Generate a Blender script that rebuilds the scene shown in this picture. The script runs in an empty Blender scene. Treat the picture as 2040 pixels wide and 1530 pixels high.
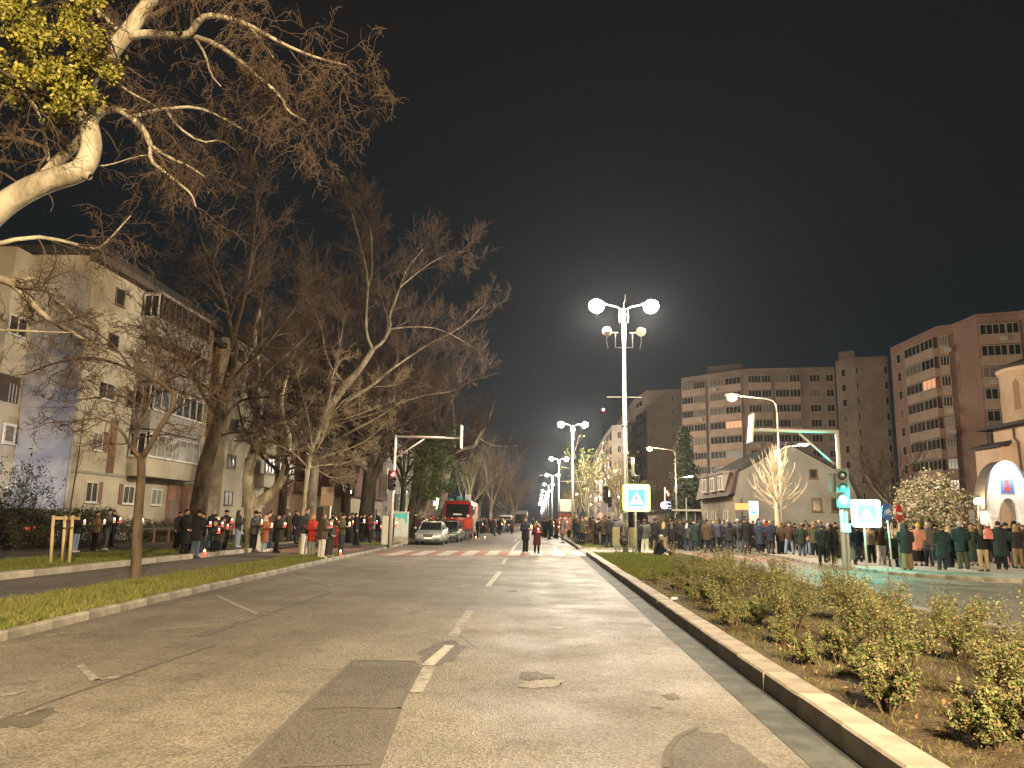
import bpy, bmesh, math, random
import numpy as np
from mathutils import Vector, Matrix, Euler

sc = bpy.context.scene
C = sc.collection
R = math.radians
PI = math.pi

# ------------------------------------------------------------------ camera
FPX, EYE = 1541.0, 1.6                       # focal length in pixels of the 2040 px wide photograph, eye height
YAW, PITCH, ROLL = R(1.784), R(9.974), R(1.0)
_cy, _sy, _cp, _sp = math.cos(YAW), math.sin(YAW), math.cos(PITCH), math.sin(PITCH)
_cr, _sr = math.cos(ROLL), math.sin(ROLL)
_r0 = np.array([_cy, _sy, 0.]); _f0 = np.array([-_sy, _cy, 0.]); _u0 = np.array([0, 0, 1.])
FW = _f0*_cp + _u0*_sp; _u1 = -_f0*_sp + _u0*_cp
RT = _r0*_cr + _u1*_sr; UP = -_r0*_sr + _u1*_cr
cam_d = bpy.data.cameras.new('camera'); cam = bpy.data.objects.new('camera', cam_d); C.objects.link(cam)
cam.matrix_world = Matrix([[RT[i], UP[i], -FW[i], (0, 0, EYE)[i]] for i in range(3)] + [[0, 0, 0, 1]])
cam_d.sensor_width = 36.0; cam_d.lens = FPX/2040*36.0
cam_d.clip_start = 0.1; cam_d.clip_end = 3000
sc.camera = cam

# ------------------------------------------------------------------ night sky
world = bpy.data.worlds.new('World'); sc.world = world; world.use_nodes = True
wn, wl = world.node_tree.nodes, world.node_tree.links
bg = wn['Background']
tc = wn.new('ShaderNodeTexCoord'); sep = wn.new('ShaderNodeSeparateXYZ'); rmp = wn.new('ShaderNodeValToRGB')
wl.new(tc.outputs['Generated'], sep.inputs[0]); wl.new(sep.outputs['Z'], rmp.inputs[0]); wl.new(rmp.outputs[0], bg.inputs['Color'])
rmp.color_ramp.elements[0].position = 0.0; rmp.color_ramp.elements[0].color = (0.0070, 0.0100, 0.0125, 1)
rmp.color_ramp.elements[1].position = 0.6; rmp.color_ramp.elements[1].color = (0.0058, 0.0052, 0.0050, 1)
_e = rmp.color_ramp.elements.new(0.25); _e.color = (0.0048, 0.0062, 0.0070, 1)
bg.inputs['Strength'].default_value = 1.0

sc.view_settings.view_transform = 'Standard'; sc.view_settings.look = 'None'
sc.view_settings.exposure = 1.12; sc.view_settings.gamma = 1.0; sc.view_settings.use_curve_mapping = False
sc.render.engine = 'CYCLES'
cy = sc.cycles
cy.use_denoising = True
try: cy.denoiser = 'OPENIMAGEDENOISE'
except Exception: pass
cy.max_bounces = 4; cy.diffuse_bounces = 2; cy.glossy_bounces = 2; cy.transmission_bounces = 2
cy.volume_bounces = 0; cy.transparent_max_bounces = 6
cy.sample_clamp_indirect = 3.0; cy.use_light_tree = True
cy.caustics_reflective = False; cy.caustics_refractive = False

# ------------------------------------------------------------------ helpers: geometry of the view
def ray(px, py): return RT*((px-1020)/FPX) - UP*((py-765)/FPX) + FW
EY = np.array([0, 0, EYE])
def G(px, py, z=0.):
    d = ray(px, py); return EY + d*((z-EYE)/d[2])
def atY(px, py, Y):
    d = ray(px, py); return EY + d*(Y/d[1])
def onX(px, py, X):
    d = ray(px, py); return EY + d*(X/d[0])
def proj(p):
    v = np.asarray(p, float)-EY; z = v@FW
    return 1020+FPX*(v@RT)/z, 765-FPX*(v@UP)/z

# ------------------------------------------------------------------ helpers: materials
MATS = {}
def mat(name, col, rough=0.8, metal=0.0, var=0.0, vscale=3.0, bump=0.0, bscale=40.0, emit=None, estr=0.0, spec=0.5, alpha=1.0, objcol=False, stretch=None):
    if name in MATS: return MATS[name]
    m = bpy.data.materials.new(name); m.use_nodes = True
    n, l = m.node_tree.nodes, m.node_tree.links
    b = n['Principled BSDF']
    b.inputs['Base Color'].default_value = (*col, 1); b.inputs['Roughness'].default_value = rough
    b.inputs['Metallic'].default_value = metal; b.inputs['Specular IOR Level'].default_value = spec
    src = None
    if var or bump:
        co = n.new('ShaderNodeTexCoord'); out = co.outputs['Object']
        if stretch:
            mp = n.new('ShaderNodeMapping'); mp.inputs['Scale'].default_value = stretch; l.new(out, mp.inputs[0]); out = mp.outputs[0]
    if objcol:
        oi = n.new('ShaderNodeObjectInfo'); src = oi.outputs['Color']; l.new(src, b.inputs['Base Color'])
    if var:
        t = n.new('ShaderNodeTexNoise'); t.inputs['Scale'].default_value = vscale; t.inputs['Detail'].default_value = 6; t.inputs['Roughness'].default_value = .65
        l.new(out, t.inputs['Vector'])
        mr = n.new('ShaderNodeMapRange'); mr.inputs[1].default_value = .3; mr.inputs[2].default_value = .7
        mr.inputs[3].default_value = 1-var; mr.inputs[4].default_value = 1+var
        l.new(t.outputs['Fac'], mr.inputs[0])
        mx = n.new('ShaderNodeVectorMath'); mx.operation = 'MULTIPLY'
        if src is not None: l.new(src, mx.inputs[0])
        else: mx.inputs[0].default_value = col
        l.new(mr.outputs[0], mx.inputs[1]); l.new(mx.outputs[0], b.inputs['Base Color'])
    if bump:
        t2 = n.new('ShaderNodeTexNoise'); t2.inputs['Scale'].default_value = bscale; t2.inputs['Detail'].default_value = 4
        l.new(out, t2.inputs['Vector'])
        bp = n.new('ShaderNodeBump'); bp.inputs['Strength'].default_value = bump; bp.inputs['Distance'].default_value = .02
        l.new(t2.outputs['Fac'], bp.inputs['Height']); l.new(bp.outputs[0], b.inputs['Normal'])
    if emit:
        b.inputs['Emission Color'].default_value = (*emit, 1); b.inputs['Emission Strength'].default_value = estr
    if alpha < 1: b.inputs['Alpha'].default_value = alpha
    MATS[name] = m
    return m

def two_tone(name, c1, c2, scale, rough=.85, lo=.42, hi=.58, bump=.3, bscale=60, third=None, stretch=None, detail=8, spec=.4, rand=0.):
    """surface that mixes two (or three) real colours by a noise: soil, bark, lawn, stained render"""
    if name in MATS: return MATS[name]
    m = bpy.data.materials.new(name); m.use_nodes = True
    n, l = m.node_tree.nodes, m.node_tree.links; b = n['Principled BSDF']
    co = n.new('ShaderNodeTexCoord'); out = co.outputs['Object']
    if stretch:
        mp = n.new('ShaderNodeMapping'); mp.inputs['Scale'].default_value = stretch; l.new(out, mp.inputs[0]); out = mp.outputs[0]
    t = n.new('ShaderNodeTexNoise'); t.inputs['Scale'].default_value = scale; t.inputs['Detail'].default_value = detail; t.inputs['Roughness'].default_value = .62
    l.new(out, t.inputs['Vector'])
    r = n.new('ShaderNodeValToRGB'); r.color_ramp.elements[0].position = lo; r.color_ramp.elements[1].position = hi
    r.color_ramp.elements[0].color = (*c1, 1); r.color_ramp.elements[1].color = (*c2, 1)
    l.new(t.outputs['Fac'], r.inputs[0]); last = r.outputs[0]
    if third:
        t3 = n.new('ShaderNodeTexNoise'); t3.inputs['Scale'].default_value = scale*.31; t3.inputs['Detail'].default_value = 6; l.new(out, t3.inputs['Vector'])
        r3 = n.new('ShaderNodeMapRange'); r3.inputs[1].default_value = .5; r3.inputs[2].default_value = .66; l.new(t3.outputs['Fac'], r3.inputs[0])
        mx = n.new('ShaderNodeMixRGB'); l.new(r3.outputs[0], mx.inputs[0]); l.new(last, mx.inputs[1]); mx.inputs[2].default_value = (*third, 1); last = mx.outputs[0]
    if rand:
        oi = n.new('ShaderNodeObjectInfo'); mr = n.new('ShaderNodeMapRange'); mr.inputs[3].default_value = 1-rand; mr.inputs[4].default_value = 1+rand; l.new(oi.outputs['Random'], mr.inputs[0])
        vm = n.new('ShaderNodeVectorMath'); vm.operation = 'SCALE'; l.new(last, vm.inputs[0]); l.new(mr.outputs[0], vm.inputs['Scale']); last = vm.outputs[0]
    l.new(last, b.inputs['Base Color']); b.inputs['Roughness'].default_value = rough; b.inputs['Specular IOR Level'].default_value = spec
    if bump:
        t2 = n.new('ShaderNodeTexNoise'); t2.inputs['Scale'].default_value = bscale; t2.inputs['Detail'].default_value = 5; l.new(out, t2.inputs['Vector'])
        bp = n.new('ShaderNodeBump'); bp.inputs['Strength'].default_value = bump; bp.inputs['Distance'].default_value = .03
        l.new(t2.outputs['Fac'], bp.inputs['Height']); l.new(bp.outputs[0], b.inputs['Normal'])
    MATS[name] = m
    return m

def asphalt(name, base, patch_col, spec=.5, rough=.55, grain=1.0):
    """aggregate asphalt: speckled stones, broad worn patches, lengthwise wheel tracks, hairline cracks"""
    m = bpy.data.materials.new(name); m.use_nodes = True
    n, l = m.node_tree.nodes, m.node_tree.links; b = n['Principled BSDF']
    co = n.new('ShaderNodeTexCoord'); O = co.outputs['Object']
    def noise(sc_, det=4, ro=.6, st=None):
        t = n.new('ShaderNodeTexNoise'); t.inputs['Scale'].default_value = sc_; t.inputs['Detail'].default_value = det; t.inputs['Roughness'].default_value = ro
        if st:
            mp = n.new('ShaderNodeMapping'); mp.inputs['Scale'].default_value = st; l.new(O, mp.inputs[0]); l.new(mp.outputs[0], t.inputs['Vector'])
        else: l.new(O, t.inputs['Vector'])
        return t.outputs['Fac']
    def rng(src, a, b_, c, d):
        mr = n.new('ShaderNodeMapRange'); mr.inputs[1].default_value = a; mr.inputs[2].default_value = b_; mr.inputs[3].default_value = c; mr.inputs[4].default_value = d
        l.new(src, mr.inputs[0]); return mr.outputs[0]
    def mul(a, b_):
        mm = n.new('ShaderNodeMath'); mm.operation = 'MULTIPLY'; l.new(a, mm.inputs[0])
        if isinstance(b_, (int, float)): mm.inputs[1].default_value = b_
        else: l.new(b_, mm.inputs[1])
        return mm.outputs[0]
    vor = n.new('ShaderNodeTexVoronoi'); vor.inputs['Scale'].default_value = 62; l.new(O, vor.inputs['Vector'])
    sp = n.new('ShaderNodeSeparateColor'); l.new(vor.outputs['Color'], sp.inputs[0])
    speck = rng(sp.outputs[0], 0, 1, 1-.45*grain, 1+.45*grain)
    fine = rng(noise(150, 3), .3, .7, 1-.35*grain, 1+.35*grain)
    broad = rng(noise(.55, 6, .6), .3, .7, .78, 1.2)
    track = rng(noise(1.0, 3, .5, (1.0, .035, 1)), .3, .7, .82, 1.16)
    blotch = rng(noise(2.6, 7, .7), .52, .72, 1.0, .62)
    k = mul(mul(mul(mul(speck, fine), broad), track), blotch)
    vc = n.new('ShaderNodeTexVoronoi'); vc.feature = 'DISTANCE_TO_EDGE'; vc.inputs['Scale'].default_value = .38
    wob = n.new('ShaderNodeMixRGB'); wob.inputs[0].default_value = .12
    nz = n.new('ShaderNodeTexNoise'); nz.inputs['Scale'].default_value = 2.2; nz.inputs['Detail'].default_value = 5; l.new(O, nz.inputs['Vector'])
    l.new(O, wob.inputs[1]); l.new(nz.outputs['Color'], wob.inputs[2]); l.new(wob.outputs[0], vc.inputs['Vector'])
    crack = rng(vc.outputs['Distance'], .0, .006, .45, 1.0)
    cm = rng(noise(.16, 3), .5, .58, 0, 1)          # cracks only in some areas
    cmix = n.new('ShaderNodeMixRGB'); l.new(cm, cmix.inputs[0]); cmix.inputs[1].default_value = (1, 1, 1, 1); l.new(crack, cmix.inputs[2])
    k = mul(k, cmix.outputs[0])
    tone = n.new('ShaderNodeMixRGB'); l.new(rng(noise(.23, 4), .42, .6, 0, 1), tone.inputs[0])
    tone.inputs[1].default_value = (*base, 1); tone.inputs[2].default_value = (*patch_col, 1)
    mx = n.new('ShaderNodeVectorMath'); mx.operation = 'SCALE'; l.new(tone.outputs[0], mx.inputs[0]); l.new(k, mx.inputs['Scale'])
    l.new(mx.outputs[0], b.inputs['Base Color'])
    l.new(rng(noise(.8, 5), .3, .7, rough-.1, rough+.14), b.inputs['Roughness']); b.inputs['Specular IOR Level'].default_value = spec
    hsum = n.new('ShaderNodeMath'); hsum.operation = 'ADD'; l.new(vor.outputs['Distance'], hsum.inputs[0]); l.new(noise(90, 3), hsum.inputs[1])
    bp = n.new('ShaderNodeBump'); bp.inputs['Strength'].default_value = .75*grain; bp.inputs['Distance'].default_value = .012
    l.new(hsum.outputs[0], bp.inputs['Height']); l.new(bp.outputs[0], b.inputs['Normal'])
    MATS[name] = m
    return m

# ------------------------------------------------------------------ helpers: objects
def tag(o, label=None, cat=None, group=None, kind=None):
    if label: o['label'] = label
    if cat: o['category'] = cat
    if group: o['group'] = group
    if kind: o['kind'] = kind
    return o
def link(o, parent=None):
    C.objects.link(o)
    if parent is not None: o.parent = parent
    return o
def thing(name, label, cat, loc=(0, 0, 0), rz=0., group=None):
    o = bpy.data.objects.new(name, None); o.empty_display_size = .2; C.objects.link(o)
    o.location = loc; o.rotation_euler = (0, 0, rz)
    return tag(o, label, cat, group)
def copy_tree(o, parent=None, depth=0):
    c = o.copy(); C.objects.link(c)
    if parent is not None: c.parent = parent
    for ch in o.children: copy_tree(ch, c, depth+1)
    return c

class MB:
    """collects shapes (vertices, faces, material slots) for one mesh object"""
    def __init__(s): s.v = []; s.f = []; s.m = []; s.n = 0; s.cur = 0; s.sm = []
    def raw(s, vs, fs, smooth=False):
        o = s.n; s.v.extend([tuple(map(float, p)) for p in vs]); s.n += len(vs)
        for f in fs: s.f.append(tuple(i+o for i in f)); s.m.append(s.cur); s.sm.append(smooth)
        return s
    def box(s, lo, hi, M=None):
        x0, y0, z0 = lo; x1, y1, z1 = hi
        vs = [(x0,y0,z0),(x1,y0,z0),(x1,y1,z0),(x0,y1,z0),(x0,y0,z1),(x1,y0,z1),(x1,y1,z1),(x0,y1,z1)]
        if M is not None: vs = [M @ Vector(p) for p in vs]
        return s.raw(vs, [(3,2,1,0),(4,5,6,7),(0,1,5,4),(1,2,6,5),(2,3,7,6),(3,0,4,7)])
    def cbox(s, c, size, M=None):
        return s.box([c[i]-size[i]/2 for i in range(3)], [c[i]+size[i]/2 for i in range(3)], M)
    def prism(s, poly, axis, a, b):
        """poly in the two other axes (in x,y,z order), extruded along axis from a to b"""
        def P(p, t):
            q = list(p); q.insert(axis, t); return q
        n = len(poly); vs = [P(p, a) for p in poly] + [P(p, b) for p in poly]
        fs = [tuple(range(n))[::-1], tuple(range(n, 2*n))] + [(i, (i+1) % n, n+(i+1) % n, n+i) for i in range(n)]
        return s.raw(vs, fs)
    def tube(s, pts, rad, sides=8, cap=True, smooth=True):
        pts = [np.asarray(p, float) for p in pts]
        if isinstance(rad, (int, float)): rad = [rad]*len(pts)
        vs = []; up = np.array([0, 0, 1.])
        prev = None
        for i, p in enumerate(pts):
            t = pts[min(i+1, len(pts)-1)]-pts[max(i-1, 0)]; t = t/(np.linalg.norm(t)+1e-9)
            if prev is None:
                a = np.cross(t, up if abs(t[2]) < .9 else np.array([1., 0, 0]))
            else: a = prev - t*(prev@t)
            a = a/(np.linalg.norm(a)+1e-9); b = np.cross(t, a); prev = a
            r = rad[i]; rx, ry = r if isinstance(r, tuple) else (r, r)
            for k in range(sides):
                w = 2*PI*k/sides; vs.append(p + a*rx*math.cos(w) + b*ry*math.sin(w))
        fs = []
        for i in range(len(pts)-1):
            for k in range(sides):
                k2 = (k+1) % sides
                fs.append((i*sides+k, i*sides+k2, (i+1)*sides+k2, (i+1)*sides+k))
        if cap:
            fs.append(tuple(range(sides))[::-1]); fs.append(tuple((len(pts)-1)*sides+k for k in range(sides)))
        return s.raw(vs, fs, smooth)
    def lathe(s, prof, c=(0, 0, 0), sides=16, smooth=True):
        """prof: list of (r, z)"""
        return s.tube([(c[0], c[1], c[2]+z) for r, z in prof], [max(r, 1e-4) for r, z in prof], sides, True, smooth)
    def ball(s, c, r, seg=10, rings=7):
        rx, ry, rz = r if isinstance(r, tuple) else (r, r, r)
        vs = [(c[0], c[1], c[2]-rz)]
        for i in range(1, rings):
            a = -PI/2 + PI*i/rings
            for k in range(seg):
                w = 2*PI*k/seg; vs.append((c[0]+rx*math.cos(a)*math.cos(w), c[1]+ry*math.cos(a)*math.sin(w), c[2]+rz*math.sin(a)))
        vs.append((c[0], c[1], c[2]+rz)); top = len(vs)-1; fs = []
        for k in range(seg):
            k2 = (k+1) % seg
            fs.append((0, 1+k2, 1+k)); fs.append((top, top-seg+k, top-seg+k2))
            for i in range(rings-2): fs.append((1+i*seg+k, 1+i*seg+k2, 1+(i+1)*seg+k2, 1+(i+1)*seg+k))
        return s.raw(vs, fs, True)
    def mesh(s, name, mats):
        me = bpy.data.meshes.new(name); me.from_pydata(s.v, [], s.f)
        for m in (mats if isinstance(mats, (list, tuple)) else [mats]): me.materials.append(m)
        if any(s.m): me.polygons.foreach_set('material_index', s.m)
        if any(s.sm): me.polygons.foreach_set('use_smooth', s.sm)
        me.validate(); me.update()
        return me
    def build(s, name, mats, parent=None, loc=None):
        o = bpy.data.objects.new(name, s.mesh(name, mats)); link(o, parent)
        if loc is not None: o.location = loc
        return o

def np_mesh(name, V, F, mats, mi=None, smooth=False):
    """mesh from numpy arrays; F is (n,3) or (n,4)"""
    me = bpy.data.meshes.new(name); V = np.asarray(V, np.float32); F = np.asarray(F, np.int32)
    k = F.shape[1]
    me.vertices.add(len(V)); me.vertices.foreach_set('co', V.ravel())
    me.loops.add(F.size); me.loops.foreach_set('vertex_index', F.ravel())
    me.polygons.add(len(F)); me.polygons.foreach_set('loop_start', np.arange(0, F.size, k, dtype=np.int32))
    try: me.polygons.foreach_set('loop_total', np.full(len(F), k, np.int32))
    except Exception: pass
    for m in (mats if isinstance(mats, (list, tuple)) else [mats]): me.materials.append(m)
    if mi is not None: me.polygons.foreach_set('material_index', np.asarray(mi, np.int32))
    if smooth: me.polygons.foreach_set('use_smooth', np.ones(len(F), bool))
    me.update(calc_edges=True)
    return me

def sheet(name, poly, z, m, parent=None, kind='structure'):
    """a horizontal polygon"""
    mb = MB(); mb.raw([(p[0], p[1], z) for p in poly], [tuple(range(len(poly)))])
    o = mb.build(name, m, parent)
    if kind and parent is None: o['kind'] = kind
    return o
def up_facing(o):
    me = o.data
    for p in me.polygons:
        if p.normal.z < 0: p.flip()
    me.update()
    return o
HAZE = .00015
# ================================================================== SETTING: roads, kerbs, verges
rng = np.random.default_rng(7); rnd = random.Random(7)
def lerp_line(pts):
    ys = [p[0] for p in pts]; xs = [p[1] for p in pts]
    return lambda Y: float(np.interp(Y, ys, xs))
LK = lerp_line([(-30, -5.2), (0, -6.25), (10, -6.62), (14, -6.85), (28, -7.38), (42, -7.7), (60, -7.9), (100, -8.1), (400, -8.6)])   # left kerb
RK = lerp_line([(-30, 1.94), (0, 2.19), (38, 2.51), (60, 2.55), (400, 2.6)])                                 # median kerb
MK = lerp_line([(-30, 7.1), (30, 7.1), (400, 7.0)])                                                                               # far side of the median
A = asphalt('road_asphalt', (.168, .149, .121), (.130, .116, .096), spec=.2, rough=.6)
A2 = asphalt('path_asphalt', (.105, .088, .072), (.085, .072, .060), spec=.35, rough=.7, grain=.55)
A3 = asphalt('repair_asphalt', (.098, .087, .074), (.084, .075, .064), spec=.2, rough=.7, grain=.8)
A4 = asphalt('pale_repair', (.27, .25, .225), (.22, .205, .185), spec=.2, rough=.7, grain=.7)
CONC = two_tone('kerb_concrete', rand=.16, c1= (.25, .215, .18), c2=(.36, .315, .265), scale=2.3, bump=.35, bscale=70, third=(.24, .21, .17))
CONC2 = two_tone('old_kerb_concrete', rand=.16, c1= (.20, .175, .145), c2=(.30, .265, .22), scale=2.8, bump=.4, bscale=60, third=(.14, .125, .10))
PAVE = two_tone('plaza_concrete', (.24, .215, .185), (.33, .30, .26), .9, bump=.2, bscale=50, third=(.19, .17, .145))
GUT = two_tone('gutter_concrete', (.050, .056, .054), (.085, .092, .088), 2.5, bump=.25, rough=.8, spec=.2)
SOIL = two_tone('soil', (.068, .050, .032), (.125, .092, .060), 3.5, bump=1.0, bscale=22, third=(.06, .042, .028), rough=.95, spec=.15)
TURF = two_tone('turf', (.062, .085, .018), (.10, .12, .028), 2.2, bump=.7, bscale=50, third=(.11, .085, .045), rough=.95, spec=.15)
PAINT_W = two_tone('worn_white_paint', (.36, .34, .30), (.20, .185, .165), 9, rough=.6, lo=.50, hi=.62, bump=.15, detail=9)
PAINT_F = two_tone('faded_white_paint', (.27, .25, .215), (.125, .117, .104), 7, rough=.6, lo=.44, hi=.58, bump=.15, detail=9)
PAINT_R = two_tone('worn_red_paint', (.25, .105, .080), (.17, .10, .080), 5, rough=.65, lo=.45, hi=.62, bump=.15, detail=9)
SEAL = mat('bitumen_seal', (.075, .066, .057), .9, var=.25, vscale=9)
DAMP = mat('damp_dirt', (.062, .053, .042), .9, var=.3, vscale=5)

YS = [-30, -10, 0, 5, 10, 14, 20, 28, 36, 42, 60, 100, 200, 400, 900]
def band(name, f0, f1, z, m, y0, y1, parent=None, kind='structure'):
    ys = sorted({y0, y1, *[y for y in YS if y0 < y < y1]})
    mb = MB(); vs = []; fs = []
    for y in ys: vs += [(f0(y), y, z), (f1(y), y, z)]
    for i in range(len(ys)-1): fs.append((2*i, 2*i+1, 2*i+3, 2*i+2))
    mb.raw(vs, fs); o = mb.build(name, m, parent)
    if parent is None: o['kind'] = kind
    return up_facing(o)
k_ = lambda v: (lambda Y: v)
up_facing(sheet('ground', [(-900, -60), (900, -60), (900, 2500), (-900, 2500)], -.02, mat('far_ground', (.07, .062, .052), .9, var=.3, vscale=.05)))
road = band('road', lambda y: LK(y)+.0, lambda y: RK(y)+.02, 0, A, -30, 900)
band('gutter', lambda y: RK(y)-.36, lambda y: RK(y)+.0, .004, GUT, -20, 37, road)
band('side_road', lambda y: MK(y)-.02, lambda y: 17.5 if y < 45 else 14.2, 0, A, -30, 900)
# left side: verge, cycle path, second verge, footpath, forecourt
VERGE = lambda y: LK(y)-.14
band('verge', lambda y: -8.95, VERGE, .10, TURF, -20, 30.6)
band('pavement', lambda y: -8.95, VERGE, .096, A2, 30.6, 44.0)
band('verge', lambda y: -9.9, VERGE, .10, TURF, 44.0, 52)
band('pavement', lambda y: -9.9, VERGE, .096, A2, 52, 400)
band('cycle_path', k_(-11.85), lambda y: -8.95 if y < 44 else -9.9, .09, A2, -20, 400)
band('lawn', k_(-16.2), k_(-12.1), .13, TURF, -20, 33)
band('lawn', k_(-16.2), k_(-13.6), .13, TURF, 37, 52)
band('pavement', k_(-16.2), k_(-12.1), .126, A2, 33, 37)
band('pavement', k_(-13.6), k_(-11.85), .122, A2, 37, 52)
band('pavement', k_(-16.2), k_(-11.85), .124, A2, 52, 400)
band('footpath', k_(-19.9), k_(-16.2), .12, A2, -20, 400)
band('forecourt', k_(-60), k_(-19.9), .115, SOIL, -20, 400)
# red cycle crossing paint on the left pavement
up_facing(sheet('cycle_crossing_paint', [(-11.6, 32.6), (-9.1, 32.9), (-8.1, 36.5), (-8.2, 38.6), (-11.6, 38.0)], .1005, PAINT_R))

# median: soil bed, lawn, the refuge at the crossing, and on
MX0 = lambda y: RK(y)+.26
band('planting_bed', MX0, lambda y: MK(y)-.12, .13, SOIL, -20, 21.8)
band('median_lawn', MX0, lambda y: MK(y)-.12, .135, TURF, 21.8, 37.6)
band('median_refuge', lambda y: RK(y)+.0, MK, .055, PAVE, 37.6, 44.6)
band('median_lawn', MX0, lambda y: MK(y)-.12, .13, TURF, 44.6, 900)
up_facing(sheet('plaza', [(13.9, 52), (13.1, 46), (12.3, 42), (11.75, 35), (11.6, 32), (12.2, 26.9), (12.9, 25.7), (13.7, 24.7), (16, 23.5), (23, 22.4), (45, 21.5), (160, 20), (160, 250), (14.4, 250)], .11, PAVE))

# kerb stones, one by one
def kerb(name, pts, w, h, m, side=1, n_len=1.0, zb=-.03, parent_m=None):
    """pts: list of (x, y) of the road-side face; stones lie to side*(+x normal)"""
    bedm = MB(); vs = []; fs = []
    P2 = [np.array(p, float) for p in pts]
    nrm = []
    for i in range(len(P2)):
        t = P2[min(i+1, len(P2)-1)]-P2[max(i-1, 0)]; t /= np.linalg.norm(t); nrm.append(np.array([t[1], -t[0]])*side)
    for p, q in zip(P2, nrm):
        a = p+q*.03; b = p+q*(w-.03)
        vs += [(a[0], a[1], h-.03), (b[0], b[1], h-.03), (a[0], a[1], zb), (b[0], b[1], zb)]
    for i in range(len(P2)-1):
        o = 4*i; fs += [(o, o+1, o+5, o+4), (o+2, o, o+4, o+6), (o+1, o+3, o+7, o+5)]
    bedm.raw(vs, fs); bed = bedm.build(name, m); bed['kind'] = 'structure'
    # alike stones share one mesh
    sm = MB(); e = .018; L = n_len/2-.006
    prof = [(0, zb), (0, h-e), (e, h), (w-e, h), (w, h-e), (w, zb)]
    sm.raw([(x*side, -L, z) for x, z in prof] + [(x*side, L, z) for x, z in prof],
           [tuple(range(6))[::-1], tuple(range(6, 12))] + [(i, i+1, 7+i, 6+i) for i in range(5)])
    me = sm.mesh('kerb_stone', m); 
    if True:
        b = bmesh.new(); b.from_mesh(me); bmesh.ops.recalc_face_normals(b, faces=b.faces); b.to_mesh(me); b.free()
    d = 0; seg = 0; acc = 0.
    total = sum(np.linalg.norm(P2[i+1]-P2[i]) for i in range(len(P2)-1))
    s = n_len/2
    while s < total:
        a = 0.
        for i in range(len(P2)-1):
            L_ = np.linalg.norm(P2[i+1]-P2[i])
            if a+L_ >= s: break
            a += L_
        t = (P2[i+1]-P2[i])/L_; p = P2[i]+t*(s-a)
        o = bpy.data.objects.new('kerb_stone', me); link(o, bed)
        o.location = (p[0]+rnd.uniform(-.008, .008), p[1], rnd.uniform(-.008, .006)); o.rotation_euler = (0, rnd.uniform(-.012, .012), math.atan2(t[1], t[0])-PI/2+rnd.uniform(-.006, .006))
        s += n_len
    return bed
kerb('median_kerb', [(RK(y), y) for y in (2, 37.6)], .28, .19, CONC, 1, 1.0)
kerb('median_kerb', [(RK(y), y) for y in (44.8, 60, 90)], .28, .17, CONC, 1, 1.5)
kerb('median_kerb', [(MK(y)-.14, y) for y in (2, 14, 25, 37.6)], .15, .15, CONC2, 1, 1.0)
kerb('verge_kerb', [(LK(y), y) for y in (4, 10, 14, 21, 28, 31)], .15, .12, CONC2, -1, 1.0)
kerb('dropped_kerb', [(LK(y), y) for y in (31, 43.5)], .15, .10, CONC2, -1, 1.0)
kerb('median_end_kerb', [(RK(44.7)+.05, 44.6), (MK(44.6)-.1, 44.6)], .15, .15, CONC2, -1, 1.0)
kerb('median_end_kerb', [(MK(37.6)-.1, 37.6), (RK(37.6)+.1, 37.6)], .15, .15, CONC2, -1, 1.0)
kerb('verge_kerb', [(LK(y), y) for y in (43.5, 60, 76)], .15, .12, CONC2, -1, 1.5)
kerb('lawn_edging', [(-11.82, y) for y in (8, 20, 33)], .30, .24, CONC, -1, 1.5)
kerb('lawn_edging', [(-13.4, y) for y in (37, 52)], .25, .20, CONC2, -1, 1.5)
kerb('plaza_kerb', [(13.9, 52), (13.1, 46), (12.3, 42), (11.75, 35), (11.6, 32), (12.2, 26.9), (12.9, 25.7), (13.7, 24.7), (16, 23.5), (23, 22.4)], .16, .125, CONC2, 1, 1.0)

# painted markings
cross = thing('pedestrian_crossing', None, None); cross['kind'] = 'structure'
def cy0(x): return 33.9+(x+6.6)*.40
def cy1(x): return 39.2+(x+6.6)*.47
x0 = -6.95
edges = []
for i in range(9):
    a = -6.5+i*1.06; edges.append((a, a+.56))
def quad(x_0, x_1, z, m, nm):
    mb = MB(); n = 4; vs = []; fs = []
    for i in range(n+1):
        x = x_0+(x_1-x_0)*i/n; vs += [(x, cy0(x)+.0, z), (x, cy1(x), z)]
    for i in range(n): fs.append((2*i, 2*i+2, 2*i+3, 2*i+1))
    o = mb.raw(vs, fs).build(nm, m, cross); up_facing(o)
prev = x0
for a, b_ in edges:
    quad(prev, a, .006, PAINT_R, 'red_stripe'); quad(a, b_, .006, PAINT_W, 'white_stripe'); prev = b_
# the crossing goes on over the side road
up_facing(sheet('red_stripe', [(7.15, 36.2), (11.2, 34.2), (12.2, 39.6), (7.15, 43.6)], .006, PAINT_R, cross))
for k in range(4):
    a = 7.6+k*1.15; up_facing(sheet('white_stripe', [(a, 37.0-(k*.35)), (a+.5, 36.9-(k*.35)), (a+.55, 42.4-k*.7), (a+.05, 42.5-k*.7)], .010, PAINT_F, cross))

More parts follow.
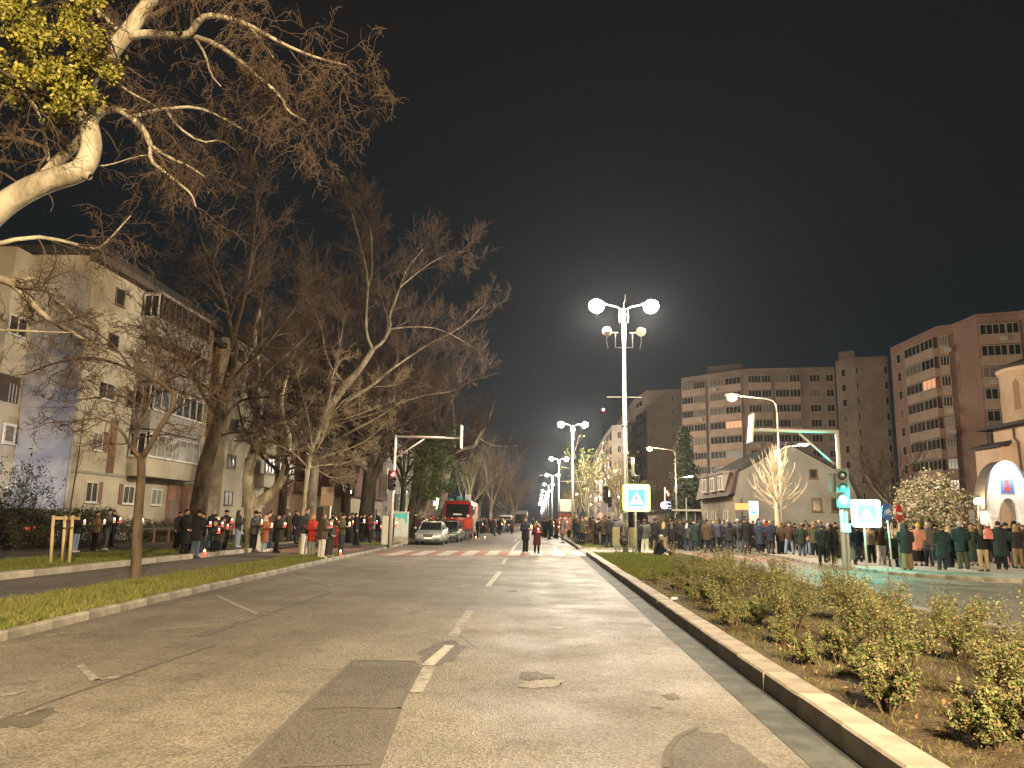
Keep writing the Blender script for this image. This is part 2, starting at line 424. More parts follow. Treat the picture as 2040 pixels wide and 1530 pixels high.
def stripe(name, p, q, w, m, z=.005, px=True, parent=None):
    a = G(*p) if px else np.array([*p, 0.]); b_ = G(*q) if px else np.array([*q, 0.])
    t = (b_-a)[:2]; t /= np.linalg.norm(t); nrm = np.array([t[1], -t[0]])*w/2
    n = max(2, int(np.linalg.norm((b_-a)[:2])/.3)); vs = []; fs = []
    for i in range(n+1):
        c = a[:2]+(b_-a)[:2]*i/n; j = 1+rnd.uniform(-.12, .12)
        vs += [(*(c+nrm*j), z), (*(c-nrm*j), z)]
    for i in range(n): fs.append((2*i, 2*i+1, 2*i+3, 2*i+2))
    return up_facing(MB().raw(vs, fs).build(name, m, parent or road))
for p, q, m in [((826, 1380), (856, 1328), PAINT_F), ((852, 1326), (896, 1286), PAINT_W), ((902, 1268), (936, 1217), PAINT_F), ((972, 1168), (996, 1139), PAINT_W),
                ((1001, 1124), (1008, 1113), PAINT_F), ((1020, 1096), (1034, 1079), PAINT_W)]:
    stripe('lane_dash', p, q, .14, m)
for k in range(9):
    stripe('lane_dash', (-1.45, 62+k*12), (-1.5, 66+k*12), .14, PAINT_W, px=False)
for p, q in [((430, 1186), (520, 1228)), ((582, 1146), (662, 1166)), ((158, 1325), (190, 1356)), ((190, 1356), (240, 1348)), ((0, 1388), (50, 1377)),
             ((500, 1227), (548, 1223)), ((300, 1255), (420, 1247)), ((92, 1267), (124, 1263)), ((668, 1142), (720, 1143)), ((740, 1110), (700, 1120)), ((1102, 1250), (1122, 1251))]:
    stripe('bay_marking', p, q, .09, PAINT_F)
for y in np.arange(8, 34, 2.2):
    stripe('edge_line', (7.80, y), (7.80, y+(2.2 if rnd.random() < .8 else 1.5)), .13, PAINT_W, px=False)
stripe('stop_line', (1958, 1160), (2060, 1163), .35, PAINT_W)

# repairs, seams, potholes and dirt: irregular thin sheets on the road
def patch(name, px_poly, m, z, jag=.03, parent=None, sub=6):
    pts = [G(*p)[:2] for p in px_poly]; out = []
    for i in range(len(pts)):
        a, b_ = pts[i], pts[(i+1) % len(pts)]
        for k in range(sub):
            t = k/sub; out.append(a+(b_-a)*t+np.array([rnd.gauss(0, jag), rnd.gauss(0, jag*1.5)])*(0 if k == 0 else 1))
    mb = MB(); mb.raw([(p[0], p[1], z) for p in out], [tuple(range(len(out)))])
    return up_facing(mb.build(name, m, parent or road))
patch('road_patch', [(470, 1540), (600, 1415), (700, 1318), (826, 1318), (838, 1330), (800, 1400), (742, 1540)], A3, .002, .012)
patch('road_patch', [(838, 1326), (832, 1300), (868, 1282), (905, 1276), (930, 1290), (900, 1318), (860, 1330)], A3, .003, .02)
patch('road_patch', [(1328, 1540), (1322, 1510), (1345, 1470), (1385, 1452), (1450, 1466), (1540, 1540)], A3, .003, .02)
patch('pothole', [(1036, 1340), (1072, 1338), (1098, 1346), (1108, 1352), (1060, 1356), (1040, 1354)], A3, .0035, .015)
patch('road_patch', [(1042, 1356), (1110, 1352), (1120, 1362), (1100, 1370), (1055, 1374), (1030, 1366)], A4, .0045, .02)
patch('road_patch', [(1008, 1178), (1030, 1176), (1030, 1180), (1010, 1180)], A3, .003, .01)
patch('dirt_stain', [(-20, 1437), (40, 1425), (112, 1408), (100, 1425), (55, 1450), (-20, 1450)], DAMP, .0035, .018)
patch('dirt_stain', [(388, 1265), (440, 1250), (475, 1238), (478, 1244), (440, 1258), (395, 1270)], DAMP, .0035, .025)
patch('dirt_stain', [(1318, 1385), (1345, 1380), (1356, 1393), (1330, 1395)], A3, .0035, .008)
patch('dirt_stain', [(1296, 1410), (1322, 1408), (1318, 1416)], A3, .0035, .006)
for pts in ([(-30, 1446), (100, 1398), (240, 1350), (330, 1318), (430, 1285)], [(470, 1540), (600, 1413), (705, 1316)], [(748, 1540), (800, 1400), (838, 1330)],
            [(620, 1412), (700, 1409), (800, 1412)], [(705, 1316), (830, 1318)], [(560, 1528), (740, 1522)],
            [(1325, 1530), (1330, 1495), (1350, 1468), (1390, 1450)], [(400, 1270), (540, 1222), (660, 1180)]):
    for a, b_ in zip(pts, pts[1:]): stripe('seam', a, b_, .045, SEAL, .0062)
# litter on the bed and road
for p in [(1343, 1194), (1345, 1196)]:
    q = G(*p, .14); o = MB().cbox((q[0], q[1], .16), (.12, .10, .035), None).build('paper_scrap', mat('white_paper', (.7, .68, .62), .8)); tag(o, 'small white scrap of paper lying on the soil by the first bush' if p[0] == 1343 else None, 'litter')
    break

# grass blades on the verges (too many to count)
def blades(name, regions, hmin, hmax, cols, wm=1.):
    V = []; 
    for f0, f1, y0, y1, z, dens in regions:
        area = (y1-y0)*abs(f1((y0+y1)/2)-f0((y0+y1)/2)); n = int(area*dens)
        y = rng.uniform(y0, y1, n); u = rng.uniform(0, 1, n)
        a = np.array([f0(t) for t in y]); b_ = np.array([f1(t) for t in y]); x = a+(b_-a)*u
        clump = np.sin(x*3.1+np.sin(y*1.7)*2)*np.sin(y*2.3+x)+rng.normal(0, .5, n)
        keep = clump > -.75; x, y = x[keep], y[keep]; clump = clump[keep]; n = len(x)
        h = rng.uniform(hmin, hmax, n)*(1+.45*np.clip(clump, -1, 1.5)); w = wm*rng.uniform(.006, .014, n); th = rng.uniform(0, 2*PI, n); ln = rng.uniform(.2, 1.1, n)*h; ph = rng.uniform(0, 2*PI, n)
        p = np.stack([x, y, np.full(n, z)], 1); d = np.stack([np.cos(th)*w, np.sin(th)*w, 0*w], 1)
        t = p+np.stack([np.cos(ph)*ln, np.sin(ph)*ln, h], 1)
        V.append(np.stack([p-d, p+d, t], 1).reshape(-1, 3))
    V = np.concatenate(V); n = len(V)//3
    me = np_mesh(name, V, np.arange(3*n).reshape(-1, 3), cols, rng.integers(0, len(cols), n))
    o = link(bpy.data.objects.new(name, me)); o['kind'] = 'stuff'
    return o
GB = [mat('grass_green', (.105, .125, .024), .75, spec=.2), mat('grass_light', (.175, .175, .05), .75, spec=.2), mat('grass_straw', (.17, .14, .06), .8, spec=.2)]
blades('verge_grass', [(lambda y: -8.95, VERGE, 7, 31, .10, 1700), (k_(-9.9), VERGE, 44, 52, .1, 500)], .02, .115, [GB[0], GB[0], GB[1], GB[2]])
blades('lawn_grass', [(k_(-16.2), k_(-12.1), 14, 33, .13, 480), (k_(-16.2), k_(-13.6), 37, 52, .13, 300)], .03, .08, [GB[0], GB[0], GB[0], GB[2]])
blades('bed_weeds', [(lambda y: MX0(y)+.1, lambda y: MK(y)-.3, 4, 22, .13, 330)], .015, .06, [GB[0], GB[0], GB[2]], .45)
blades('median_grass', [(MX0, lambda y: MK(y)-.15, 21.0, 37.5, .13, 950), (MX0, lambda y: MK(y)-.15, 44.8, 56, .13, 400)], .04, .10, [GB[0], GB[0], GB[1]])
# ================================================================== STREET LAMPS
STEEL = mat('galvanised_steel', (.42, .41, .39), .45, .6, var=.12, vscale=6)
DARKM = mat('dark_metal', (.045, .045, .048), .5, .3)
LAMP_ON = mat('lamp_lens_cool', (.9, .9, .9), .4, emit=(1, .93, .80), estr=40)
LAMP_WARM = mat('lamp_lens_warm', (.6, .45, .2), .4, emit=(1, .66, .26), estr=1.4)
HOUS = mat('lamp_housing', (.30, .30, .30), .5, .4)
LENS_DEAD = mat('floodlight_glass', (.26, .19, .15), .3)
def bulb(loc, power, col, rad=.13, name='street_light', parent=None):
    l = bpy.data.lights.new(name, 'POINT'); l.energy = power; l.color = col; l.shadow_soft_size = rad
    o = bpy.data.objects.new(name, l); link(o, parent); o.location = loc
    return o
def glare_lens_mesh():
    mb = MB(); mb.ball((0, 0, -.14), (.38, .36, .33), 16, 10); return mb.mesh('lens', LAMP_ON)  # ball swollen beyond a real lens, giving the lamp's glare a shape
def head_mesh():
    mb = MB()
    mb.raw([(-.42,-.17,0),(.42,-.17,0),(.42,.17,0),(-.42,.17,0),(-.36,-.12,.09),(.36,-.12,.09),(.36,.12,.09),(-.36,.12,.09)],
           [(3,2,1,0),(4,5,6,7),(0,1,5,4),(1,2,6,5),(2,3,7,6),(3,0,4,7)])
    return mb.mesh('lamp_head', HOUS)
GLARE_LENS, HEAD = glare_lens_mesh(), head_mesh()
def lamp_post(loc, label, h, power, col=(1, .86, .66), arm=1.25, flood=False, detail=True, group='double armed lamp posts along the median'):
    t = thing('street_lamp', label, 'street lamp', loc, 0, group)
    mb = MB(); s = 12 if detail else 6
    mb.tube([(0, 0, 0), (0, 0, .5*h), (0, 0, .5*h+.01), (0, 0, h-.3)], [.135, .125, .10, .085], s)
    mb.build('pole', STEEL, t)
    col_ = MB(); col_.cbox((0, 0, h-.55), (.5, .06, .06))
    for x in (-.20, -.07, .07, .20): col_.tube([(x, 0, h-1.0), (x, 0, h-.25)], .028, 6)
    col_.build('head_bracket', STEEL, t)
    MB().tube([(0, 0, .5*h-.03), (0, 0, .5*h+.03)], .15, s).build('collar', STEEL, t)
    for sx in (-1, 1):
        a = MB(); a.tube([(0, 0, h-.35), (sx*.35, 0, h-.18), (sx*(arm-.3), 0, h-.03)], [.035, .03, .028], 6); a.build('arm', STEEL, t)
        hd = link(bpy.data.objects.new('lamp_head', HEAD), t); hd.location = (sx*arm, 0, h); hd.rotation_euler = (0, -sx*.16, 0)
        ln = link(bpy.data.objects.new('lens', GLARE_LENS), hd); ln.location = (sx*.08, 0, -.02)
        bulb((sx*arm, 0, h-.58), power, col, .14, 'street_light', t)
    if flood:
        f = MB(); f.tube([(0, 0, h+.0-.3), (0, 0, h+.05)], .02, 6); f.tube([(0, 0, h), (.06, 0, h+.1), (.08, 0, h+.45)], .012, 5); f.build('antenna', STEEL, t)
        for sx in (-1, 1):
            b = MB(); b.tube([(0, 0, h-2.25), (sx*.42, 0, h-2.25), (sx*.42, 0, h-1.55)], .03, 6); b.cbox((sx*.45, 0, h-1.5), (.34, .06, .06)); b.build('bracket', STEEL, t)
            yaw = Euler((R(82), 0, R(-18 if sx < 0 else 165))).to_matrix().to_4x4(); M = Matrix.Translation((sx*.83, -.02, h-1.45)) @ yaw
            d = MB(); d.raw([M @ Vector(p) for p in [(.23*math.cos(a), .23*math.sin(a), z) for z, in ((-.12,), (.1,)) for a in np.linspace(0, 2*PI, 18)[:-1]]],
                            [tuple(range(17))[::-1], tuple(range(17, 34))]+[(i, (i+1) % 17, 17+(i+1) % 17, 17+i) for i in range(17)])
            fl = d.build('floodlight', mat('flood_housing', (.20, .18, .16), .4), t)
            g = MB(); g.tube([M @ Vector((0, 0, .101)), M @ Vector((0, 0, .112))], .19, 16); g.build('glass', LENS_DEAD, fl)
            c = MB(); c.tube([(sx*.83, 0, h-1.6), (sx*.86, .03, h-1.9), (sx*.78, .02, h-2.3)], .012, 5); c.build('cable', mat('white_cable', (.6, .58, .55), .6), t)
        c = MB(); c.cbox((0, 0, h-4.72), (1.7, .03, .03)); c.build('banner_bar', STEEL, t)
        MB().tube([(-.16, 0, h-7.32), (-.1, 0, h-7.55), (0, 0, h-7.62), (.1, 0, h-7.55), (.18, 0, h-7.38)], .025, 5).build('hook_bracket', STEEL, t)
        for z in (1.9, 2.6, 6.2): MB().tube([(0, 0, z), (0, 0, z+.05)], .155, 12).build('clamp_band', STEEL, t)
    return t
WARM = (1, .76, .44); COOL = (1, .87, .69)
PW = 5700
lamp_post((4.32, -10, .1), 'tall double lamp post on the median behind the rose bed', 12.3, PW*3.95, WARM)
lamp_post((4.32, 37.3, .1), 'nearest tall lamp post carrying two round floodlights below its lit arms', 12.2, PW, COOL, flood=True)
far_labels = ['double lamp post with a small grey box half way up its pole', 'third double lamp post down the median, both heads lit', 'fourth double lamp post down the median with one head brighter']
for i, Y in enumerate((88, 138, 188)):
    t = lamp_post((4.3, Y, .1), far_labels[i], 12.5, PW, COOL)
    if i == 0:
        MB().cbox((.18, -.05, 8.7), (.42, .3, .5)).build('equipment_box', mat('pale_box', (.5, .52, .48), .6), t); MB().cbox((0, 0, 5.9), (3.1, .05, .06)).build('banner_bar', STEEL, t)
for i in range(7):
    lamp_post((4.3+i*.1, 238+50*i, .1), ('fifth', 'sixth', 'seventh', 'eighth', 'ninth', 'tenth', 'eleventh')[i]+' double lamp post down the median, a distant point of light', 12.5, PW*.4, COOL, detail=False)
# ================================================================== BUILDINGS
CREAM = two_tone('stained_render', (.42, .36, .255), (.52, .45, .335), .55, bump=.15, bscale=30, third=(.25, .20, .135), lo=.38, hi=.62)
CREAM2 = two_tone('grey_render', (.30, .27, .235), (.37, .335, .29), .5, bump=.12, bscale=30, third=(.24, .215, .185), lo=.4, hi=.62)
BROWN = two_tone('brown_render', (.17, .085, .05), (.23, .125, .075), .8, bump=.1, bscale=30)
REDBR = two_tone('red_brown_render', (.20, .095, .06), (.27, .14, .09), .7, bump=.1, bscale=30)
BLOCK = two_tone('block_render', (.265, .205, .165), (.315, .25, .205), .35, bump=.1, bscale=12, third=(.20, .155, .125))
BLOCK2 = two_tone('block_render_red', (.26, .165, .13), (.32, .205, .165), .35, bump=.1, bscale=12, third=(.26, .15, .11))
PANEL = two_tone('balcony_render', (.36, .26, .20), (.42, .31, .245), .6, bump=.1, bscale=12)
ROOFD = mat('dark_roofing', (.035, .032, .032), .8, var=.25, vscale=3)
ROOFR = mat('red_roof_tiles', (.13, .06, .042), .8, var=.3, vscale=5, bump=.3, bscale=14)
WFR = mat('white_window_frame', (.62, .58, .52), .5, var=.08)
WFB = mat('brown_window_frame', (.13, .075, .05), .6)
WFG = mat('grey_window_frame', (.40, .34, .29), .5)
GLASS = mat('dark_glass', (.030, .031, .028), .18, spec=.6)
CURT = mat('curtained_glass', (.16, .14, .11), .35, var=.35, vscale=4, stretch=(8, 8, .3))
GLASSLIT = mat('lit_window_warm', (.5, .3, .2), .5, emit=(1, .45, .22), estr=.3)
GLASSW = mat('lit_window_white', (.5, .5, .5), .5, emit=(.8, .9, 1), estr=.3)
WIN = {}
def window_meshes(w, h, n, fm, fr=.07, transom=False):
    k = (round(w, 2), round(h, 2), n, fm.name, fr, transom)
    if k not in WIN:
        mb = MB()
        mb.box((0, -.07, 0), (w, .0, fr)); mb.box((0, -.07, h-fr), (w, 0, h)); mb.box((0, -.07, fr), (fr, 0, h-fr)); mb.box((w-fr, -.07, fr), (w, 0, h-fr))
        for i in range(1, n): x = w*i/n; mb.box((x-fr*.45, -.065, fr), (x+fr*.45, 0, h-fr))
        if transom: mb.box((fr, -.06, h*.68), (w-fr, -.004, h*.68+.05))
        mb.box((-.05, -.14, -.05), (w+.05, .0, -.002))
        p = MB(); p.box((fr*.8, -.03, fr*.8), (w-fr*.8, -.012, h-fr*.8))
        WIN[k] = (mb.mesh('window', fm), p)
        WIN[k] = (WIN[k][0], {}, p)
    return WIN[k]
def window(parent, org, u, w, h, n=2, fm=None, pm=None, fr=.07, transom=False):
    """u: unit direction of the width; the outward normal is u rotated -90 degrees (towards -y of the local frame)"""
    fm = fm or WFR; pm = pm or GLASS
    me, panes, p = window_meshes(w, h, n, fm, fr, transom)
    if pm.name not in panes: panes[pm.name] = p.mesh('pane', pm)
    o = link(bpy.data.objects.new('window', me), parent); o.location = org; o.rotation_euler = (0, 0, math.atan2(u[1], u[0]))
    link(bpy.data.objects.new('pane', panes[pm.name]), o)
    return o
UX = (0, 1)            # facades that look towards +x: the width runs along +y  (outward normal = +x)

# ---- left, nearest apartment block: a blank gable towards the camera, a stepped facade along the road
b = thing('apartment_building', 'five storey stained cream block with blank gable, nearest on the left', 'building', (-24, 39, 0))
def loc(o, P=None): o.location = Vector(o.location)-Vector((-24, 39, 0)); return o
w = MB(); w.box((-38, 38.7, 0), (-23.5, 54.3, 15.1)); loc(w.build('wall', CREAM, b))
w = MB(); w.box((-38, 36.9, 0), (-26.5, 38.7, 14.9)); loc(w.build('wall', CREAM, b))
gp = MB(); gp.box((-26.4, 38.64, 0), (-23.62, 38.7, 6.75)); gp.box((-26.4, 38.65, 6.85), (-23.62, 38.7, 14.2)); loc(gp.build('gable_panel', CREAM2, b))
lg = MB(); lg.box((-26.45, 38.60, 6.74), (-23.45, 38.7, 6.86)); lg.box((-23.5, 38.6, 3.62), (-23.42, 54.3, 3.76)); lg.box((-23.5, 38.6, 6.74), (-23.44, 43.6, 6.84)); lg.box((-23.5, 38.6, 9.5), (-23.44, 43.6, 9.58)); loc(lg.build('string_course', CREAM2, b))
rf = MB(); rf.box((-38.4, 38.4, 15.1), (-23.0, 54.5, 15.55)); loc(rf.build('roof', ROOFD, b))
ep = MB(); ep.box((-23.55, 38.3, 14.75), (-22.96, 54.55, 15.12)); loc(ep.build('eaves', mat('eaves_brown', (.10, .075, .055), .8), b))
def fw(Y, z, wd, h, n=2, fm=None, pm=None, X=-23.5, **k): return loc(window(b, (X, Y, z), UX, wd, h, n, fm, pm, **k))
fl = [2.13, 4.88, 7.70, 10.50, 13.10]
fw(40.15, fl[0], 1.15, 1.1, 2); fw(40.25, fl[1], 1.0, 1.0, 2, None, CURT); fw(40.3, fl[2], 1.6, .95, 2); fw(40.75, fl[3], 1.0, .9, 1, WFB); 
fw(43.9, fl[0], 1.25, 1.05, 2); fw(47.2, fl[0], 1.35, 1.0, 2, None, CURT); fw(43.9-.6, fl[2], 1.2, .95, 2, WFB); fw(41.9-.9, fl[4], .9, .95, 1, WFB)
sh = MB()
for (Y0, Y1, z0, z1) in ((41.35, 41.75, 2.05, 3.25), (41.3, 41.8, 4.85, 5.95), (43.5, 43.86, 2.1, 3.25)): loc(MB().box((-23.5, Y0, z0), (-23.44, Y1, z1)).build('shutter_panel', BROWN, b))

st = MB(); st.box((-23.5, 41.95, 3.78), (-23.46, 42.65, 6.72)); loc(st.build('painted_stripe', BROWN, b))
dr = MB(); dr.box((-23.5, 49.3, .3), (-23.4, 53.0, 3.55)); loc(dr.build('entrance', REDBR, b)); d2 = MB(); d2.box((-23.41, 49.5, .3), (-23.36, 50.6, 2.5)); loc(d2.build('door', WFB, b))
for i, z in enumerate((3.85, 6.6, 9.4, 12.1)):
    Y0, Y1, X1 = 44.0, 51.0, -22.35
    p = MB(); p.box((-23.5, Y0, z-.12), (X1, Y1, z)); p.box((X1-.1, Y0, z), (X1, Y1, z+1.0)); p.box((-23.5, Y0, z), (X1-.1, Y0+.1, z+1.0)); p.box((-23.5, Y1-.1, z), (X1-.1, Y1, z+1.0))
    loc(p.build('balcony', CREAM2 if i else CREAM, b))
    if i in (0, 1, 3):
        c = MB(); c.box((-23.5, Y0, z+2.42), (X1+.05, Y1, z+2.55)); loc(c.build('balcony_roof', CREAM2, b))
        n = 7 if i != 3 else 8
        fw(Y0+.1, z+1.02, (Y1-Y0)-.2, 1.38, n, WFR if i != 3 else WFB, CURT if i == 0 else GLASS, X=X1-.02)
        loc(window(b, (-23.4, Y0-.0, z+1.02), (1, 0), .95, 1.38, 2, WFR, GLASS))
    else:
        c = MB()
        for Y in np.linspace(Y0+.1, Y1-.1, 4): c.cbox((X1-.05, Y, z+1.75), (.07, .07, 1.45))
        c.box((-23.5, Y0, z+2.42), (X1+.05, Y1, z+2.55)); loc(c.build('balcony_posts', WFB, b))
dk = MB(); dk.box((-26.52, 35.6, 7.0), (-26.44, 38.35, 8.35)); loc(dk.build('loggia_shade_slab', mat('loggia_shade', (.07, .05, .04), .9), b))  # dark slab on the wall, the loggia's shaded inside put into its colour
dk = MB()
for Y in (37.6, 37.85, 38.1): dk.box((-26.44, Y, 7.0), (-26.40, Y+.05, 7.95))
loc(dk.build('railing', WFG, b))
loc(window(b, (-26.45, 37.55, 4.95), UX, .9, 1.0, 1, WFR, CURT, .12)); loc(window(b, (-26.45, 36.9, 10.4), UX, 1.4, 1.0, 2, WFR, GLASS))
dp = MB(); dp.tube([(-23.38, 46.4, 7), (-23.38, 46.4, 14.8)], .06, 6); loc(dp.build('downpipe', WFG, b))

def side_block(label, Y0, Y1, X, H, m, cols, fl0, nf, fmat, pmats, roofm=ROOFD, zstep=2.78, balc=()):
    bb = thing('apartment_building', label, 'building', (X, Y0, 0))
    def L(o): o.location = Vector(o.location)-Vector((X, Y0, 0)); return o
    w = MB(); w.box((X-14, Y0, 0), (X, Y1, H)); L(w.build('wall', m, bb))
    r = MB(); r.box((X-14.3, Y0-.2, H), (X+.45, Y1+.2, H+.4)); L(r.build('roof', roofm, bb))
    for f in range(nf):
        for (Yc, wd, n) in cols:
            L(window(bb, (X, Yc, fl0+f*zstep), UX, wd, 1.05, n, fmat, (rnd.choice(pmats) if rnd.random() < .97 else GLASSLIT)))
        for (y0, y1) in balc:
            if f == 0: continue
            z = fl0+f*zstep-1.05; p = MB(); p.box((X, y0, z-.12), (X+1.0, y1, z)); p.box((X+.9, y0, z), (X+1.0, y1, z+.95)); p.box((X, y0, z), (X+.9, y0+.08, z+.95)); p.box((X, y1-.08, z), (X+.9, y1, z+.95)); L(p.build('balcony', m, bb))
            L(window(bb, (X+.95, y0+.05, z+.97), UX, y1-y0-.1, 1.35, max(3, int((y1-y0)/.9)), fmat, (rnd.choice(pmats) if rnd.random() < .97 else GLASSLIT)))
    return bb
side_block('red brown recessed block squeezed between two cream blocks on the left', 54.4, 57.4, -24.2, 14.2, REDBR, [(55.2, 1.2, 2)], 2.3, 5, WFB, [GLASS])
side_block('cream block behind the pale forked tree, on the left', 57.5, 66.5, -23.3, 15.1, CREAM, [(58.1, 1.6, 2), (61.8, 1.3, 2)], 2.35, 5, WFB, [GLASS, GLASS, CURT], balc=[(63.6, 66.2)])
side_block('dark brown block with glazed balconies behind the trees on the left', 66.8, 84, -24.2, 14.6, BROWN, [(68, 1.4, 2), (75.2, 1.4, 2)], 2.4, 5, WFG, [GLASS, CURT], balc=[(70, 74.5), (78, 83)])
b3 = thing('shop', 'low red roofed shop with cream wall behind the trees on the left', 'shop', (-21, 92, 0))
w = MB(); w.box((-12, -3, 0), (0, 16, 3.9)); w.build('wall', CREAM, b3); w = MB(); w.prism([(-3.6, 3.9), (16.6, 3.9), (16.6, 4.3), (14, 7.6), (-1, 7.6), (-3.6, 4.3)], 0, -12.5, .5); w.build('roof', ROOFR, b3)
window(b3, (0, 3, 1.0), UX, 3, 1.9, 3, WFR, CURT).parent = b3; window(b3, (0, 9, 1.0), UX, 3, 1.9, 3, WFR, GLASS)
window(b3, (-6, -3, 1.0), (1, 0), 3, 1.8, 3, WFR, CURT)
for i, (Y0, Y1, X, H, lab) in enumerate([(112, 140, -22, 13.5, 'dim block far down the left side behind the bare street trees'), (146, 190, -21, 16, 'farthest dim block on the left, near the end of the tree row')]):
    side_block(lab, Y0, Y1, X, H, BROWN if i else CREAM2, [(Y0+3+6*k, 1.5, 2) for k in range(int((Y1-Y0-4)/6))], 2.4, 4, WFG, [GLASS, GLASS, CURT, GLASSLIT])

# ---- right: tall blocks behind the square. Their roof edges were read off as bearings; the height sets how far they stand
def roofpt(px, py, H):
    d = ray(px, py); t = (H-EYE)/d[2]; return (d*t)[:2]
def tall_block(label, roof_px, H, m, strips, z_top, nf, zstep=2.78, back=14., panel=True, seed=1, closed=None, hut=None):
    """roof_px: pixels of the roof edge left to right; strips: per wall segment a list of (u0, u1, mullions)"""
    r = random.Random(seed)
    P = [roofpt(*p, H) if len(p) == 2 else np.array(p[1:]) for p in roof_px]
    o0 = P[0]; bb = thing('apartment_building', label, 'building', (o0[0], o0[1], 0)); Q = [p-o0 for p in P]
    mid = (Q[0]+Q[-1])/2+o0; away = mid/np.linalg.norm(mid)*back
    foot = [*Q, Q[-1]+away, Q[0]+away]
    w = MB(); w.prism([tuple(p) for p in foot], 2, 0, H); w.build('wall', m, bb)
    rf = MB(); rf.prism([tuple(p*1.0+(-away/back*.25 if i < len(Q) else away/back*.2)) for i, p in enumerate(foot)], 2, H, H+.35); rf.build('roof', m, bb)
    for i in range(len(Q)-1):
        a, c = Q[i], Q[i+1]; u = (c-a); Ls = np.linalg.norm(u); u /= Ls; nrm = np.array([u[1], -u[0]])
        for (u0, u1, n, pr) in strips[i]:
            for f in range(nf):
                z = z_top-f*zstep; st = a+u*u0*Ls; wd = (u1-u0)*Ls
                pm = r.choice([GLASS, GLASS, GLASS, CURT])
                if pr and panel:
                    s_ = MB(); e = nrm*pr; p0 = st+u*wd; s_.prism([tuple(st), tuple(p0), tuple(p0+e), tuple(st+e)], 2, z-1.25, z-.06); s_.build('balcony', PANEL, bb)
                    q = st+e*.92
                    if r.random() < .4:
                        ac = q+u*wd*r.uniform(.1, .85); s_ = MB(); s_.prism([tuple(ac), tuple(ac+u*.85), tuple(ac+u*.85+nrm*.42), tuple(ac+nrm*.42)], 2, z-.95, z-.35); s_.build('air_conditioner', mat('pale_unit', (.42, .40, .37), .6), bb)
                else: q = st
                if n >= 4:
                    k0 = 0; per = 4
                    while k0 < n:
                        kk = min(per, n-k0); pm = r.choice([GLASS, GLASS, GLASS, CURT]) if r.random() > .018 else r.choice([GLASSLIT, GLASSW])
                        window(bb, (*(q+u*wd*k0/n), z), u, wd*kk/n-.04, 1.42, kk, WFG, pm, .09); k0 += kk
                else: window(bb, (*q, z), u, wd, 1.42, n, WFG, pm, .09)
    if hut:
        h0, h1, hh = hut; p = Q[0]*(1-h0)+Q[-1]*h0+away*.45; q = Q[0]*(1-h1)+Q[-1]*h1+away*.45
        w = MB(); w.prism([tuple(p), tuple(q), tuple(q+away*.3), tuple(p+away*.3)], 2, H+.3, H+hh); w.build('roof_hut', m, bb)
    return bb
tall_block('wide ten storey block with seven visible rows of glazed balconies behind the house', [(1357, 757), (1482, 739), (1662, 735)], 30.0, BLOCK,
           [[(.03, .42, 8, .5), (.48, .97, 8, .5)], [(.04, .30, 7, .5), (.34, .62, 7, .5), (.72, .84, 3, 0), (.90, .985, 2, 0)]], 27.6, 10, hut=(.17, .42, 3.6), seed=3)
tall_block('plain ten storey end block between two glazed blocks on the right', [(1664, 724), (1700, 716), (1768, 714)], 31.0, BLOCK, [[(.3, .55, 1, 0)], [(.04, .12, 1, 0), (.86, .97, 1, 0)]], 28.2, 10, hut=(.05, .38, 3.4), seed=4)
tall_block('reddish ten storey block with curved glazed balconies at the far right', [(1774, 698), (1868, 655), (1896, 652), (1904, 649), (1944, 632), (2030, 626), (2140, 600)], 28.5, BLOCK2,
           [[(.13, .22, 1, 0), (.40, .985, 7, .7)], [(.02, .7, 3, .7)], [], [], [(.03, .95, 6, .8)], [(.1, .5, 5, .5)]], 25.9, 9, seed=5)
tall_block('narrow block with a blank side wall left of the wide block', [(1181, 918), (1240, 830), (1262, 800), (1288, 781), (1357, 779)], 30.0, BLOCK,
           [[(.1, .3, 3, .4), (.45, .65, 3, .4), (.75, .95, 3, .4)], [(.1, .8, 4, .4)], [(.2, .7, 2, 0)], [(.72, .78, 1, 0)]], 27.6, 10, seed=6)
tall_block('lower distant block running down the right side of the avenue', [(1168, 962), (1186, 905), (1206, 868), (1219, 851), (1246, 849)], 20.0, CREAM2,
           [[(.1, .3, 3, .4), (.6, .8, 3, .4)], [(.1, .4, 3, .4), (.6, .9, 3, .4)], [(.1, .4, 2, .4), (.6, .9, 2, .4)], [(.4, .7, 2, 0)]], 17.6, 6, seed=7)

# ---- mansard house behind the pollard tree
hs = thing('house', 'grey gabled house with dark mansard roof and three small dormers', 'house', (14.75, 58, 0))
GABLE = two_tone('grey_gable_render', (.19, .185, .165), (.235, .228, .205), .7, bump=.1, bscale=20)
w = MB(); w.prism([(0, 0), (8.9, 0), (8.9, 3.7), (8.3, 5.2), (4.2, 7.45), (.35, 5.4), (0, 3.8)], 1, 0, 11.5); w.build('wall', GABLE, hs)
r = MB(); r.prism([(-.5, 3.65), (-.02, 3.85), (.33, 5.45), (4.2, 7.5), (8.32, 5.25), (8.95, 3.72), (9.3, 3.6), (9.1, 3.9), (8.45, 5.4), (4.2, 7.72), (.2, 5.6), (-.3, 3.9)], 1, -.14, 11.7); r.build('roof', ROOFD, hs)
tl = MB(); tl.prism([(-.42, 3.78), (-.30, 3.92), (.17, 5.5), (.05, 5.5)], 1, -.16, 11.72); tl.build('tiled_slope', ROOFR, hs)
cl = MB(); cl.box((-.03, .0, 0), (-.005, 11.5, 3.6)); cl.build('side_wall', CREAM, hs)
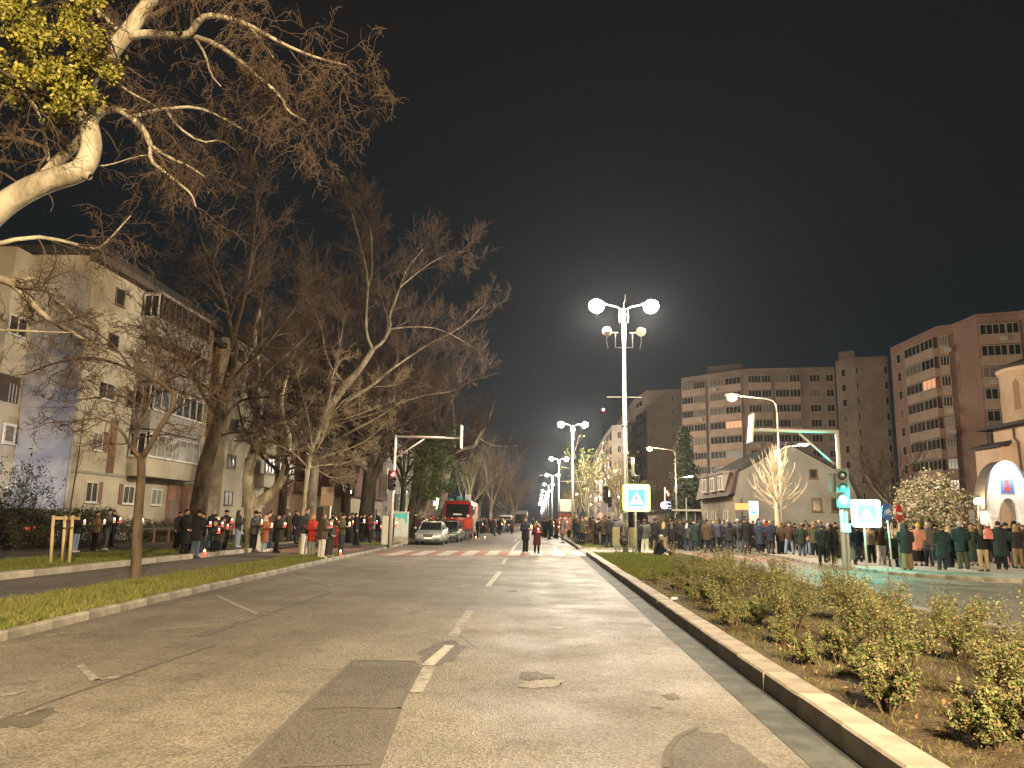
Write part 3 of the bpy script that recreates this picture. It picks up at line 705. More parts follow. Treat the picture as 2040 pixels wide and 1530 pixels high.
for k, Y in enumerate((1.6, 4.4, 7.2)):
    d = MB(); d.box((-.45, Y, 4.05), (.5, Y+1.5, 5.35)); d.prism([(Y-.12, 5.35), (Y+1.62, 5.35), (Y+1.4, 5.6), (Y+.1, 5.6)], 0, -.55, .6); dm = d.build('dormer', CREAM2, hs)
    window(dm, (-.46, Y+1.4, 4.15), (0, -1), 1.3, 1.1, 2, WFR, GLASS)
for (x, z, wd, h) in ((5.6, 2.6, .7, 1.0), (5.5, 5.0, .6, .7), (7.0, 2.6, .7, 1.0)): window(hs, (x, -.01, z), (1, 0), wd, h, 1, WFB, GLASS)
window(hs, (-.04, 3.2, 1.0), (0, -1), 1.3, 1.6, 2, WFR, CURT); window(hs, (-.04, 7.2, 1.0), (0, -1), 1.3, 1.6, 2, WFR, GLASS); window(hs, (-.04, 10.2, 1.0), (0, -1), 1.3, 1.6, 2, WFR, CURT)

# ---- church and its gateway
PEACH = two_tone('peach_render', (.50, .35, .24), (.58, .42, .30), .7, bump=.1, bscale=20)
ch = thing('church', 'peach rendered church with round apse drum at the right edge', 'church', (33.9, 50, 0))
w = MB(); w.box((0, 0, 0), (16, 8, 8.75)); w.build('wall', PEACH, ch)
w = MB(); w.box((-.6, 6.2, 0), (0, 9.5, 7.4)); w.build('wall', PEACH, ch)
r = MB(); r.prism([(-.95, 7.35), (.05, 7.6), (.05, 7.85), (-.95, 7.5)], 1, 5.9, 9.8); r.build('roof', ROOFD, ch)
r = MB(); r.raw([(-.9,-1,8.7),(17,-1,8.7),(17,8.7,8.7),(-.9,8.7,8.7),(-.9,-1,8.9),(17,-1,8.9),(17,8.7,8.9),(-.9,8.7,8.9),(1.5,2,9.5),(14,2,9.5),(14,7,9.5),(1.5,7,9.5)],
      [(3,2,1,0),(0,1,5,4),(1,2,6,5),(2,3,7,6),(3,0,4,7),(4,5,9,8),(5,6,10,9),(6,7,11,10),(7,4,8,11),(8,9,10,11)]); r.build('roof', ROOFD, ch)
w = MB(); w.tube([(2.2, 5.2, 8.9), (2.2, 5.2, 12.5), (2.2, 5.2, 12.51), (2.2, 5.2, 12.8)], [2.7, 2.7, 2.8, 2.9], 28); w.build('drum', PEACH, ch)
w = MB(); w.tube([(2.2, 5.2, 12.8), (2.2, 5.2, 12.95), (2.2, 5.2, 14.0)], [3.1, 3.05, .3], 28); w.build('drum_roof', ROOFD, ch)
for a in (200, 240, 275, 310):
    c, s_ = math.cos(R(a)), math.sin(R(a)); M = Matrix.Translation((2.2+2.68*c, 5.2+2.68*s_, 10.9)) @ Euler((0, 0, R(a)+PI/2)).to_matrix().to_4x4()
    q = MB(); wv = .22 if a != 275 else .5
    q.raw([M @ Vector(p) for p in [(-wv, -.04, -1.1), (wv, -.04, -1.1), (wv, -.04, .8), (0, -.04, 1.05), (-wv, -.04, .8), (-wv, .05, -1.1), (wv, .05, -1.1), (wv, .05, .8), (0, .05, 1.05), (-wv, .05, .8)]],
          [(0,1,2,3,4),(9,8,7,6,5),(0,5,6,1),(1,6,7,2),(2,7,8,3),(3,8,9,4),(4,9,5,0)]); q.build('niche', mat('niche_brown', (.24, .14, .09), .8), ch)
pp = MB(); pp.tube([(-.1, 5.4, 8.6), (-.1, 5.4, 7.9), (-.12, 5.0, 7.6), (-.12, 4.8, 4), (-.12, 4.8, .1)], .08, 6); pp.build('downpipe', mat('brown_pipe', (.10, .06, .04), .6), ch)
w = MB(); w.box((5, -.9, 7.5), (8, 0, 7.9)); w.build('canopy', ROOFD, ch)
gt = thing('gateway', 'white arched gateway with a blue icon over its pointed opening', 'gateway', (26.8, 45, .1)); gt.scale = (.9, .42, 1.0)
WHT = two_tone('white_render', (.66, .65, .63), (.74, .73, .71), 1.2, bump=.08, bscale=20)
def arch_pts(hw, spring, top, n=14, pointed=0.):
    out = []
    for i in range(n+1):
        t = PI*i/n; x = -hw*math.cos(t); z = spring+(top-spring)*(math.sin(t)**(1.0-pointed*.35)); out.append((x, z))
    return out
outer = arch_pts(1.42, 2.6, 5.15, 18); inner = arch_pts(.66, 1.95, 3.2, 18, .3)
poly_o = [(-1.42, 0), *outer, (1.42, 0)]; poly_i = [(-.66, 0), *inner, (.66, 0)]
g = MB(); n = len(poly_o)
vs = [(x, y, z) for y in (0, 2.2) for x, z in poly_o] + [(x, y, z) for y in (0, 2.2) for x, z in poly_i]
fs = []
for i in range(n-1):
    fs += [(i, i+1, 2*n+i+1, 2*n+i), (n+i+1, n+i, 3*n+i, 3*n+i+1), (i, n+i, n+i+1, i+1), (2*n+i, 2*n+i+1, 3*n+i+1, 3*n+i)]
g.raw(vs, fs).build('wall', WHT, gt)
rr = MB(); o2 = arch_pts(1.56, 2.55, 5.32, 18); o1 = arch_pts(1.43, 2.55, 5.165, 18); m_ = len(o2)
vs = [(x, y, z) for y in (-.18, 2.4) for x, z in o2] + [(x, y, z) for y in (-.18, 2.4) for x, z in o1]; fs = []
for i in range(m_-1): fs += [(i, i+1, m_+i+1, m_+i), (2*m_+i, 3*m_+i, 3*m_+i+1, 2*m_+i+1), (i, 2*m_+i, 2*m_+i+1, i+1), (m_+i, m_+i+1, 3*m_+i+1, 3*m_+i)]
rr.raw(vs, fs).build('roof', mat('grey_sheet_metal', (.16, .15, .14), .5, .5), gt)
ic = MB(); ic.box((-.42, -.04, 3.45), (.42, 0, 4.6)); ico = ic.build('icon', mat('blue_icon_board', (.10, .16, .38), .6, var=.3, vscale=4), gt)
i2 = MB(); i2.box((-.13, -.06, 3.9), (.13, -.041, 4.25)); i2.box((-.2, -.06, 3.6), (.18, -.041, 3.85)); i2.build('icon_figure', mat('icon_red', (.42, .07, .04), .6, var=.4, vscale=9), ico)
for sx in (-1, 1):
    c = MB(); c.box((sx*1.04-.2, -.12, 0), (sx*1.04+.2, 0, 2.1)); c.box((sx*1.04-.26, -.16, 2.1), (sx*1.04+.26, .0, 2.25)); c.build('pilaster', WHT, gt)
fl_ = MB(); fl_.cbox((-.1, -.3, 5.2), (.3, .2, .12)); fm_ = fl_.build('floodlight', LAMP_ON, gt)
bulb((-.1, -.75, 5.0), 260, (.80, .88, 1), .08, 'flood_light', gt)
ln = thing('wall_lantern', 'glowing warm lantern on a bracket left of the white gateway', 'lantern', (25.2, 45.2, 0))
q = MB(); q.tube([(0, 0, 0), (0, 0, 2.9)], .05, 8); q.build('post', DARKM, ln); q = MB(); q.ball((0, 0, 3.1), .2, 12, 8); q.build('globe', mat('lantern_globe', (.9, .8, .6), .4, emit=(1, .66, .30), estr=22), ln)
bulb((-.32, -.32, 3.1), 160, (1, .66, .32), .1, 'lantern_light', ln)
# ================================================================== TREES
BARK_P = two_tone('plane_bark', (.23, .195, .14), (.40, .36, .28), 3.2, bump=.35, bscale=22, third=(.145, .12, .085), stretch=(1, 1, .45), rough=.9, spec=.2)
BARK_M = two_tone('brown_plane_bark', (.13, .10, .07), (.22, .18, .135), 3.2, bump=.35, bscale=22, third=(.09, .07, .05), stretch=(1, 1, .45), rough=.9, spec=.2)
BARK_D = two_tone('dark_bark', (.036, .027, .019), (.070, .053, .038), 5, bump=.8, bscale=24, stretch=(1, 1, .25), rough=.95, spec=.15)
BARK_B = two_tone('brown_bark', (.070, .050, .036), (.115, .086, .062), 5, bump=.6, bscale=24, stretch=(1, 1, .3), rough=.95, spec=.15)
TWIG = mat('twig_brown', (.078, .054, .040), .9, spec=.15)
TWIG_L = mat('twig_pale', (.24, .19, .13), .9, spec=.15)
TWIG_D = mat('twig_dark', (.075, .052, .036), .9, spec=.15)
LEAF_Y = mat('young_leaf', (.165, .155, .022), .6, spec=.3); LEAF_Y2 = mat('young_leaf_pale', (.27, .235, .045), .6, spec=.3); LEAF_G = mat('leaf_green', (.070, .105, .022), .6, spec=.3)
IVY = mat('ivy_leaf', (.045, .070, .018), .55, spec=.4); IVY2 = mat('ivy_leaf_light', (.085, .115, .032), .55, spec=.4)

def tubes(P, Rr, k):
    """P (N,m,3), Rr (N,m): tubes of k sides; returns vertices and quads"""
    N, m, _ = P.shape
    T = np.gradient(P, axis=1); T /= np.linalg.norm(T, axis=2, keepdims=True)+1e-9
    ov = P[:, -1]-P[:, 0]; ax = np.eye(3)[np.argmin(np.abs(ov), axis=1)]
    A = np.cross(T, ax[:, None, :]); A /= np.linalg.norm(A, axis=2, keepdims=True)+1e-9
    B = np.cross(T, A)
    w = 2*PI*np.arange(k)/k
    V = P[:, :, None, :] + Rr[:, :, None, None]*(A[:, :, None, :]*np.cos(w)[None, None, :, None]+B[:, :, None, :]*np.sin(w)[None, None, :, None])
    idx = np.arange(N*m*k).reshape(N, m, k)
    F = np.stack([idx[:, :-1, :], np.roll(idx, -1, 2)[:, :-1, :], np.roll(idx, -1, 2)[:, 1:, :], idx[:, 1:, :]], -1).reshape(-1, 4)
    return V.reshape(-1, 3), F
def tube_mesh(name, lines, mats_, kfun):
    groups = {}
    for pts, rad, mi in lines: groups.setdefault((len(pts), kfun(rad[0]), mi), []).append((pts, rad))
    Vs, Fs, Ms, o = [], [], [], 0
    for (m, k, mi), L in groups.items():
        V, F = tubes(np.array([l[0] for l in L]), np.array([l[1] for l in L]), k)
        Vs.append(V); Fs.append(F+o); Ms.append(np.full(len(F), mi)); o += len(V)
    return np_mesh(name, np.concatenate(Vs), np.concatenate(Fs), mats_, np.concatenate(Ms), True)

class Tree:
    def __init__(s, seed, wob=.22, up=.05, spread=.8, dens=1.0, rmin=.008, maxlev=4, lratio=.62, droop=0., per=(4, 6)):
        s.r = random.Random(seed); s.lines = []; s.tips = []
        s.wob, s.up, s.spread, s.dens, s.rmin, s.maxlev, s.lratio, s.droop, s.per = wob, up, spread, dens, rmin, maxlev, lratio, droop, per
    def rv(s):
        r = s.r; return np.array([r.gauss(0, 1), r.gauss(0, 1), r.gauss(0, 1)])
    def line(s, pts, rad, lev):
        s.lines.append((np.asarray(pts, float), np.asarray(rad, float), lev))
    def grow(s, p, d, r, L, lev):
        rr = s.r; n = 6 if lev <= 2 else 5
        pts = [p]; d = d/np.linalg.norm(d); step = L/(n-1); dirs = [d]
        for i in range(n-1):
            d = d+s.rv()*s.wob*(.6+.15*lev)+np.array([0, 0, s.up-(s.droop*lev*.12)]); d /= np.linalg.norm(d)
            p = p+d*step; pts.append(p); dirs.append(d)
        r1 = max(s.rmin*.6, r*(.45 if lev < s.maxlev else .4))
        rad = [r+(r1-r)*i/(n-1) for i in range(n)]
        s.line(pts, rad, lev)
        if lev >= s.maxlev: s.tips.append((pts[-1], dirs[-1])); return
        s.shoots(pts, rad, lev, L)
    def shoots(s, pts, rad, lev, L, lo=.25, count=None):
        rr = s.r; n = len(pts)
        k = count if count is not None else int(round(rr.uniform(*s.per)*s.dens))
        for j in range(k):
            u = lo+(1-lo)*(j+rr.random())/k if j < k-1 else .999
            f = u*(n-1); i = min(int(f), n-2); t = f-i
            p = np.asarray(pts[i])*(1-t)+np.asarray(pts[i+1])*t; r = rad[i]*(1-t)+rad[i+1]*t
            d = np.asarray(pts[i+1])-np.asarray(pts[i]); d /= np.linalg.norm(d)+1e-9
            q = s.rv(); q -= d*(q@d); q /= np.linalg.norm(q)+1e-9
            sp = s.spread*rr.uniform(.55, 1.25)*(.45 if u > .99 else 1)
            dd = d*math.cos(sp)+q*math.sin(sp)
            rc = max(s.rmin, min(r*rr.uniform(.42, .65), r*.9) if u < .99 else r*.85)
            s.grow(p, dd, rc, L*s.lratio*rr.uniform(.65, 1.2), lev+1)
    def limb(s, px, Y, r0, r1, lev=1, shoot=6, L=2.2, jit=.0, lo=.2, smooth=2):
        """a limb followed from the photograph: pixels, depth(s) along the road"""
        n = len(px); Ys = [Y]*n if isinstance(Y, (int, float)) else list(np.interp(np.linspace(0, 1, n), np.linspace(0, 1, len(Y)), Y))
        P = np.array([atY(*q, y) for q, y in zip(px, Ys)])
        P[1:] += np.array([s.rv()*jit for _ in range(n-1)])
        for _ in range(smooth-1):      # corner-rounded
            Q = [P[0]]
            for a, b_ in zip(P, P[1:]): Q += [a*.75+b_*.25, a*.25+b_*.75]
            Q.append(P[-1]); P = np.array(Q)
        rad = np.linspace(r0, r1, len(P)); s.line(P, rad, min(lev, 1))
        if shoot: s.shoots(P, rad, lev, L, lo, shoot)
        return P
    def build(s, root, bark, twig, far=False, leaves=None):
        thick = [(p, r, 0) for p, r, l in s.lines if l <= 1]; thin = [(p, r, 0) for p, r, l in s.lines if l > 1]
        k = (lambda r: 10 if r > .12 else (7 if r > .05 else 5)) if not far else (lambda r: 7 if r > .12 else 5)
        off = Vector(root.location)
        def place(name, me): o = link(bpy.data.objects.new(name, me), root); o.location = -off; return o
        place('trunk', tube_mesh('trunk', thick, [bark], k))
        if thin: place('crown', tube_mesh('crown', thin, [twig], lambda r: 4 if r > .03 else 3))
        if leaves: place('foliage', leaves)
        return root

def leaf_cloud(name, centres, n_per, spread, size, mats_, seed=1, flat=.0):
    g = np.random.default_rng(seed); c = np.repeat(np.asarray(centres, float), n_per, axis=0); N = len(c)
    c = c+g.normal(0, 1, (N, 3))*spread
    a = g.normal(0, 1, (N, 3)); a /= np.linalg.norm(a, axis=1, keepdims=True); b_ = g.normal(0, 1, (N, 3)); b_ -= a*np.sum(a*b_, 1, keepdims=True); b_ /= np.linalg.norm(b_, axis=1, keepdims=True)
    sz = g.uniform(size*.55, size*1.3, (N, 1))
    nrm = np.cross(a, b_)
    V = np.stack([c-a*sz, c+b_*sz*.55+nrm*sz*.18, c+a*sz, c-b_*sz*.55+nrm*sz*.18], 1).reshape(-1, 3)
    return np_mesh(name, V, np.arange(4*N).reshape(-1, 4), mats_, g.integers(0, len(mats_), N))

def tree_thing(label, loc, name='tree', cat='tree', group='bare street trees'):
    return thing(name, label, cat, loc, 0, group)

# -- foreground plane tree: the trunk stands just outside the picture, its limbs reach over the road
t = Tree(11, wob=.30, spread=.95, dens=1.05, rmin=.006, maxlev=5, lratio=.60, droop=.35, per=(4, 6))
Y0 = 13.0
base = np.array([-9.75, 12.6, .1])
stem = atY(-130, 600, 12.8)
t.line([base, base+(stem-base)*.4+[.05, 0, 0], stem, atY(-150, 420, 12.7), atY(-170, 200, 12.4), atY(-200, -80, 12.2)], [.38, .33, .30, .24, .2, .15], 0)
t.shoots([stem, atY(-150, 420, 12.7), atY(-170, 200, 12.4), atY(-200, -80, 12.2)], [.3, .24, .2, .15], 2, 3.4, .2, 7)
t.limb([(-130, 560), (-60, 475), (0, 412), (50, 380), (100, 358), (140, 348), (163, 338), (176, 318), (184, 288), (178, 250), (167, 218), (161, 188), (178, 150), (215, 112), (245, 75), (275, 35), (300, 0), (330, -50), (370, -120)], Y0, .23, .11, 1, 7, 2.6, .0, .5, 3)
t.limb([(160, 342), (175, 350), (180, 352)], Y0, .13, .06, 1, 0)
t.limb([(80, 352), (110, 325), (150, 290), (182, 255), (188, 235), (210, 216), (240, 218), (270, 240), (288, 262), (300, 290)], (13.2, 13.8), .11, .055, 1, 5, 1.7)
t.limb([(300, 288), (299, 320), (330, 345), (360, 368), (383, 388), (390, 412)], 13.8, .045, .014, 2, 6, 1.1)
t.limb([(300, 290), (340, 316), (375, 330), (408, 352)], (13.8, 14.2), .04, .012, 2, 6, 1.1)
t.limb([(265, 232), (300, 222), (330, 216), (390, 212), (440, 232), (490, 262), (520, 275)], (13.8, 14.6), .045, .012, 2, 9, 1.4)
t.limb([(330, 216), (350, 250), (400, 285), (440, 278), (470, 300)], (14, 14.6), .03, .010, 2, 7, 1.1)
t.limb([(255, 72), (290, 66), (340, 70), (378, 70), (392, 45), (412, 29), (450, 35), (490, 46), (540, 75), (590, 100), (640, 118), (690, 130)], (13, 12.2), .085, .014, 1, 13, 1.9)
t.limb([(378, 70), (430, 86), (480, 122), (520, 158), (563, 194), (572, 222), (608, 240)], (12.9, 12.6), .055, .012, 1, 10, 1.6)
t.limb([(388, 74), (410, 110), (420, 150), (440, 172)], 12.9, .03, .010, 2, 6, .9)
t.limb([(490, 46), (520, 80), (545, 115)], 12.7, .03, .010, 2, 6, .9)
t.limb([(235, 60), (215, 40), (190, 20), (170, -40)], 13.2, .05, .03, 1, 6, 1.6)
t.limb([(160, 190), (210, 172), (240, 170), (262, 186), (300, 205), (315, 216)], 13.4, .035, .012, 2, 6, 1.2)
t.limb([(120, 352), (98, 330), (88, 270), (75, 220), (60, 195), (10, 210)], 13.6, .05, .015, 2, 7, 1.4)
t.limb([(88, 258), (120, 248), (155, 238)], 13.6, .025, .012, 2, 4, .9)
t.limb([(168, 340), (185, 330), (215, 330), (270, 312), (300, 308)], 13.4, .02, .008, 3, 6, 1.0)
t.limb([(-130, 520), (-40, 548), (0, 555), (28, 566), (58, 598), (85, 626), (112, 646), (145, 662), (182, 686), (226, 708)], (13, 15.2), .10, .016, 1, 7, 1.3)
t.limb([(18, 558), (42, 560), (80, 552), (105, 588), (113, 606), (126, 606), (150, 634), (172, 650), (230, 655), (275, 668)], (13.6, 15.5), .045, .010, 2, 9, 1.1)
t.limb([(-90, 650), (0, 657), (60, 660), (142, 663)], (13.4, 14.5), .035, .015, 2, 5, 1.0)
t.limb([(-60, 500), (60, 470), (130, 480), (190, 500), (215, 480), (260, 430)], (13, 14.5), .05, .010, 2, 12, 1.5)
cl = []
g = random.Random(5)
for (cx, cy_, rx, ry, k) in ((60, 60, 90, 80, 34), (170, 60, 60, 60, 18), (60, 140, 80, 50, 20), (120, 170, 60, 40, 12), (190, 130, 40, 30, 8), (30, 20, 60, 40, 12), (225, 145, 12, 14, 3), (107, 228, 12, 14, 3), (170, 190, 30, 14, 6)):
    for _ in range(int(k*.75)): cl.append(atY(cx+g.gauss(0, .5)*rx, cy_+g.gauss(0, .5)*ry, 13.0+g.gauss(-.25, .5)))
lv = leaf_cloud('foliage', cl, 105, .085, .046, [LEAF_Y, LEAF_Y2, LEAF_Y], 3)
r_ = tree_thing('big plane tree whose pale crooked limbs and yellow-green leaves hang in from the top left', tuple(base)); t.build(r_, BARK_P, TWIG, False, lv)

# -- young tree in the near verge
t = Tree(23, wob=.34, spread=.95, dens=1.1, rmin=.006, maxlev=4, lratio=.62, up=.02, per=(4, 6))
Y = 17.6
t.limb([(270, 1170), (271, 1130), (273, 1060), (277, 1000), (282, 945), (281, 912)], Y, .125, .085, 0, 0)
t.limb([(281, 914), (296, 892), (318, 852), (336, 826), (350, 796), (335, 772), (302, 752), (262, 736), (215, 718), (170, 711), (110, 722), (50, 746)], (17.6, 16.6), .075, .014, 1, 11, 1.3)
t.limb([(281, 914), (264, 896), (272, 860), (288, 815), (312, 778), (350, 748), (400, 715)], (17.6, 18.4), .065, .014, 1, 10, 1.4)
t.limb([(275, 908), (258, 888), (246, 862), (206, 832), (160, 838), (105, 842)], (17.6, 17), .045, .012, 1, 9, 1.2)
t.limb([(336, 826), (375, 800), (412, 792), (440, 770)], (17.5, 18.6), .04, .012, 1, 9, 1.2)
t.limb([(288, 815), (245, 785), (195, 792), (120, 800)], (17.8, 17.2), .035, .010, 1, 9, 1.1)
t.limb([(262, 736), (230, 690), (190, 660), (150, 640)], (17, 17.6), .03, .010, 1, 9, 1.1)
t.limb([(312, 778), (300, 720), (330, 670), (350, 640)], (18, 18.5), .035, .010, 1, 10, 1.2)
bud = leaf_cloud('foliage', [p for p, d in t.tips], 2, .03, .022, [mat('bud_brown', (.10, .07, .035), .8)], 4)
r_ = tree_thing('slim young tree with brown buds standing in the grass strip by the kerb', (-8.87, 17.55, .1)); t.build(r_, BARK_B, TWIG, False, bud)

# -- tall dark tree
t = Tree(31, wob=.20, spread=.75, dens=1.0, rmin=.008, maxlev=5, lratio=.62, up=.07, per=(4, 6))
Y = 31.6
t.limb([(383, 1108), (388, 1060), (396, 1000), (408, 930), (420, 890), (432, 855), (440, 815), (449, 780), (462, 735), (468, 700), (464, 668)], Y, .37, .15, 0, 0)
t.limb([(464, 672), (456, 640), (446, 590), (425, 530), (400, 480), (385, 420)], (31.6, 30.5), .12, .025, 1, 11, 3.0)
t.limb([(466, 668), (474, 640), (484, 600), (498, 540), (505, 470), (515, 400)], (31.6, 32.5), .11, .025, 1, 11, 3.0)
t.limb([(450, 770), (480, 735), (520, 700), (560, 650), (590, 610)], (31.6, 31), .10, .025, 1, 10, 2.6)
t.limb([(432, 855), (470, 800), (510, 792), (560, 790), (610, 775)], (31.6, 31.0), .07, .02, 1, 9, 2.2)
t.limb([(436, 830), (405, 790), (380, 730), (345, 690), (320, 640)], (31.6, 30.6), .10, .02, 1, 11, 2.6)
t.limb([(440, 800), (400, 760), (350, 745), (300, 720)], (31.6, 32), .06, .02, 1, 9, 2.2)
t.limb([(440, 868), (470, 860), (520, 862), (560, 845), (600, 850)], (31.5, 30.5), .05, .015, 1, 8, 1.8)
r_ = tree_thing('tall tree with thick dark leaning trunk and a wide crown, behind the young tree', tuple(G(383, 1106, .1))); t.build(r_, BARK_D, TWIG)

# -- pale forked plane tree
t = Tree(37, wob=.26, spread=.85, dens=1.1, rmin=.008, maxlev=5, lratio=.60, up=.04, per=(4, 6))
Y = 34.7
t.limb([(506, 1104), (503, 1070), (500, 1040), (498, 1000), (494, 975)], Y, .40, .22, 0, 0)
t.limb([(499, 1000), (493, 968), (497, 930), (507, 893), (517, 862), (518, 820), (514, 770), (513, 720), (505, 670), (520, 610)], Y, .29, .07, 1, 10, 2.6)
t.limb([(501, 1030), (512, 1003), (530, 990), (553, 972), (566, 942), (571, 912), (576, 886), (574, 862), (564, 838), (559, 800), (572, 745), (590, 690)], (34.7, 35.5), .27, .05, 1, 10, 2.4)
t.limb([(577, 903), (600, 897), (630, 889), (655, 882), (705, 857), (760, 828), (805, 795)], (35, 34), .12, .03, 1, 11, 2.2)
t.limb([(514, 770), (540, 730), (580, 700), (620, 660)], (34.7, 33.5), .07, .02, 1, 10, 2.2)
r_ = tree_thing('plane tree with two pale bare trunks forking low among the candle holders', tuple(G(506, 1102, .1))); t.build(r_, BARK_P, TWIG)

# -- pruned young tree with bright twigs by the kerb
t = Tree(41, wob=.22, spread=.85, dens=1.25, rmin=.007, maxlev=4, lratio=.60, up=.05, per=(5, 7))
Y = 30.6
t.limb([(597, 1113), (600, 1075), (605, 1020), (610, 965), (617, 915), (624, 885)], Y, .10, .07, 0, 0)
for i, px in enumerate([[(618, 912), (640, 880), (660, 830), (690, 790), (740, 770), (790, 770)], [(622, 895), (640, 850), (655, 800), (660, 750), (680, 715)], [(620, 900), (600, 860), (570, 830), (530, 815)],
                        [(622, 890), (615, 840), (600, 790), (590, 745)], [(616, 920), (660, 905), (700, 895), (740, 870), (770, 840)], [(612, 935), (650, 925), (690, 925), (720, 905)],
                        [(612, 930), (590, 905), (560, 890), (530, 880)], [(614, 925), (640, 940), (665, 955), (690, 950)], [(622, 890), (650, 845), (700, 830), (760, 810)]]):
    t.limb(px, (30.6, 30.6+(-1.2, 1, .6, -.8, -1.5, 1.2, -.5, .7, 1.6)[i]), .04, .010, 1, 9, 1.15, .03)
r_ = tree_thing('slim pruned tree with pale brushy twigs beside the woman in red', tuple(G(597, 1112, .1))); t.build(r_, BARK_P, TWIG_L)

# -- the tallest tree in the middle of the row
t = Tree(43, wob=.17, spread=.7, dens=1.02, rmin=.010, maxlev=5, lratio=.62, up=.08, per=(4, 6))
Y = 46.
t.limb([(614, 1065), (618, 1010), (621, 960), (628, 905), (638, 855), (655, 812), (690, 765), (715, 738), (743, 696)], Y, .42, .17, 0, 0)
t.limb([(743, 698), (729, 665), (730, 615), (735, 559), (720, 493), (702, 427)], Y, .115, .025, 1, 12, 3.2)
t.limb([(735, 570), (741, 545), (741, 498), (739, 458), (726, 430)], 46.4, .09, .025, 1, 9, 3.0)
t.limb([(743, 696), (762, 683), (779, 653), (775, 629), (787, 600), (796, 574), (810, 535), (843, 497)], (46, 45), .12, .025, 1, 12, 3.0)
t.limb([(797, 572), (847, 530), (890, 506), (930, 500)], (45.5, 44.5), .055, .016, 1, 9, 2.2)
t.limb([(690, 800), (740, 770), (776, 738), (814, 712), (852, 686), (889, 669), (928, 646), (970, 600)], (46, 47), .105, .02, 1, 13, 2.5)
t.limb([(779, 655), (830, 650), (880, 655), (940, 690)], (45.8, 46.5), .06, .016, 1, 9, 2.2)
t.limb([(655, 812), (668, 740), (680, 660), (690, 620), (650, 570)], (46, 47.5), .13, .03, 1, 11, 3.4)
t.limb([(690, 770), (650, 720), (640, 640), (600, 580)], (46, 47), .09, .02, 1, 10, 3.2)
t.limb([(640, 850), (700, 838), (760, 820), (830, 790), (900, 780)], (46, 45), .07, .016, 1, 9, 2.2)
r_ = tree_thing('tallest bare tree of the row, its forked pale limbs spreading against the night sky', tuple(atY(614, 1062, Y)*[1, 1, 0]+[0, 0, .1])); t.build(r_, BARK_M, TWIG)

def auto_tree(label, px, Y, Htop, r0, seed, bark=BARK_D, twig=TWIG, lean=(0, 0), fork=.35, limbs=6, up=.10, spread=.7, dens=1., group='bare street trees', name='tree', leaves=None, x=None, maxlev=4, far=True, rmin=.012, base_z=.1, droop=0., L0=None):
    X = atY(px, 1030, Y)[0] if x is None else x
    t = Tree(seed, wob=.2, spread=spread, dens=dens, rmin=rmin, maxlev=maxlev, lratio=.62, up=up, per=(4, 6), droop=droop)
    b0 = np.array([X, Y, base_z]); fk = b0+np.array([lean[0]*.4, lean[1]*.4, Htop*fork])
    mid = (b0+fk)/2+np.array([lean[0]*.05+t.r.uniform(-.06, .06), 0, 0])
    t.line([b0, b0*.7+mid*.3, mid, mid*.4+fk*.6, fk], [r0*1.15, r0, r0*.9, r0*.85, r0*.8], 0)
    for i in range(limbs):
        a = 2*PI*(i+t.r.random()*.6)/limbs; tilt = t.r.uniform(.25, .85) if i else .1
        d = np.array([math.cos(a)*math.sin(tilt)+lean[0]*.12, math.sin(a)*math.sin(tilt), math.cos(tilt)])
        t.grow(fk-np.array([0, 0, t.r.uniform(0, .12)*Htop]), d, r0*t.r.uniform(.38, .6), (L0 or (Htop*(1-fork)*.62))*t.r.uniform(.8, 1.1), 1)
    lm = leaves(t) if leaves else None
    rr = tree_thing(label, tuple(b0), name, group=group); t.build(rr, bark, twig, far, lm)
    return t, rr
auto_tree('broad dark forked trunk just left of the traffic light mast', 728, 58, 17.5, .62, 51, BARK_D, TWIG, (.6, 0), .30, 6, dens=1.1, maxlev=5)
auto_tree('dark narrow trunk behind the forked tree, left of the mast', 688, 63, 16, .42, 52, BARK_D, TWIG, (-.3, 0), .4, 6)
def ivy_leaves(t):
    c = []; g_ = random.Random(9)
    for _ in range(420):
        z = g_.uniform(3.2, 8.4); w_ = 1.75*math.sin(min(1, (z-2.2)/4.2)*PI*.8)**.7; c.append(atY(856, 1030, 61)*[1, 1, 0]+np.array([g_.gauss(0, .55)*w_+.10*(z-5), g_.gauss(0, .5)*w_, z]))
    return leaf_cloud('foliage', c, 40, .17, .075, [IVY, IVY2, IVY], 8)
auto_tree('ivy covered tree with dense green leaves behind the mast arm', 812, 61, 15, .40, 53, BARK_D, TWIG, (1.8, 0), .40, 6, leaves=ivy_leaves)
t = Tree(57, wob=.22, spread=.8, dens=1.1, rmin=.012, maxlev=4, lratio=.6, up=.04); Y = 66.
t.limb([(833, 1052), (840, 1010), (858, 968), (874, 940), (884, 918), (902, 902), (926, 892), (946, 890), (952, 872), (960, 860)], Y, .34, .10, 1, 9, 3.0, 0, .45)
t.limb([(862, 965), (870, 900), (868, 840), (860, 780)], (66, 67), .18, .04, 1, 10, 3.0); t.limb([(952, 872), (975, 885), (1000, 890), (1030, 888)], 66, .06, .02, 1, 8, 2.4); t.limb([(950, 872), (970, 850), (985, 800)], 66, .06, .02, 1, 8, 2.4)
r_ = tree_thing('pale plane tree bent over the silver car with a long curved limb', tuple(atY(833, 1050, Y)*[1, 1, 0]+[0, 0, .1])); t.build(r_, BARK_P, TWIG, True)
t = Tree(58, wob=.2, spread=.8, dens=1.1, rmin=.012, maxlev=4, lratio=.6, up=.05); Y = 72.
t.limb([(872, 1040), (880, 1000), (888, 960), (897, 930), (903, 900), (906, 850), (900, 790)], Y, .36, .08, 1, 12, 3.4, 0, .4); t.limb([(893, 940), (915, 915), (940, 880), (950, 830)], (72, 71), .14, .03, 1, 9, 3.0)
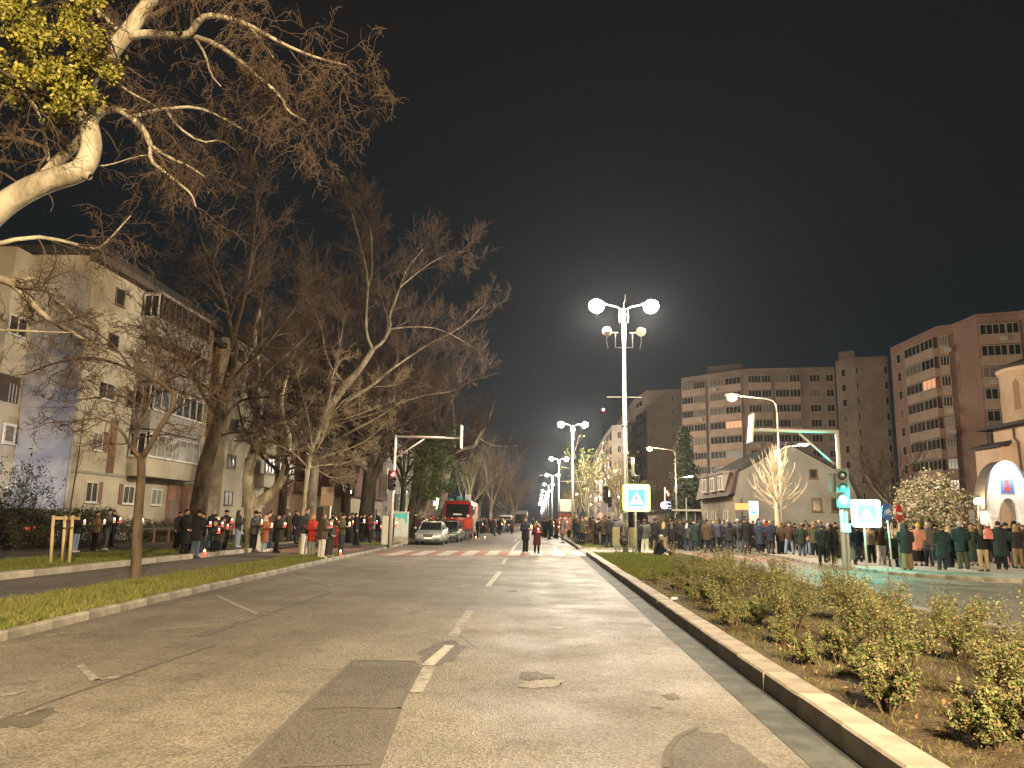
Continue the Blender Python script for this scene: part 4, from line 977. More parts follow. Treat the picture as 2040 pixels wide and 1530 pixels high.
r_ = tree_thing('slender pale tree right behind the red truck cab', tuple(atY(872, 1040, Y)*[1, 1, 0]+[0, 0, .1])); t.build(r_, BARK_P, TWIG, True)
row = [(925, 86, 11.5, 'pale brushy tree over the red truck, its low crown lit', TWIG_L), (952, 98, 13, 'bare tree above the crowd behind the red truck', TWIG), (975, 112, 15, 'bare tree between the red truck and the white van', TWIG_L),
       (1022, 126, 9.5, 'thin pale tree leaning over the white van', TWIG_L), (1002, 150, 15, 'bare tree beyond the white van', TWIG), (1020, 185, 15, 'bare tree near the end of the left row', TWIG), (1034, 240, 15, 'last bare tree of the left row by the avenue end', TWIG)]
for i, (px, Y, H_, lab, tw) in enumerate(row):
    auto_tree(lab, px, Y, H_, .24+.02*(i % 3), 60+i, BARK_P if tw is TWIG_L else BARK_B, tw, (.5, 0), .3, 5, dens=.95, spread=.8, rmin=.018)
# dark crowns behind, over the roofs on the left
for i, (px, Y, H_, lab) in enumerate([(560, 60, 20, 'tall bare tree with a dim crown behind the pale forked plane'), (800, 84, 19, 'tall dim bare tree behind the ivy covered tree')]):
    auto_tree(lab, px, Y, H_, .34, 80+i, BARK_D, TWIG, (.3, 0), .34, 7, dens=1.0, maxlev=5, x=None)

# -- right side
t = Tree(91, wob=.13, spread=.62, dens=1.0, rmin=.016, maxlev=3, lratio=.6, up=.16, per=(3, 5)); Y = 45.
t.limb([(1550, 1100), (1549, 1060), (1547, 1000), (1545, 965)], Y, .15, .12, 0, 0)
g_ = random.Random(12); PX0 = atY(1547, 1000, Y)
for i in range(34):
    u = i/33.; z = 2.35+2.3*u; a = i*2.4; ln = (1.75-.55*u)*g_.uniform(.8, 1.12); tilt = R(78-52*u)*g_.uniform(.85, 1.1)
    d = np.array([math.cos(a)*math.sin(tilt), math.sin(a)*math.sin(tilt), math.cos(tilt)]); p = np.array([PX0[0]-.03*u, Y, z]); pts = [p]
    for k in range(6): d = d+np.array([0, 0, .16])+t.rv()*.07; d /= np.linalg.norm(d); p = p+d*ln/6; pts.append(p)
    rad = list(np.linspace(.048, .018, 7)); t.line(pts, rad, 1); t.shoots(pts, rad, 2, ln, .15, 6)
t.line([PX0*[1, 1, 0]+[0, 0, 4.2], PX0*[1, 1, 0]+[0, 0, 5.2], PX0*[1, 1, 0]+[.05, 0, 6.0]], [.10, .05, .015], 1)
r_ = tree_thing('small pollard tree with bright bare branches in front of the grey gable', tuple(G(1550, 1101, .1))); LAMPLITB = mat('lamplit_bark', (.44, .36, .25), .85, var=.15, vscale=6); t.build(r_, LAMPLITB, LAMPLITB)  # bark colour lightened to carry the warm lamp's light on the branches
auto_tree('dim bare tree between the green signal and the white flowering tree', 1782, 62, 8.5, .16, 92, BARK_P, TWIG, (.1, 0), .35, 5, up=.1, x=None)
auto_tree('leafless reddish tree in front of the blank side wall, beyond the blue crossing sign', 1300, 96, 7.5, .16, 93, BARK_B, TWIG, (0, 0), .3, 7, spread=.9, dens=1.1)

def crown_cloud(t, mats_, n, size, sp, seed): return leaf_cloud('foliage', [p for p, d in t.tips], n, sp, size, mats_, seed)
for i, (px, Y, H_, mats_, lab) in enumerate([(1172, 92, 9.5, [LEAF_Y, LEAF_G], 'leafy yellow-green tree left of the lamp post, behind the board'), (1212, 100, 8.5, [LEAF_Y2, LEAF_Y], 'yellow leaved tree directly behind the grey board'), (1232, 78, 9.0, [LEAF_Y, LEAF_Y2], 'half bare yellowish tree between the lamp post and the crossing sign'),
                                             (1150, 150, 8, [LEAF_Y, LEAF_Y2], 'small distant yellow tree beyond the second lamp post'), (990, 175, 6.5, [LEAF_Y, LEAF_G], 'small distant round green tree on the left pavement end')]):
    auto_tree(lab, px, Y, H_, .16, 100+i, BARK_P, TWIG_L, (0, 0), .30, 6, spread=.8, dens=.9, leaves=lambda t: crown_cloud(t, mats_, 9 if px != 1232 else 3, .11, .28, i), group='leafy trees along the avenue', rmin=.02, maxlev=3)
# conifer
def conifer(label, px, Y, H_, Rb, seed):
    X = atY(px, 1030, Y)[0]; g_ = random.Random(seed); root = tree_thing(label, (X, Y, .1), 'conifer', 'conifer', None)
    MB().tube([(0, 0, 0), (0, 0, H_)], [.22, .03], 7).build('trunk', BARK_D, root)
    c = []; lines = []
    for k in range(300):
        z = H_*(.10+.9*g_.random()**1.1); rr = Rb*(1-z/H_)**.85*g_.uniform(.75, 1.12)+.12; a = g_.random()*2*PI
        e = np.array([math.cos(a)*rr, math.sin(a)*rr, z-.18*rr]); s_ = np.array([0, 0, z]); lines.append(([s_, (s_+e)/2+[0, 0, .06], e], [.03, .02, .01], 0))
        for u in np.linspace(.35, 1, 5): c.append(s_+(e-s_)*u)
    link(bpy.data.objects.new('crown', tube_mesh('crown', lines, [BARK_D], lambda r: 3)), root)
    link(bpy.data.objects.new('foliage', leaf_cloud('foliage', c, 11, .20, .14, [mat('needle_green', (.030, .045, .026), .7), mat('needle_dark', (.022, .034, .022), .7)], seed)), root)
conifer('dark conifer behind the tall thin lamp, left of the house', 1366, 82, 11.2, 2.3, 7)
# white flowering tree
PETAL = mat('white_petal', (.56, .48, .36), .6, spec=.3); PETAL2 = mat('cream_petal', (.46, .38, .22), .6, spec=.3)
Y = 37.; X = atY(1853, 1030, Y)[0]
t = Tree(121, wob=.25, spread=.8, dens=1.0, rmin=.010, maxlev=3, lratio=.6, up=.02, per=(4, 6))
t.line([(X, Y, .1), (X, Y, .6), (X+.03, Y, 1.1)], [.09, .08, .075], 0)
g_ = random.Random(3); c = []
for k in range(9):
    a = 2*PI*k/9; t.grow(np.array([X, Y, 1.0]), np.array([math.cos(a)*.9, math.sin(a)*.9, g_.uniform(.25, 1.0)]), .04, 1.25, 1)
for k in range(330):
    u = np.array([g_.gauss(0, 1), g_.gauss(0, 1), g_.gauss(0, 1)]); u /= np.linalg.norm(u); rr = g_.random()**.4
    bump = 1+.13*math.sin(5*u[0]+2)+.10*math.sin(7*u[1]+4*u[2]); c.append(np.array([X, Y, 2.35])+u*np.array([1.95, 1.8, 1.62])*rr*bump)
lv = leaf_cloud('foliage', c, 22, .11, .070, [PETAL, PETAL2, PETAL, LEAF_G], 5)
r_ = tree_thing('round bushy tree in full white blossom behind the no entry sign', (X, Y, .1), 'flowering_tree', group=None); del_ = r_; t.build(r_, BARK_B, TWIG, False, lv)
# ================================================================== SINGLE ARM LAMPS ALONG THE SQUARE
def side_lamp(label, Y, X=13.9, lit_r=True, detail=True, p1=1250, p2=380, top=8.75):
    t = thing('street_lamp', label, 'street lamp', (X, Y, .1), 0, 'hooked lamp posts along the square')
    s = 10 if detail else 5
    m = MB(); m.tube([(0, 0, 0), (0, 0, 3), (0, 0, top-.9)], [.085, .075, .05], s); m.build('pole', STEEL, t)
    a = MB(); a.tube([(0, 0, top-.9), (-.05, 0, top-.45), (-.25, 0, top-.2), (-.6, 0, top-.1), (-2.2, 0, top+.05)], [.05, .045, .04, .038, .032], s); a.build('arm', STEEL, t)
    hd = link(bpy.data.objects.new('lamp_head', HEAD), t); hd.location = (-2.55, 0, top+.06); ln = MB(); ln.ball((0, 0, -.10), (.31, .29, .23), 14, 9); ln.build('lens', LAMP_WARM, hd)  # oversized lens ball, the glare round the lamp built into its shape
    bulb((-2.55, 0, top-.44), p1, (1, .70, .36), .12, 'street_light', t)
    a = MB(); a.tube([(0, 0, 5.3), (.08, 0, 5.7), (.4, 0, 5.9), (1.2, 0, 6.0)], [.03]*4, 6); a.build('arm', STEEL, t)
    hd = link(bpy.data.objects.new('lamp_head', HEAD), t); hd.location = (1.45, 0, 6.05); hd.scale = (.75, .8, .8); ln = MB(); ln.ball((0, 0, -.03), (.24, .16, .10), 10, 6); ln.build('lens', LAMP_ON, hd)
    if detail: bulb((1.45, 0, 5.78), p2, (1, .84, .60), .1, 'street_light', t)
    return t
side_lamp('tall thin lamp with a warm glowing head hooked over the pollard tree', 44.5)
side_lamp('tall thin lamp with a warm glowing head in front of the conifer', 77)
for Y, lb in ((110, 'small hooked lamp glowing just left of the nearest big lamp post'), (143, 'small hooked lamp glowing among the yellow leaves'), (176, 'small hooked lamp behind the yellow leaved trees, the lower of two'), (210, 'farthest tiny hooked lamp on the right side of the avenue')):
    side_lamp(lb, Y, detail=False, p1=1000)

# ================================================================== TRAFFIC SIGNALS AND SIGNS
MAST = mat('mast_paint', (.52, .50, .46), .5, .2, var=.08)
BLACKP = mat('black_plastic', (.02, .02, .021), .45)
RED_ON = mat('signal_red', (.6, .05, .04), .4, emit=(1, .05, .04), estr=9)
GRN_ON = mat('signal_green', (.2, .7, .55), .4, emit=(.03, 1, .72), estr=70)
OFFL = mat('signal_lens_off', (.04, .035, .03), .3)
def signal_head(parent, at, yaw, lit, faces=3, s=1.0):
    """three lamps in a black housing; lit: index counted from the top"""
    M = Matrix.Translation(at) @ Euler((0, 0, yaw)).to_matrix().to_4x4()
    h = MB(); h.box((-.16*s, -.10, -.5*s), (.16*s, .12, .5*s), M)
    hd = h.build('signal_head', BLACKP, parent)
    for i in range(3):
        z = (.31-.31*i)*s
        l = MB(); l.tube([M @ Vector((0, -.10, z)), M @ Vector((0, -.135, z)), M @ Vector((0, -.15, z))], [.105*s, .105*s, .05*s], 14); l.build('lens', (RED_ON if i == 0 else GRN_ON) if i == lit else OFFL, hd)
        v = MB(); n = 8; vs = []
        for y in (-.10, -.30):
            for k in range(n+1): a = PI*k/n; vs.append(M @ Vector((.125*s*math.cos(a), y, z+.125*s*math.sin(a))))
        v.raw(vs, [(k, k+1, n+2+k, n+1+k) for k in range(n)]).build('visor', BLACKP, hd)
    return hd
def px3(parent_loc, px, py, Y): return Vector(atY(px, py, Y))-Vector(parent_loc)
# left mast with its long arm
L0 = Vector(G(777, 1093, .1)); Ym = float(L0[1])
t = thing('traffic_light', 'tall signal mast with long arm over the road and a red light, on the left', 'traffic light', L0)
P = lambda x, y, Y=None: Vector(atY(x, y, Ym if Y is None else Y))-L0
tp = P(785, 867); tp.x = .05
m = MB(); m.tube([(0, 0, 0), (.02, 0, 2.6), tp], [.085, .075, .065], 10); m.build('pole', MAST, t)
ae = P(919, 873); m = MB(); m.tube([tp-Vector((0, 0, .06)), ae], [.065, .055], 8); m.build('arm', MAST, t)
m = MB(); m.tube([P(785, 914)*1.0, P(846, 872)-Vector((0, 0, .05))], .035, 6); m.build('brace', MAST, t)
m = MB(); c = P(919, 870); m.cbox((c.x, c.y+.1, c.z), (.06, .7, 1.15)); m.build('sign_board', MAST, t)
signal_head(t, (-.02, -.22, 3.35), R(35), 0); signal_head(t, (-.50, .05, 3.1), R(200), -1, s=1.15); signal_head(t, (.12, .2, 2.3), R(150), -1, s=.8)
bulb((.2, -.7, 3.65), 9, (1, .07, .05), .1, 'red_light', t)
m = MB(); m.box((-.42, -.12, .2), (-.14, .1, 1.6)); m.build('post_box', MAST, t)
# right mast
L0 = Vector(G(1684, 1131, .11)); Ym = float(L0[1])
t = thing('traffic_light', 'tall signal mast with a glowing green light in front of the crowd, on the right', 'traffic light', L0)
tp = P(1662, 857); tp.x = -.03
m = MB(); m.tube([(-.02, 0, 0), (-.02, 0, 2.6), tp], [.085, .08, .07], 10); m.build('pole', MAST, t)
m = MB(); m.tube([(.16, .05, 0), (.16, .05, 2.95), (.15, .05, 3.55)], [.06, .06, .055], 8); m.build('pole', MAST, t)
ae = P(1499, 857); m = MB(); m.tube([tp-Vector((0, 0, .05)), ae], [.075, .06], 8); m.build('arm', MAST, t)
m = MB(); m.tube([P(1662, 925), P(1592, 861)-Vector((0, 0, .04))], .04, 6); m.build('brace', MAST, t)
c = P(1497, 853); m = MB(); M = Matrix.Translation(c) @ Euler((0, R(6), 0)).to_matrix().to_4x4(); m.cbox((0, .1, 0), (.06, .65, 1.08), M); m.build('sign_board', MAST, t)
signal_head(t, (-.02, -.22, 2.85), R(-20), 2, s=1.4); signal_head(t, (-.26, .12, 3.05), R(160), -1, s=.7)
bulb((-.12, -.75, 2.40), 300, (.03, 1, .74), .10, 'green_light', t)
m = MB(); m.cbox((.05, -.1, 1.42), (.30, .2, .32)); m.build('push_button_box', MAST, t)
# signal on the median, far side of the crossing
L0 = Vector(G(1210, 1073, .1)); t = thing('traffic_light', 'dark signal on a pale pole in front of the grey board on the median', 'traffic light', L0)
m = MB(); m.tube([(0, 0, 0), (0, 0, 5.0)], .06, 8); m.build('pole', MAST, t); signal_head(t, (-.1, -.1, 3.9), R(-70), -1, s=1.5); signal_head(t, (.22, .1, 3.3), R(120), -1, s=1.0)

YEL_ON = mat('sign_yellow_border', (.6, .8, .1), .4, emit=(.55, 1, .06), estr=.75)
WHT_ON = mat('sign_white_face', (.9, .9, .9), .4, emit=(1, 1, .96), estr=1.0)
BLU_ON = mat('sign_blue_face', (.02, .30, .6), .4, emit=(0, .34, .52), estr=.85)
WHT2_ON = mat('sign_white_bright', (.9, .9, .9), .4, emit=(1, 1, .97), estr=1.1)
CYN_ON = mat('sign_washed_out_blue', (.20, .55, .66), .4, emit=(.13, .40, .46), estr=.7)  # blue panel of the overexposed sign, glare washed into its colour
PALE_ON = mat('sign_pale_triangle', (.7, .9, .95), .4, emit=(.80, .98, 1), estr=.62)
FIG = mat('sign_black_figure', (.01, .01, .012), .5)
FIG2 = mat('sign_washed_out_figure', (.45, .6, .62), .5, emit=(.45, .72, .76), estr=.75)  # figure of the overexposed sign, paled and glowing to carry the glare
def crossing_sign(label, px, py, bpx, bpy, size, border, face, blue, tri, fig, yaw=0, zb=.1, extra=False):
    L0 = Vector(G(bpx, bpy, zb)); Yb = float(L0[1]); c = Vector(atY(px, py, Yb))-L0
    t = thing('crossing_sign', label, 'road sign', L0)
    m = MB(); m.tube([(0, 0, 0), (0, 0, c.z+.5)], .045, 8); m.build('pole', MAST, t)
    M = Matrix.Translation((c.x, -.16, c.z)) @ Euler((0, 0, yaw)).to_matrix().to_4x4(); s = size/2
    def rbox(lo, hi, rad, y0, y1, mt, nm, par):
        n = 5; pts = []
        for (cx, cz, a0) in ((hi-rad, hi-rad, 0), (lo+rad, hi-rad, 90), (lo+rad, lo+rad, 180), (hi-rad, lo+rad, 270)):
            for k in range(n): a = R(a0+90*k/(n-1)); pts.append((cx+rad*math.cos(a), cz+rad*math.sin(a)))
        q = MB(); N = len(pts); q.raw([M @ Vector((x, y0, z)) for x, z in pts]+[M @ Vector((x, y1, z)) for x, z in pts], [tuple(range(N)), tuple(range(N, 2*N))[::-1]]+[(i, N+i, N+(i+1) % N, (i+1) % N) for i in range(N)])
        return q.build(nm, mt, par)
    bx = rbox(-s, s, .12*size/1.2, -.06, .10, border, 'light_box', t)
    rbox(-s*.95, s*.95, .10, -.066, -.061, face, 'white_face', t)
    rbox(-s*.62, s*.62, .04, -.072, -.067, blue, 'blue_panel', t)
    q = MB(); q.raw([M @ Vector(p) for p in [(-.52*s, -.078, -.47*s), (.52*s, -.078, -.47*s), (0, -.078, .50*s), (-.52*s, -.073, -.47*s), (.52*s, -.073, -.47*s), (0, -.073, .50*s)]], [(0, 1, 2), (5, 4, 3), (0, 3, 4, 1), (1, 4, 5, 2), (2, 5, 3, 0)]); tri_o = q.build('white_triangle', tri, t)
    f = MB()
    def seg(a, b_, w):
        a, b_ = np.array(a), np.array(b_); d = b_-a; d = d/np.linalg.norm(d); nn = np.array([-d[1], d[0]])*w
        pts = [a+nn, a-nn, b_-nn, b_+nn]; f.raw([M @ Vector((p[0]*s, y, p[1]*s)) for y in (-.083, -.079) for p in pts], [(0, 1, 2, 3), (7, 6, 5, 4), (0, 4, 5, 1), (1, 5, 6, 2), (2, 6, 7, 3), (3, 7, 4, 0)])
    seg((.02, .12), (.0, -.10), .035); seg((.0, -.10), (.10, -.32), .022); seg((.0, -.10), (-.06, -.32), .022); seg((.02, .09), (.11, -.02), .018); seg((.02, .09), (-.07, -.02), .018)
    for k in range(4): seg((-.36+.24*k, -.38), (-.28+.24*k, -.38), .03)
    f.raw([M @ Vector((s*(.02+.04*math.cos(a)), -.083, s*(.18+.04*math.sin(a)))) for a in np.linspace(0, 2*PI, 9)[:-1]], [tuple(range(8))])
    f.build('walking_figure', fig, tri_o)
    if extra:
        q = MB(); q.ball((0, -.02, c.z+s+.28), (.2, .2, .16), 10, 6); q.build('dark_lamp', BLACKP, t)
        q = MB(); q.tube([(-.1, 0, c.z+s+.35), (-.1, 0, c.z+s+1.2)], .075, 8); q.build('white_tube', mat('white_cover', (.62, .58, .52), .5), t)
    return t
crossing_sign('lit blue pedestrian crossing sign with yellow-green glowing border on the median', 1267, 992, 1267, 1107, 1.22, YEL_ON, WHT_ON, BLU_ON, PALE_ON, FIG, R(-3), .13, True)
crossing_sign('overexposed white pedestrian crossing sign beside the green signal light', 1722, 1023, 1727, 1131, 1.0, WHT_ON, WHT2_ON, CYN_ON, PALE_ON, FIG2, R(-6), .11)
# cycle route sign and no entry sign, both turned away
def round_sign(label, name, px, py, bpx, bpy, rad, yaw, col, deco):
    L0 = Vector(G(bpx, bpy, .11)); Yb = float(L0[1]); c = Vector(atY(px, py, Yb))-L0
    t = thing(name, label, 'road sign', L0); m = MB(); m.tube([(0, 0, 0), (c.x, 0, c.z+rad*.8)], .032, 8); m.build('pole', MAST, t)
    M = Matrix.Translation((c.x, -.05, c.z)) @ Euler((0, 0, yaw)).to_matrix().to_4x4(); q = MB(); n = 24
    an = [2*PI*k/n for k in range(n)]
    q.raw([M @ Vector((rad*math.cos(a), y, rad*math.sin(a))) for y in (-.02, .01) for a in an], [tuple(range(n)), tuple(range(n, 2*n))[::-1]]+[(i, n+i, n+(i+1) % n, (i+1) % n) for i in range(n)])
    pl = q.build('sign_plate', col, t); d = MB(); deco(d, M, rad); d.build('symbol', mat('sign_white', (.75, .73, .7), .5), pl)
    return t
def bike(d, M, r):
    def ring(cx, cz, rr):
        n = 14; d.raw([M @ Vector((cx*r+k_*r*math.cos(2*PI*i/n), -.024, cz*r+k_*r*math.sin(2*PI*i/n))) for k_ in (rr, rr*.74) for i in range(n)], [(i, (i+1) % n, n+(i+1) % n, n+i) for i in range(n)])
    ring(-.38, -.15, .28); ring(.38, -.15, .28)
    for a, b_ in (((-.38, -.15), (-.12, .2)), ((-.12, .2), (.28, .2)), ((.28, .2), (.0, -.15)), ((.0, -.15), (-.38, -.15)), ((.0, -.15), (-.14, .26)), ((.38, -.15), (.24, .34)), ((.24, .34), (.38, .34))):
        a, b_ = np.array(a), np.array(b_); v = b_-a; v = v/np.linalg.norm(v); nn = np.array([-v[1], v[0]])*.035
        d.raw([M @ Vector((p[0]*r, -.025, p[1]*r)) for p in (a+nn, a-nn, b_-nn, b_+nn)], [(0, 1, 2, 3)])
def bar(d, M, r): d.raw([M @ Vector(p) for p in [(-.7*r, -.03, -.16*r), (.7*r, -.03, -.16*r), (.7*r, -.03, .16*r), (-.7*r, -.03, .16*r), (-.7*r, -.021, -.16*r), (.7*r, -.021, -.16*r), (.7*r, -.021, .16*r), (-.7*r, -.021, .16*r)]], [(0,1,2,3),(7,6,5,4),(0,4,5,1),(1,5,6,2),(2,6,7,3),(3,7,4,0)])
round_sign('round blue cycle sign turned slightly away, left of the no entry sign', 'cycle_sign', 1766, 1019, 1778, 1134, .30, R(30), mat('sign_blue', (.03, .11, .32), .4), bike)
round_sign('red no entry sign seen nearly edge on beside the cycle sign', 'no_entry_sign', 1790, 1023, 1794, 1134, .32, R(46), mat('sign_red', (.42, .03, .025), .4), bar)
# sign seen from the back on the left, street name plates, banner, boards
def board(label, name, cat, px, py, bpx, bpy, w_, h_, m_, yaw=0, zb=.1, d_=.03, round_top=False, cat2=None):
    L0 = Vector(G(bpx, bpy, zb)); Yb = float(L0[1]); c = Vector(atY(px, py, Yb))-L0
    t = thing(name, label, cat, L0); q = MB(); q.tube([(0, 0, 0), (0, 0, c.z+h_/2-.05)], .035, 8); q.build('pole', MAST, t)
    M = Matrix.Translation((c.x, -.06, c.z)) @ Euler((0, 0, yaw)).to_matrix().to_4x4(); q = MB(); q.cbox((0, 0, 0), (w_, d_, h_), M); q.build('sign_board', m_, t)
    return t
board('brownish square sign seen from behind beside the man in the striped coat', 'road_sign', 'road sign', 653, 989, 653, 1103, .52, .78, mat('sign_back', (.25, .17, .13), .6, var=.15), R(8))
board('white narrow banner flag rising over the crowd near the gateway', 'banner', 'banner', 1935, 1029, 1937, 1090, .42, 1.05, mat('banner_white', (.62, .60, .54), .7, var=.1), R(-25))
board('grey rectangular board on the median behind the dark signal', 'notice_board', 'board', 1209, 1010, 1212, 1066, 1.5, 1.15, mat('board_grey', (.16, .15, .16), .6, var=.1), R(4), .1, .08)
board('dark green board left of the lit crossing sign', 'notice_board', 'board', 1237, 1012, 1237, 1066, .62, 1.2, mat('board_green', (.03, .075, .03), .6, var=.15), R(4), .1, .08)
q = thing('street_name_sign', 'teal street name plate on a thin post near the ivy covered tree', 'street sign', G(873, 1062, .1)); Lq = Vector(q.location); c = Vector(atY(871, 934, float(Lq[1])))-Lq
m = MB(); m.tube([(c.x+.25, 0, 0), (c.x+.25, 0, c.z+.15)], .03, 6); m.build('pole', DARKM, q); m = MB(); M = Matrix.Translation(c) @ Euler((0, R(12), R(20))).to_matrix().to_4x4(); m.cbox((0, 0, 0), (.62, .03, .26), M); m.build('sign_plate', mat('plate_teal', (.10, .34, .36), .5), q)
# utility cabinet at the left corner
L0 = Vector(G(797, 1083, .1)); t = thing('utility_cabinet', 'pale utility cabinet with teal spray paint by the silver car', 'cabinet', L0)
q = MB(); q.cbox((0, .2, .2), (.84, .40, .4)); q.build('plinth', CONC2, t); q = MB(); q.cbox((0, .2, 1.12), (.80, .36, 1.44)); q.cbox((0, .2, 1.86), (.86, .42, .05)); cb = q.build('body', mat('cabinet_grey', (.40, .42, .38), .5, var=.1), t)
for sx in (-1, 1): q = MB(); q.cbox((sx*.2, .012, 1.12), (.375, .012, 1.36)); q.build('door', mat('cabinet_grey', (.4, .42, .38)), t)
q = MB(); q.raw([(-.39, -.001, 1.78), (.38, -.001, 1.80), (.38, -.001, 1.30), (.30, -.001, 1.15), (.22, -.001, 1.42), (.05, -.001, 1.55), (-.1, -.001, 1.40), (-.25, -.001, 1.60), (-.39, -.001, 1.45)], [tuple(range(9))]); q.build('spray_paint', mat('teal_paint', (.05, .36, .33), .5, var=.3, vscale=5), cb)

# boxes and a bag at the foot of the nearest lamp post
for (px, lb) in ((1228, 'beige control box on the lamp post foot, left side'), (1262, 'beige control box on the lamp post foot, right side by the sign pole')):
    c = atY(px, 1068, 37.0); t = thing('control_box', lb, 'box', (c[0], 37.15, .13), 0, 'control boxes at the lamp post')
    q = MB(); q.box((-.17, -.13, .38), (.17, .13, 1.22)); q.build('body', mat('box_beige', (.36, .29, .21), .6, var=.12), t); q = MB(); q.box((-.15, -.145, .42), (.15, -.131, 1.18)); q.build('door', mat('box_beige', (.36, .29, .21)), t); q = MB(); q.tube([(0, 0, 0), (0, 0, .4)], .04, 6); q.build('leg', STEEL, t)
c = atY(1243, 1083, 36.9); t = thing('bag', 'black bag hung against the foot of the nearest lamp post', 'bag', (c[0], 36.95, .13))
q = MB(); q.ball((0, 0, .62), (.2, .13, .28), 14, 9); q.build('body', mat('black_cloth', (.016, .016, .017), .85, bump=.4, bscale=14), t); q = MB(); q.tube([(-.14, -.1, .8), (-.16, -.12, 1.15), (0, -.05, 1.3), (.12, -.1, 1.1), (.14, -.1, .8)], .02, 5); q.build('strap', mat('black_cloth', (.016, .016, .017)), t); q = MB(); q.ball((.02, -.16, .58), (.13, .05, .14), 10, 6); q.build('pocket', mat('dark_brown_cloth', (.045, .032, .024), .85), t)
q = MB(); q.tube([(-.2, -.12, .35), (-.26, -.14, .05), (-.2, -.2, 0)], .02, 5); q.build('hanging_strap', mat('olive_strap', (.06, .055, .025), .8), t)

# lit shop signs on the far right of the avenue, shelter, totem
def glow(nm, col, e, s): return mat(nm, col, .4, emit=e, estr=s)
Y = 84.; t = thing('shop', 'low dark shop with a glowing violet oval sign and a yellow sign', 'shop', (14.2, Y, .1))
q = MB(); q.box((-1.2, 0, 0), (7.5, 6, 2.6)); q.build('wall', mat('shop_wall', (.12, .10, .09), .7, var=.2), t); q = MB(); q.box((-1.5, -.4, 2.6), (7.7, 6.2, 2.85)); q.build('roof', ROOFD, t)
for (x0, x1, z0, z1, mm, nm) in ((-.75, .45, 2.95, 3.7, glow('neon_violet', (.6, .55, .9), (.62, .55, 1), 2.2), 'lit_sign'), (.75, 1.5, 3.0, 3.62, glow('neon_yellow', (.9, .75, .35), (1, .78, .35), 4), 'lit_sign')):
    q = MB(); n = 18; cx, cz, rx, rz = (x0+x1)/2, (z0+z1)/2, (x1-x0)/2, (z1-z0)/2
    q.raw([(cx+rx*math.copysign(abs(math.cos(2*PI*k/n))**.6, math.cos(2*PI*k/n)), y, cz+rz*math.copysign(abs(math.sin(2*PI*k/n))**.6, math.sin(2*PI*k/n))) for y in (-.5, -.3) for k in range(n)], [tuple(range(n)), tuple(range(n, 2*n))[::-1]]+[(i, n+i, n+(i+1) % n, (i+1) % n) for i in range(n)]); q.build(nm, mm, t)
q = MB(); q.box((-.35, -.5, 4.6), (.0, -.35, 4.85)); q.box((-.35, -.5, 4.85), (-.25, -.35, 5.2)); q.box((.0, -.5, 4.3), (.15, -.35, 4.6)); q.tube([(-.3, -.3, 2.6), (-.3, -.3, 4.6)], .04, 5); q.build('red_sign', glow('neon_red', (.8, .2, .15), (1, .28, .2), 2.5), t)
for k in range(4): window(t, (.3+1.7*k, -.01, .6), (1, 0), 1.4, 1.7, 2, WFB, GLASS if k != 2 else GLASSLIT)
Y = 70.; t = thing('bus_shelter', 'white roofed bus shelter behind the crowd, left of the house', 'shelter', (13.4, Y, .1))
q = MB(); q.box((-.9, 0, 2.55), (3.1, 1.6, 2.72)); q.build('roof', mat('shelter_white', (.62, .58, .52), .5), t)
for x in (-.7, 1.1, 2.9): q = MB(); q.box((x, 1.3, 0), (x+.07, 1.37, 2.55)); q.build('post', STEEL, t)
q = MB(); q.box((-.7, 1.35, .4), (2.9, 1.38, 2.3)); q.build('glass_back', mat('shelter_glass', (.05, .06, .06), .1, spec=.6), t)
L0 = Vector(atY(1368, 1040, 66.))*1; t = thing('pole', 'plain white pole standing by the bus shelter', 'pole', (L0.x, 66, .1)); q = MB(); q.tube([(0, 0, 0), (0, 0, 3.6)], .05, 6); q.build('shaft', mat('pole_white', (.6, .58, .54), .5), t)
c = atY(1501, 1022, 52.); t = thing('lit_totem', 'glowing white totem sign with a blue lower band behind the crowd', 'sign', (c[0], 52, .1))
q = MB(); q.box((-.3, -.1, .2), (.3, .1, 3.0)); q.build('body', mat('totem_body', (.5, .5, .5), .5), t); q = MB(); q.box((-.28, -.13, 2.15), (.28, -.101, 2.98)); q.build('white_face', glow('totem_white', (.9, .9, .95), (.93, .96, 1), .9), t); q = MB(); q.box((-.2, -.14, 2.2), (.2, -.131, 2.36)); q.build('blue_band', glow('totem_blue', (.05, .4, .6), (.02, .5, .75), 1.1), t)
c = atY(1478, 1015, 56.); t = thing('neon_sign', 'orange lit lettering sign on the house corner behind the crowd', 'sign', (c[0], 56, .1))
q = MB(); q.tube([(0, 0, 0), (0, 0, 3.3)], .05, 6); q.build('post', DARKM, t); q = MB(); q.box((-.45, -.08, 2.5), (.5, .08, 2.95)); q.build('face', glow('neon_orange', (.4, .08, .03), (1, .30, .08), 1.0), t)
t = thing('pharmacy_sign', 'glowing green cross sign among the trees left of the red truck', 'sign', tuple(atY(872, 1040, 82)*[1, 1, 0]+[0, 0, .1])); q = MB(); q.tube([(0, .1, 0), (0, .1, 3.2)], .05, 6); q.build('post', DARKM, t)
q = MB(); q.box((-.5, -.1, 2.9), (.5, .1, 3.3)); q.box((-.2, -.102, 2.5), (.2, .102, 2.899)); q.box((-.2, -.102, 3.301), (.2, .102, 3.7)); q.build('cross', glow('neon_green', (.4, .9, .4), (.35, 1, .28), 1.6), t); bulb((0, -.6, 3.1), 260, (.5, 1, .42), .1, 'green_sign_light', t)
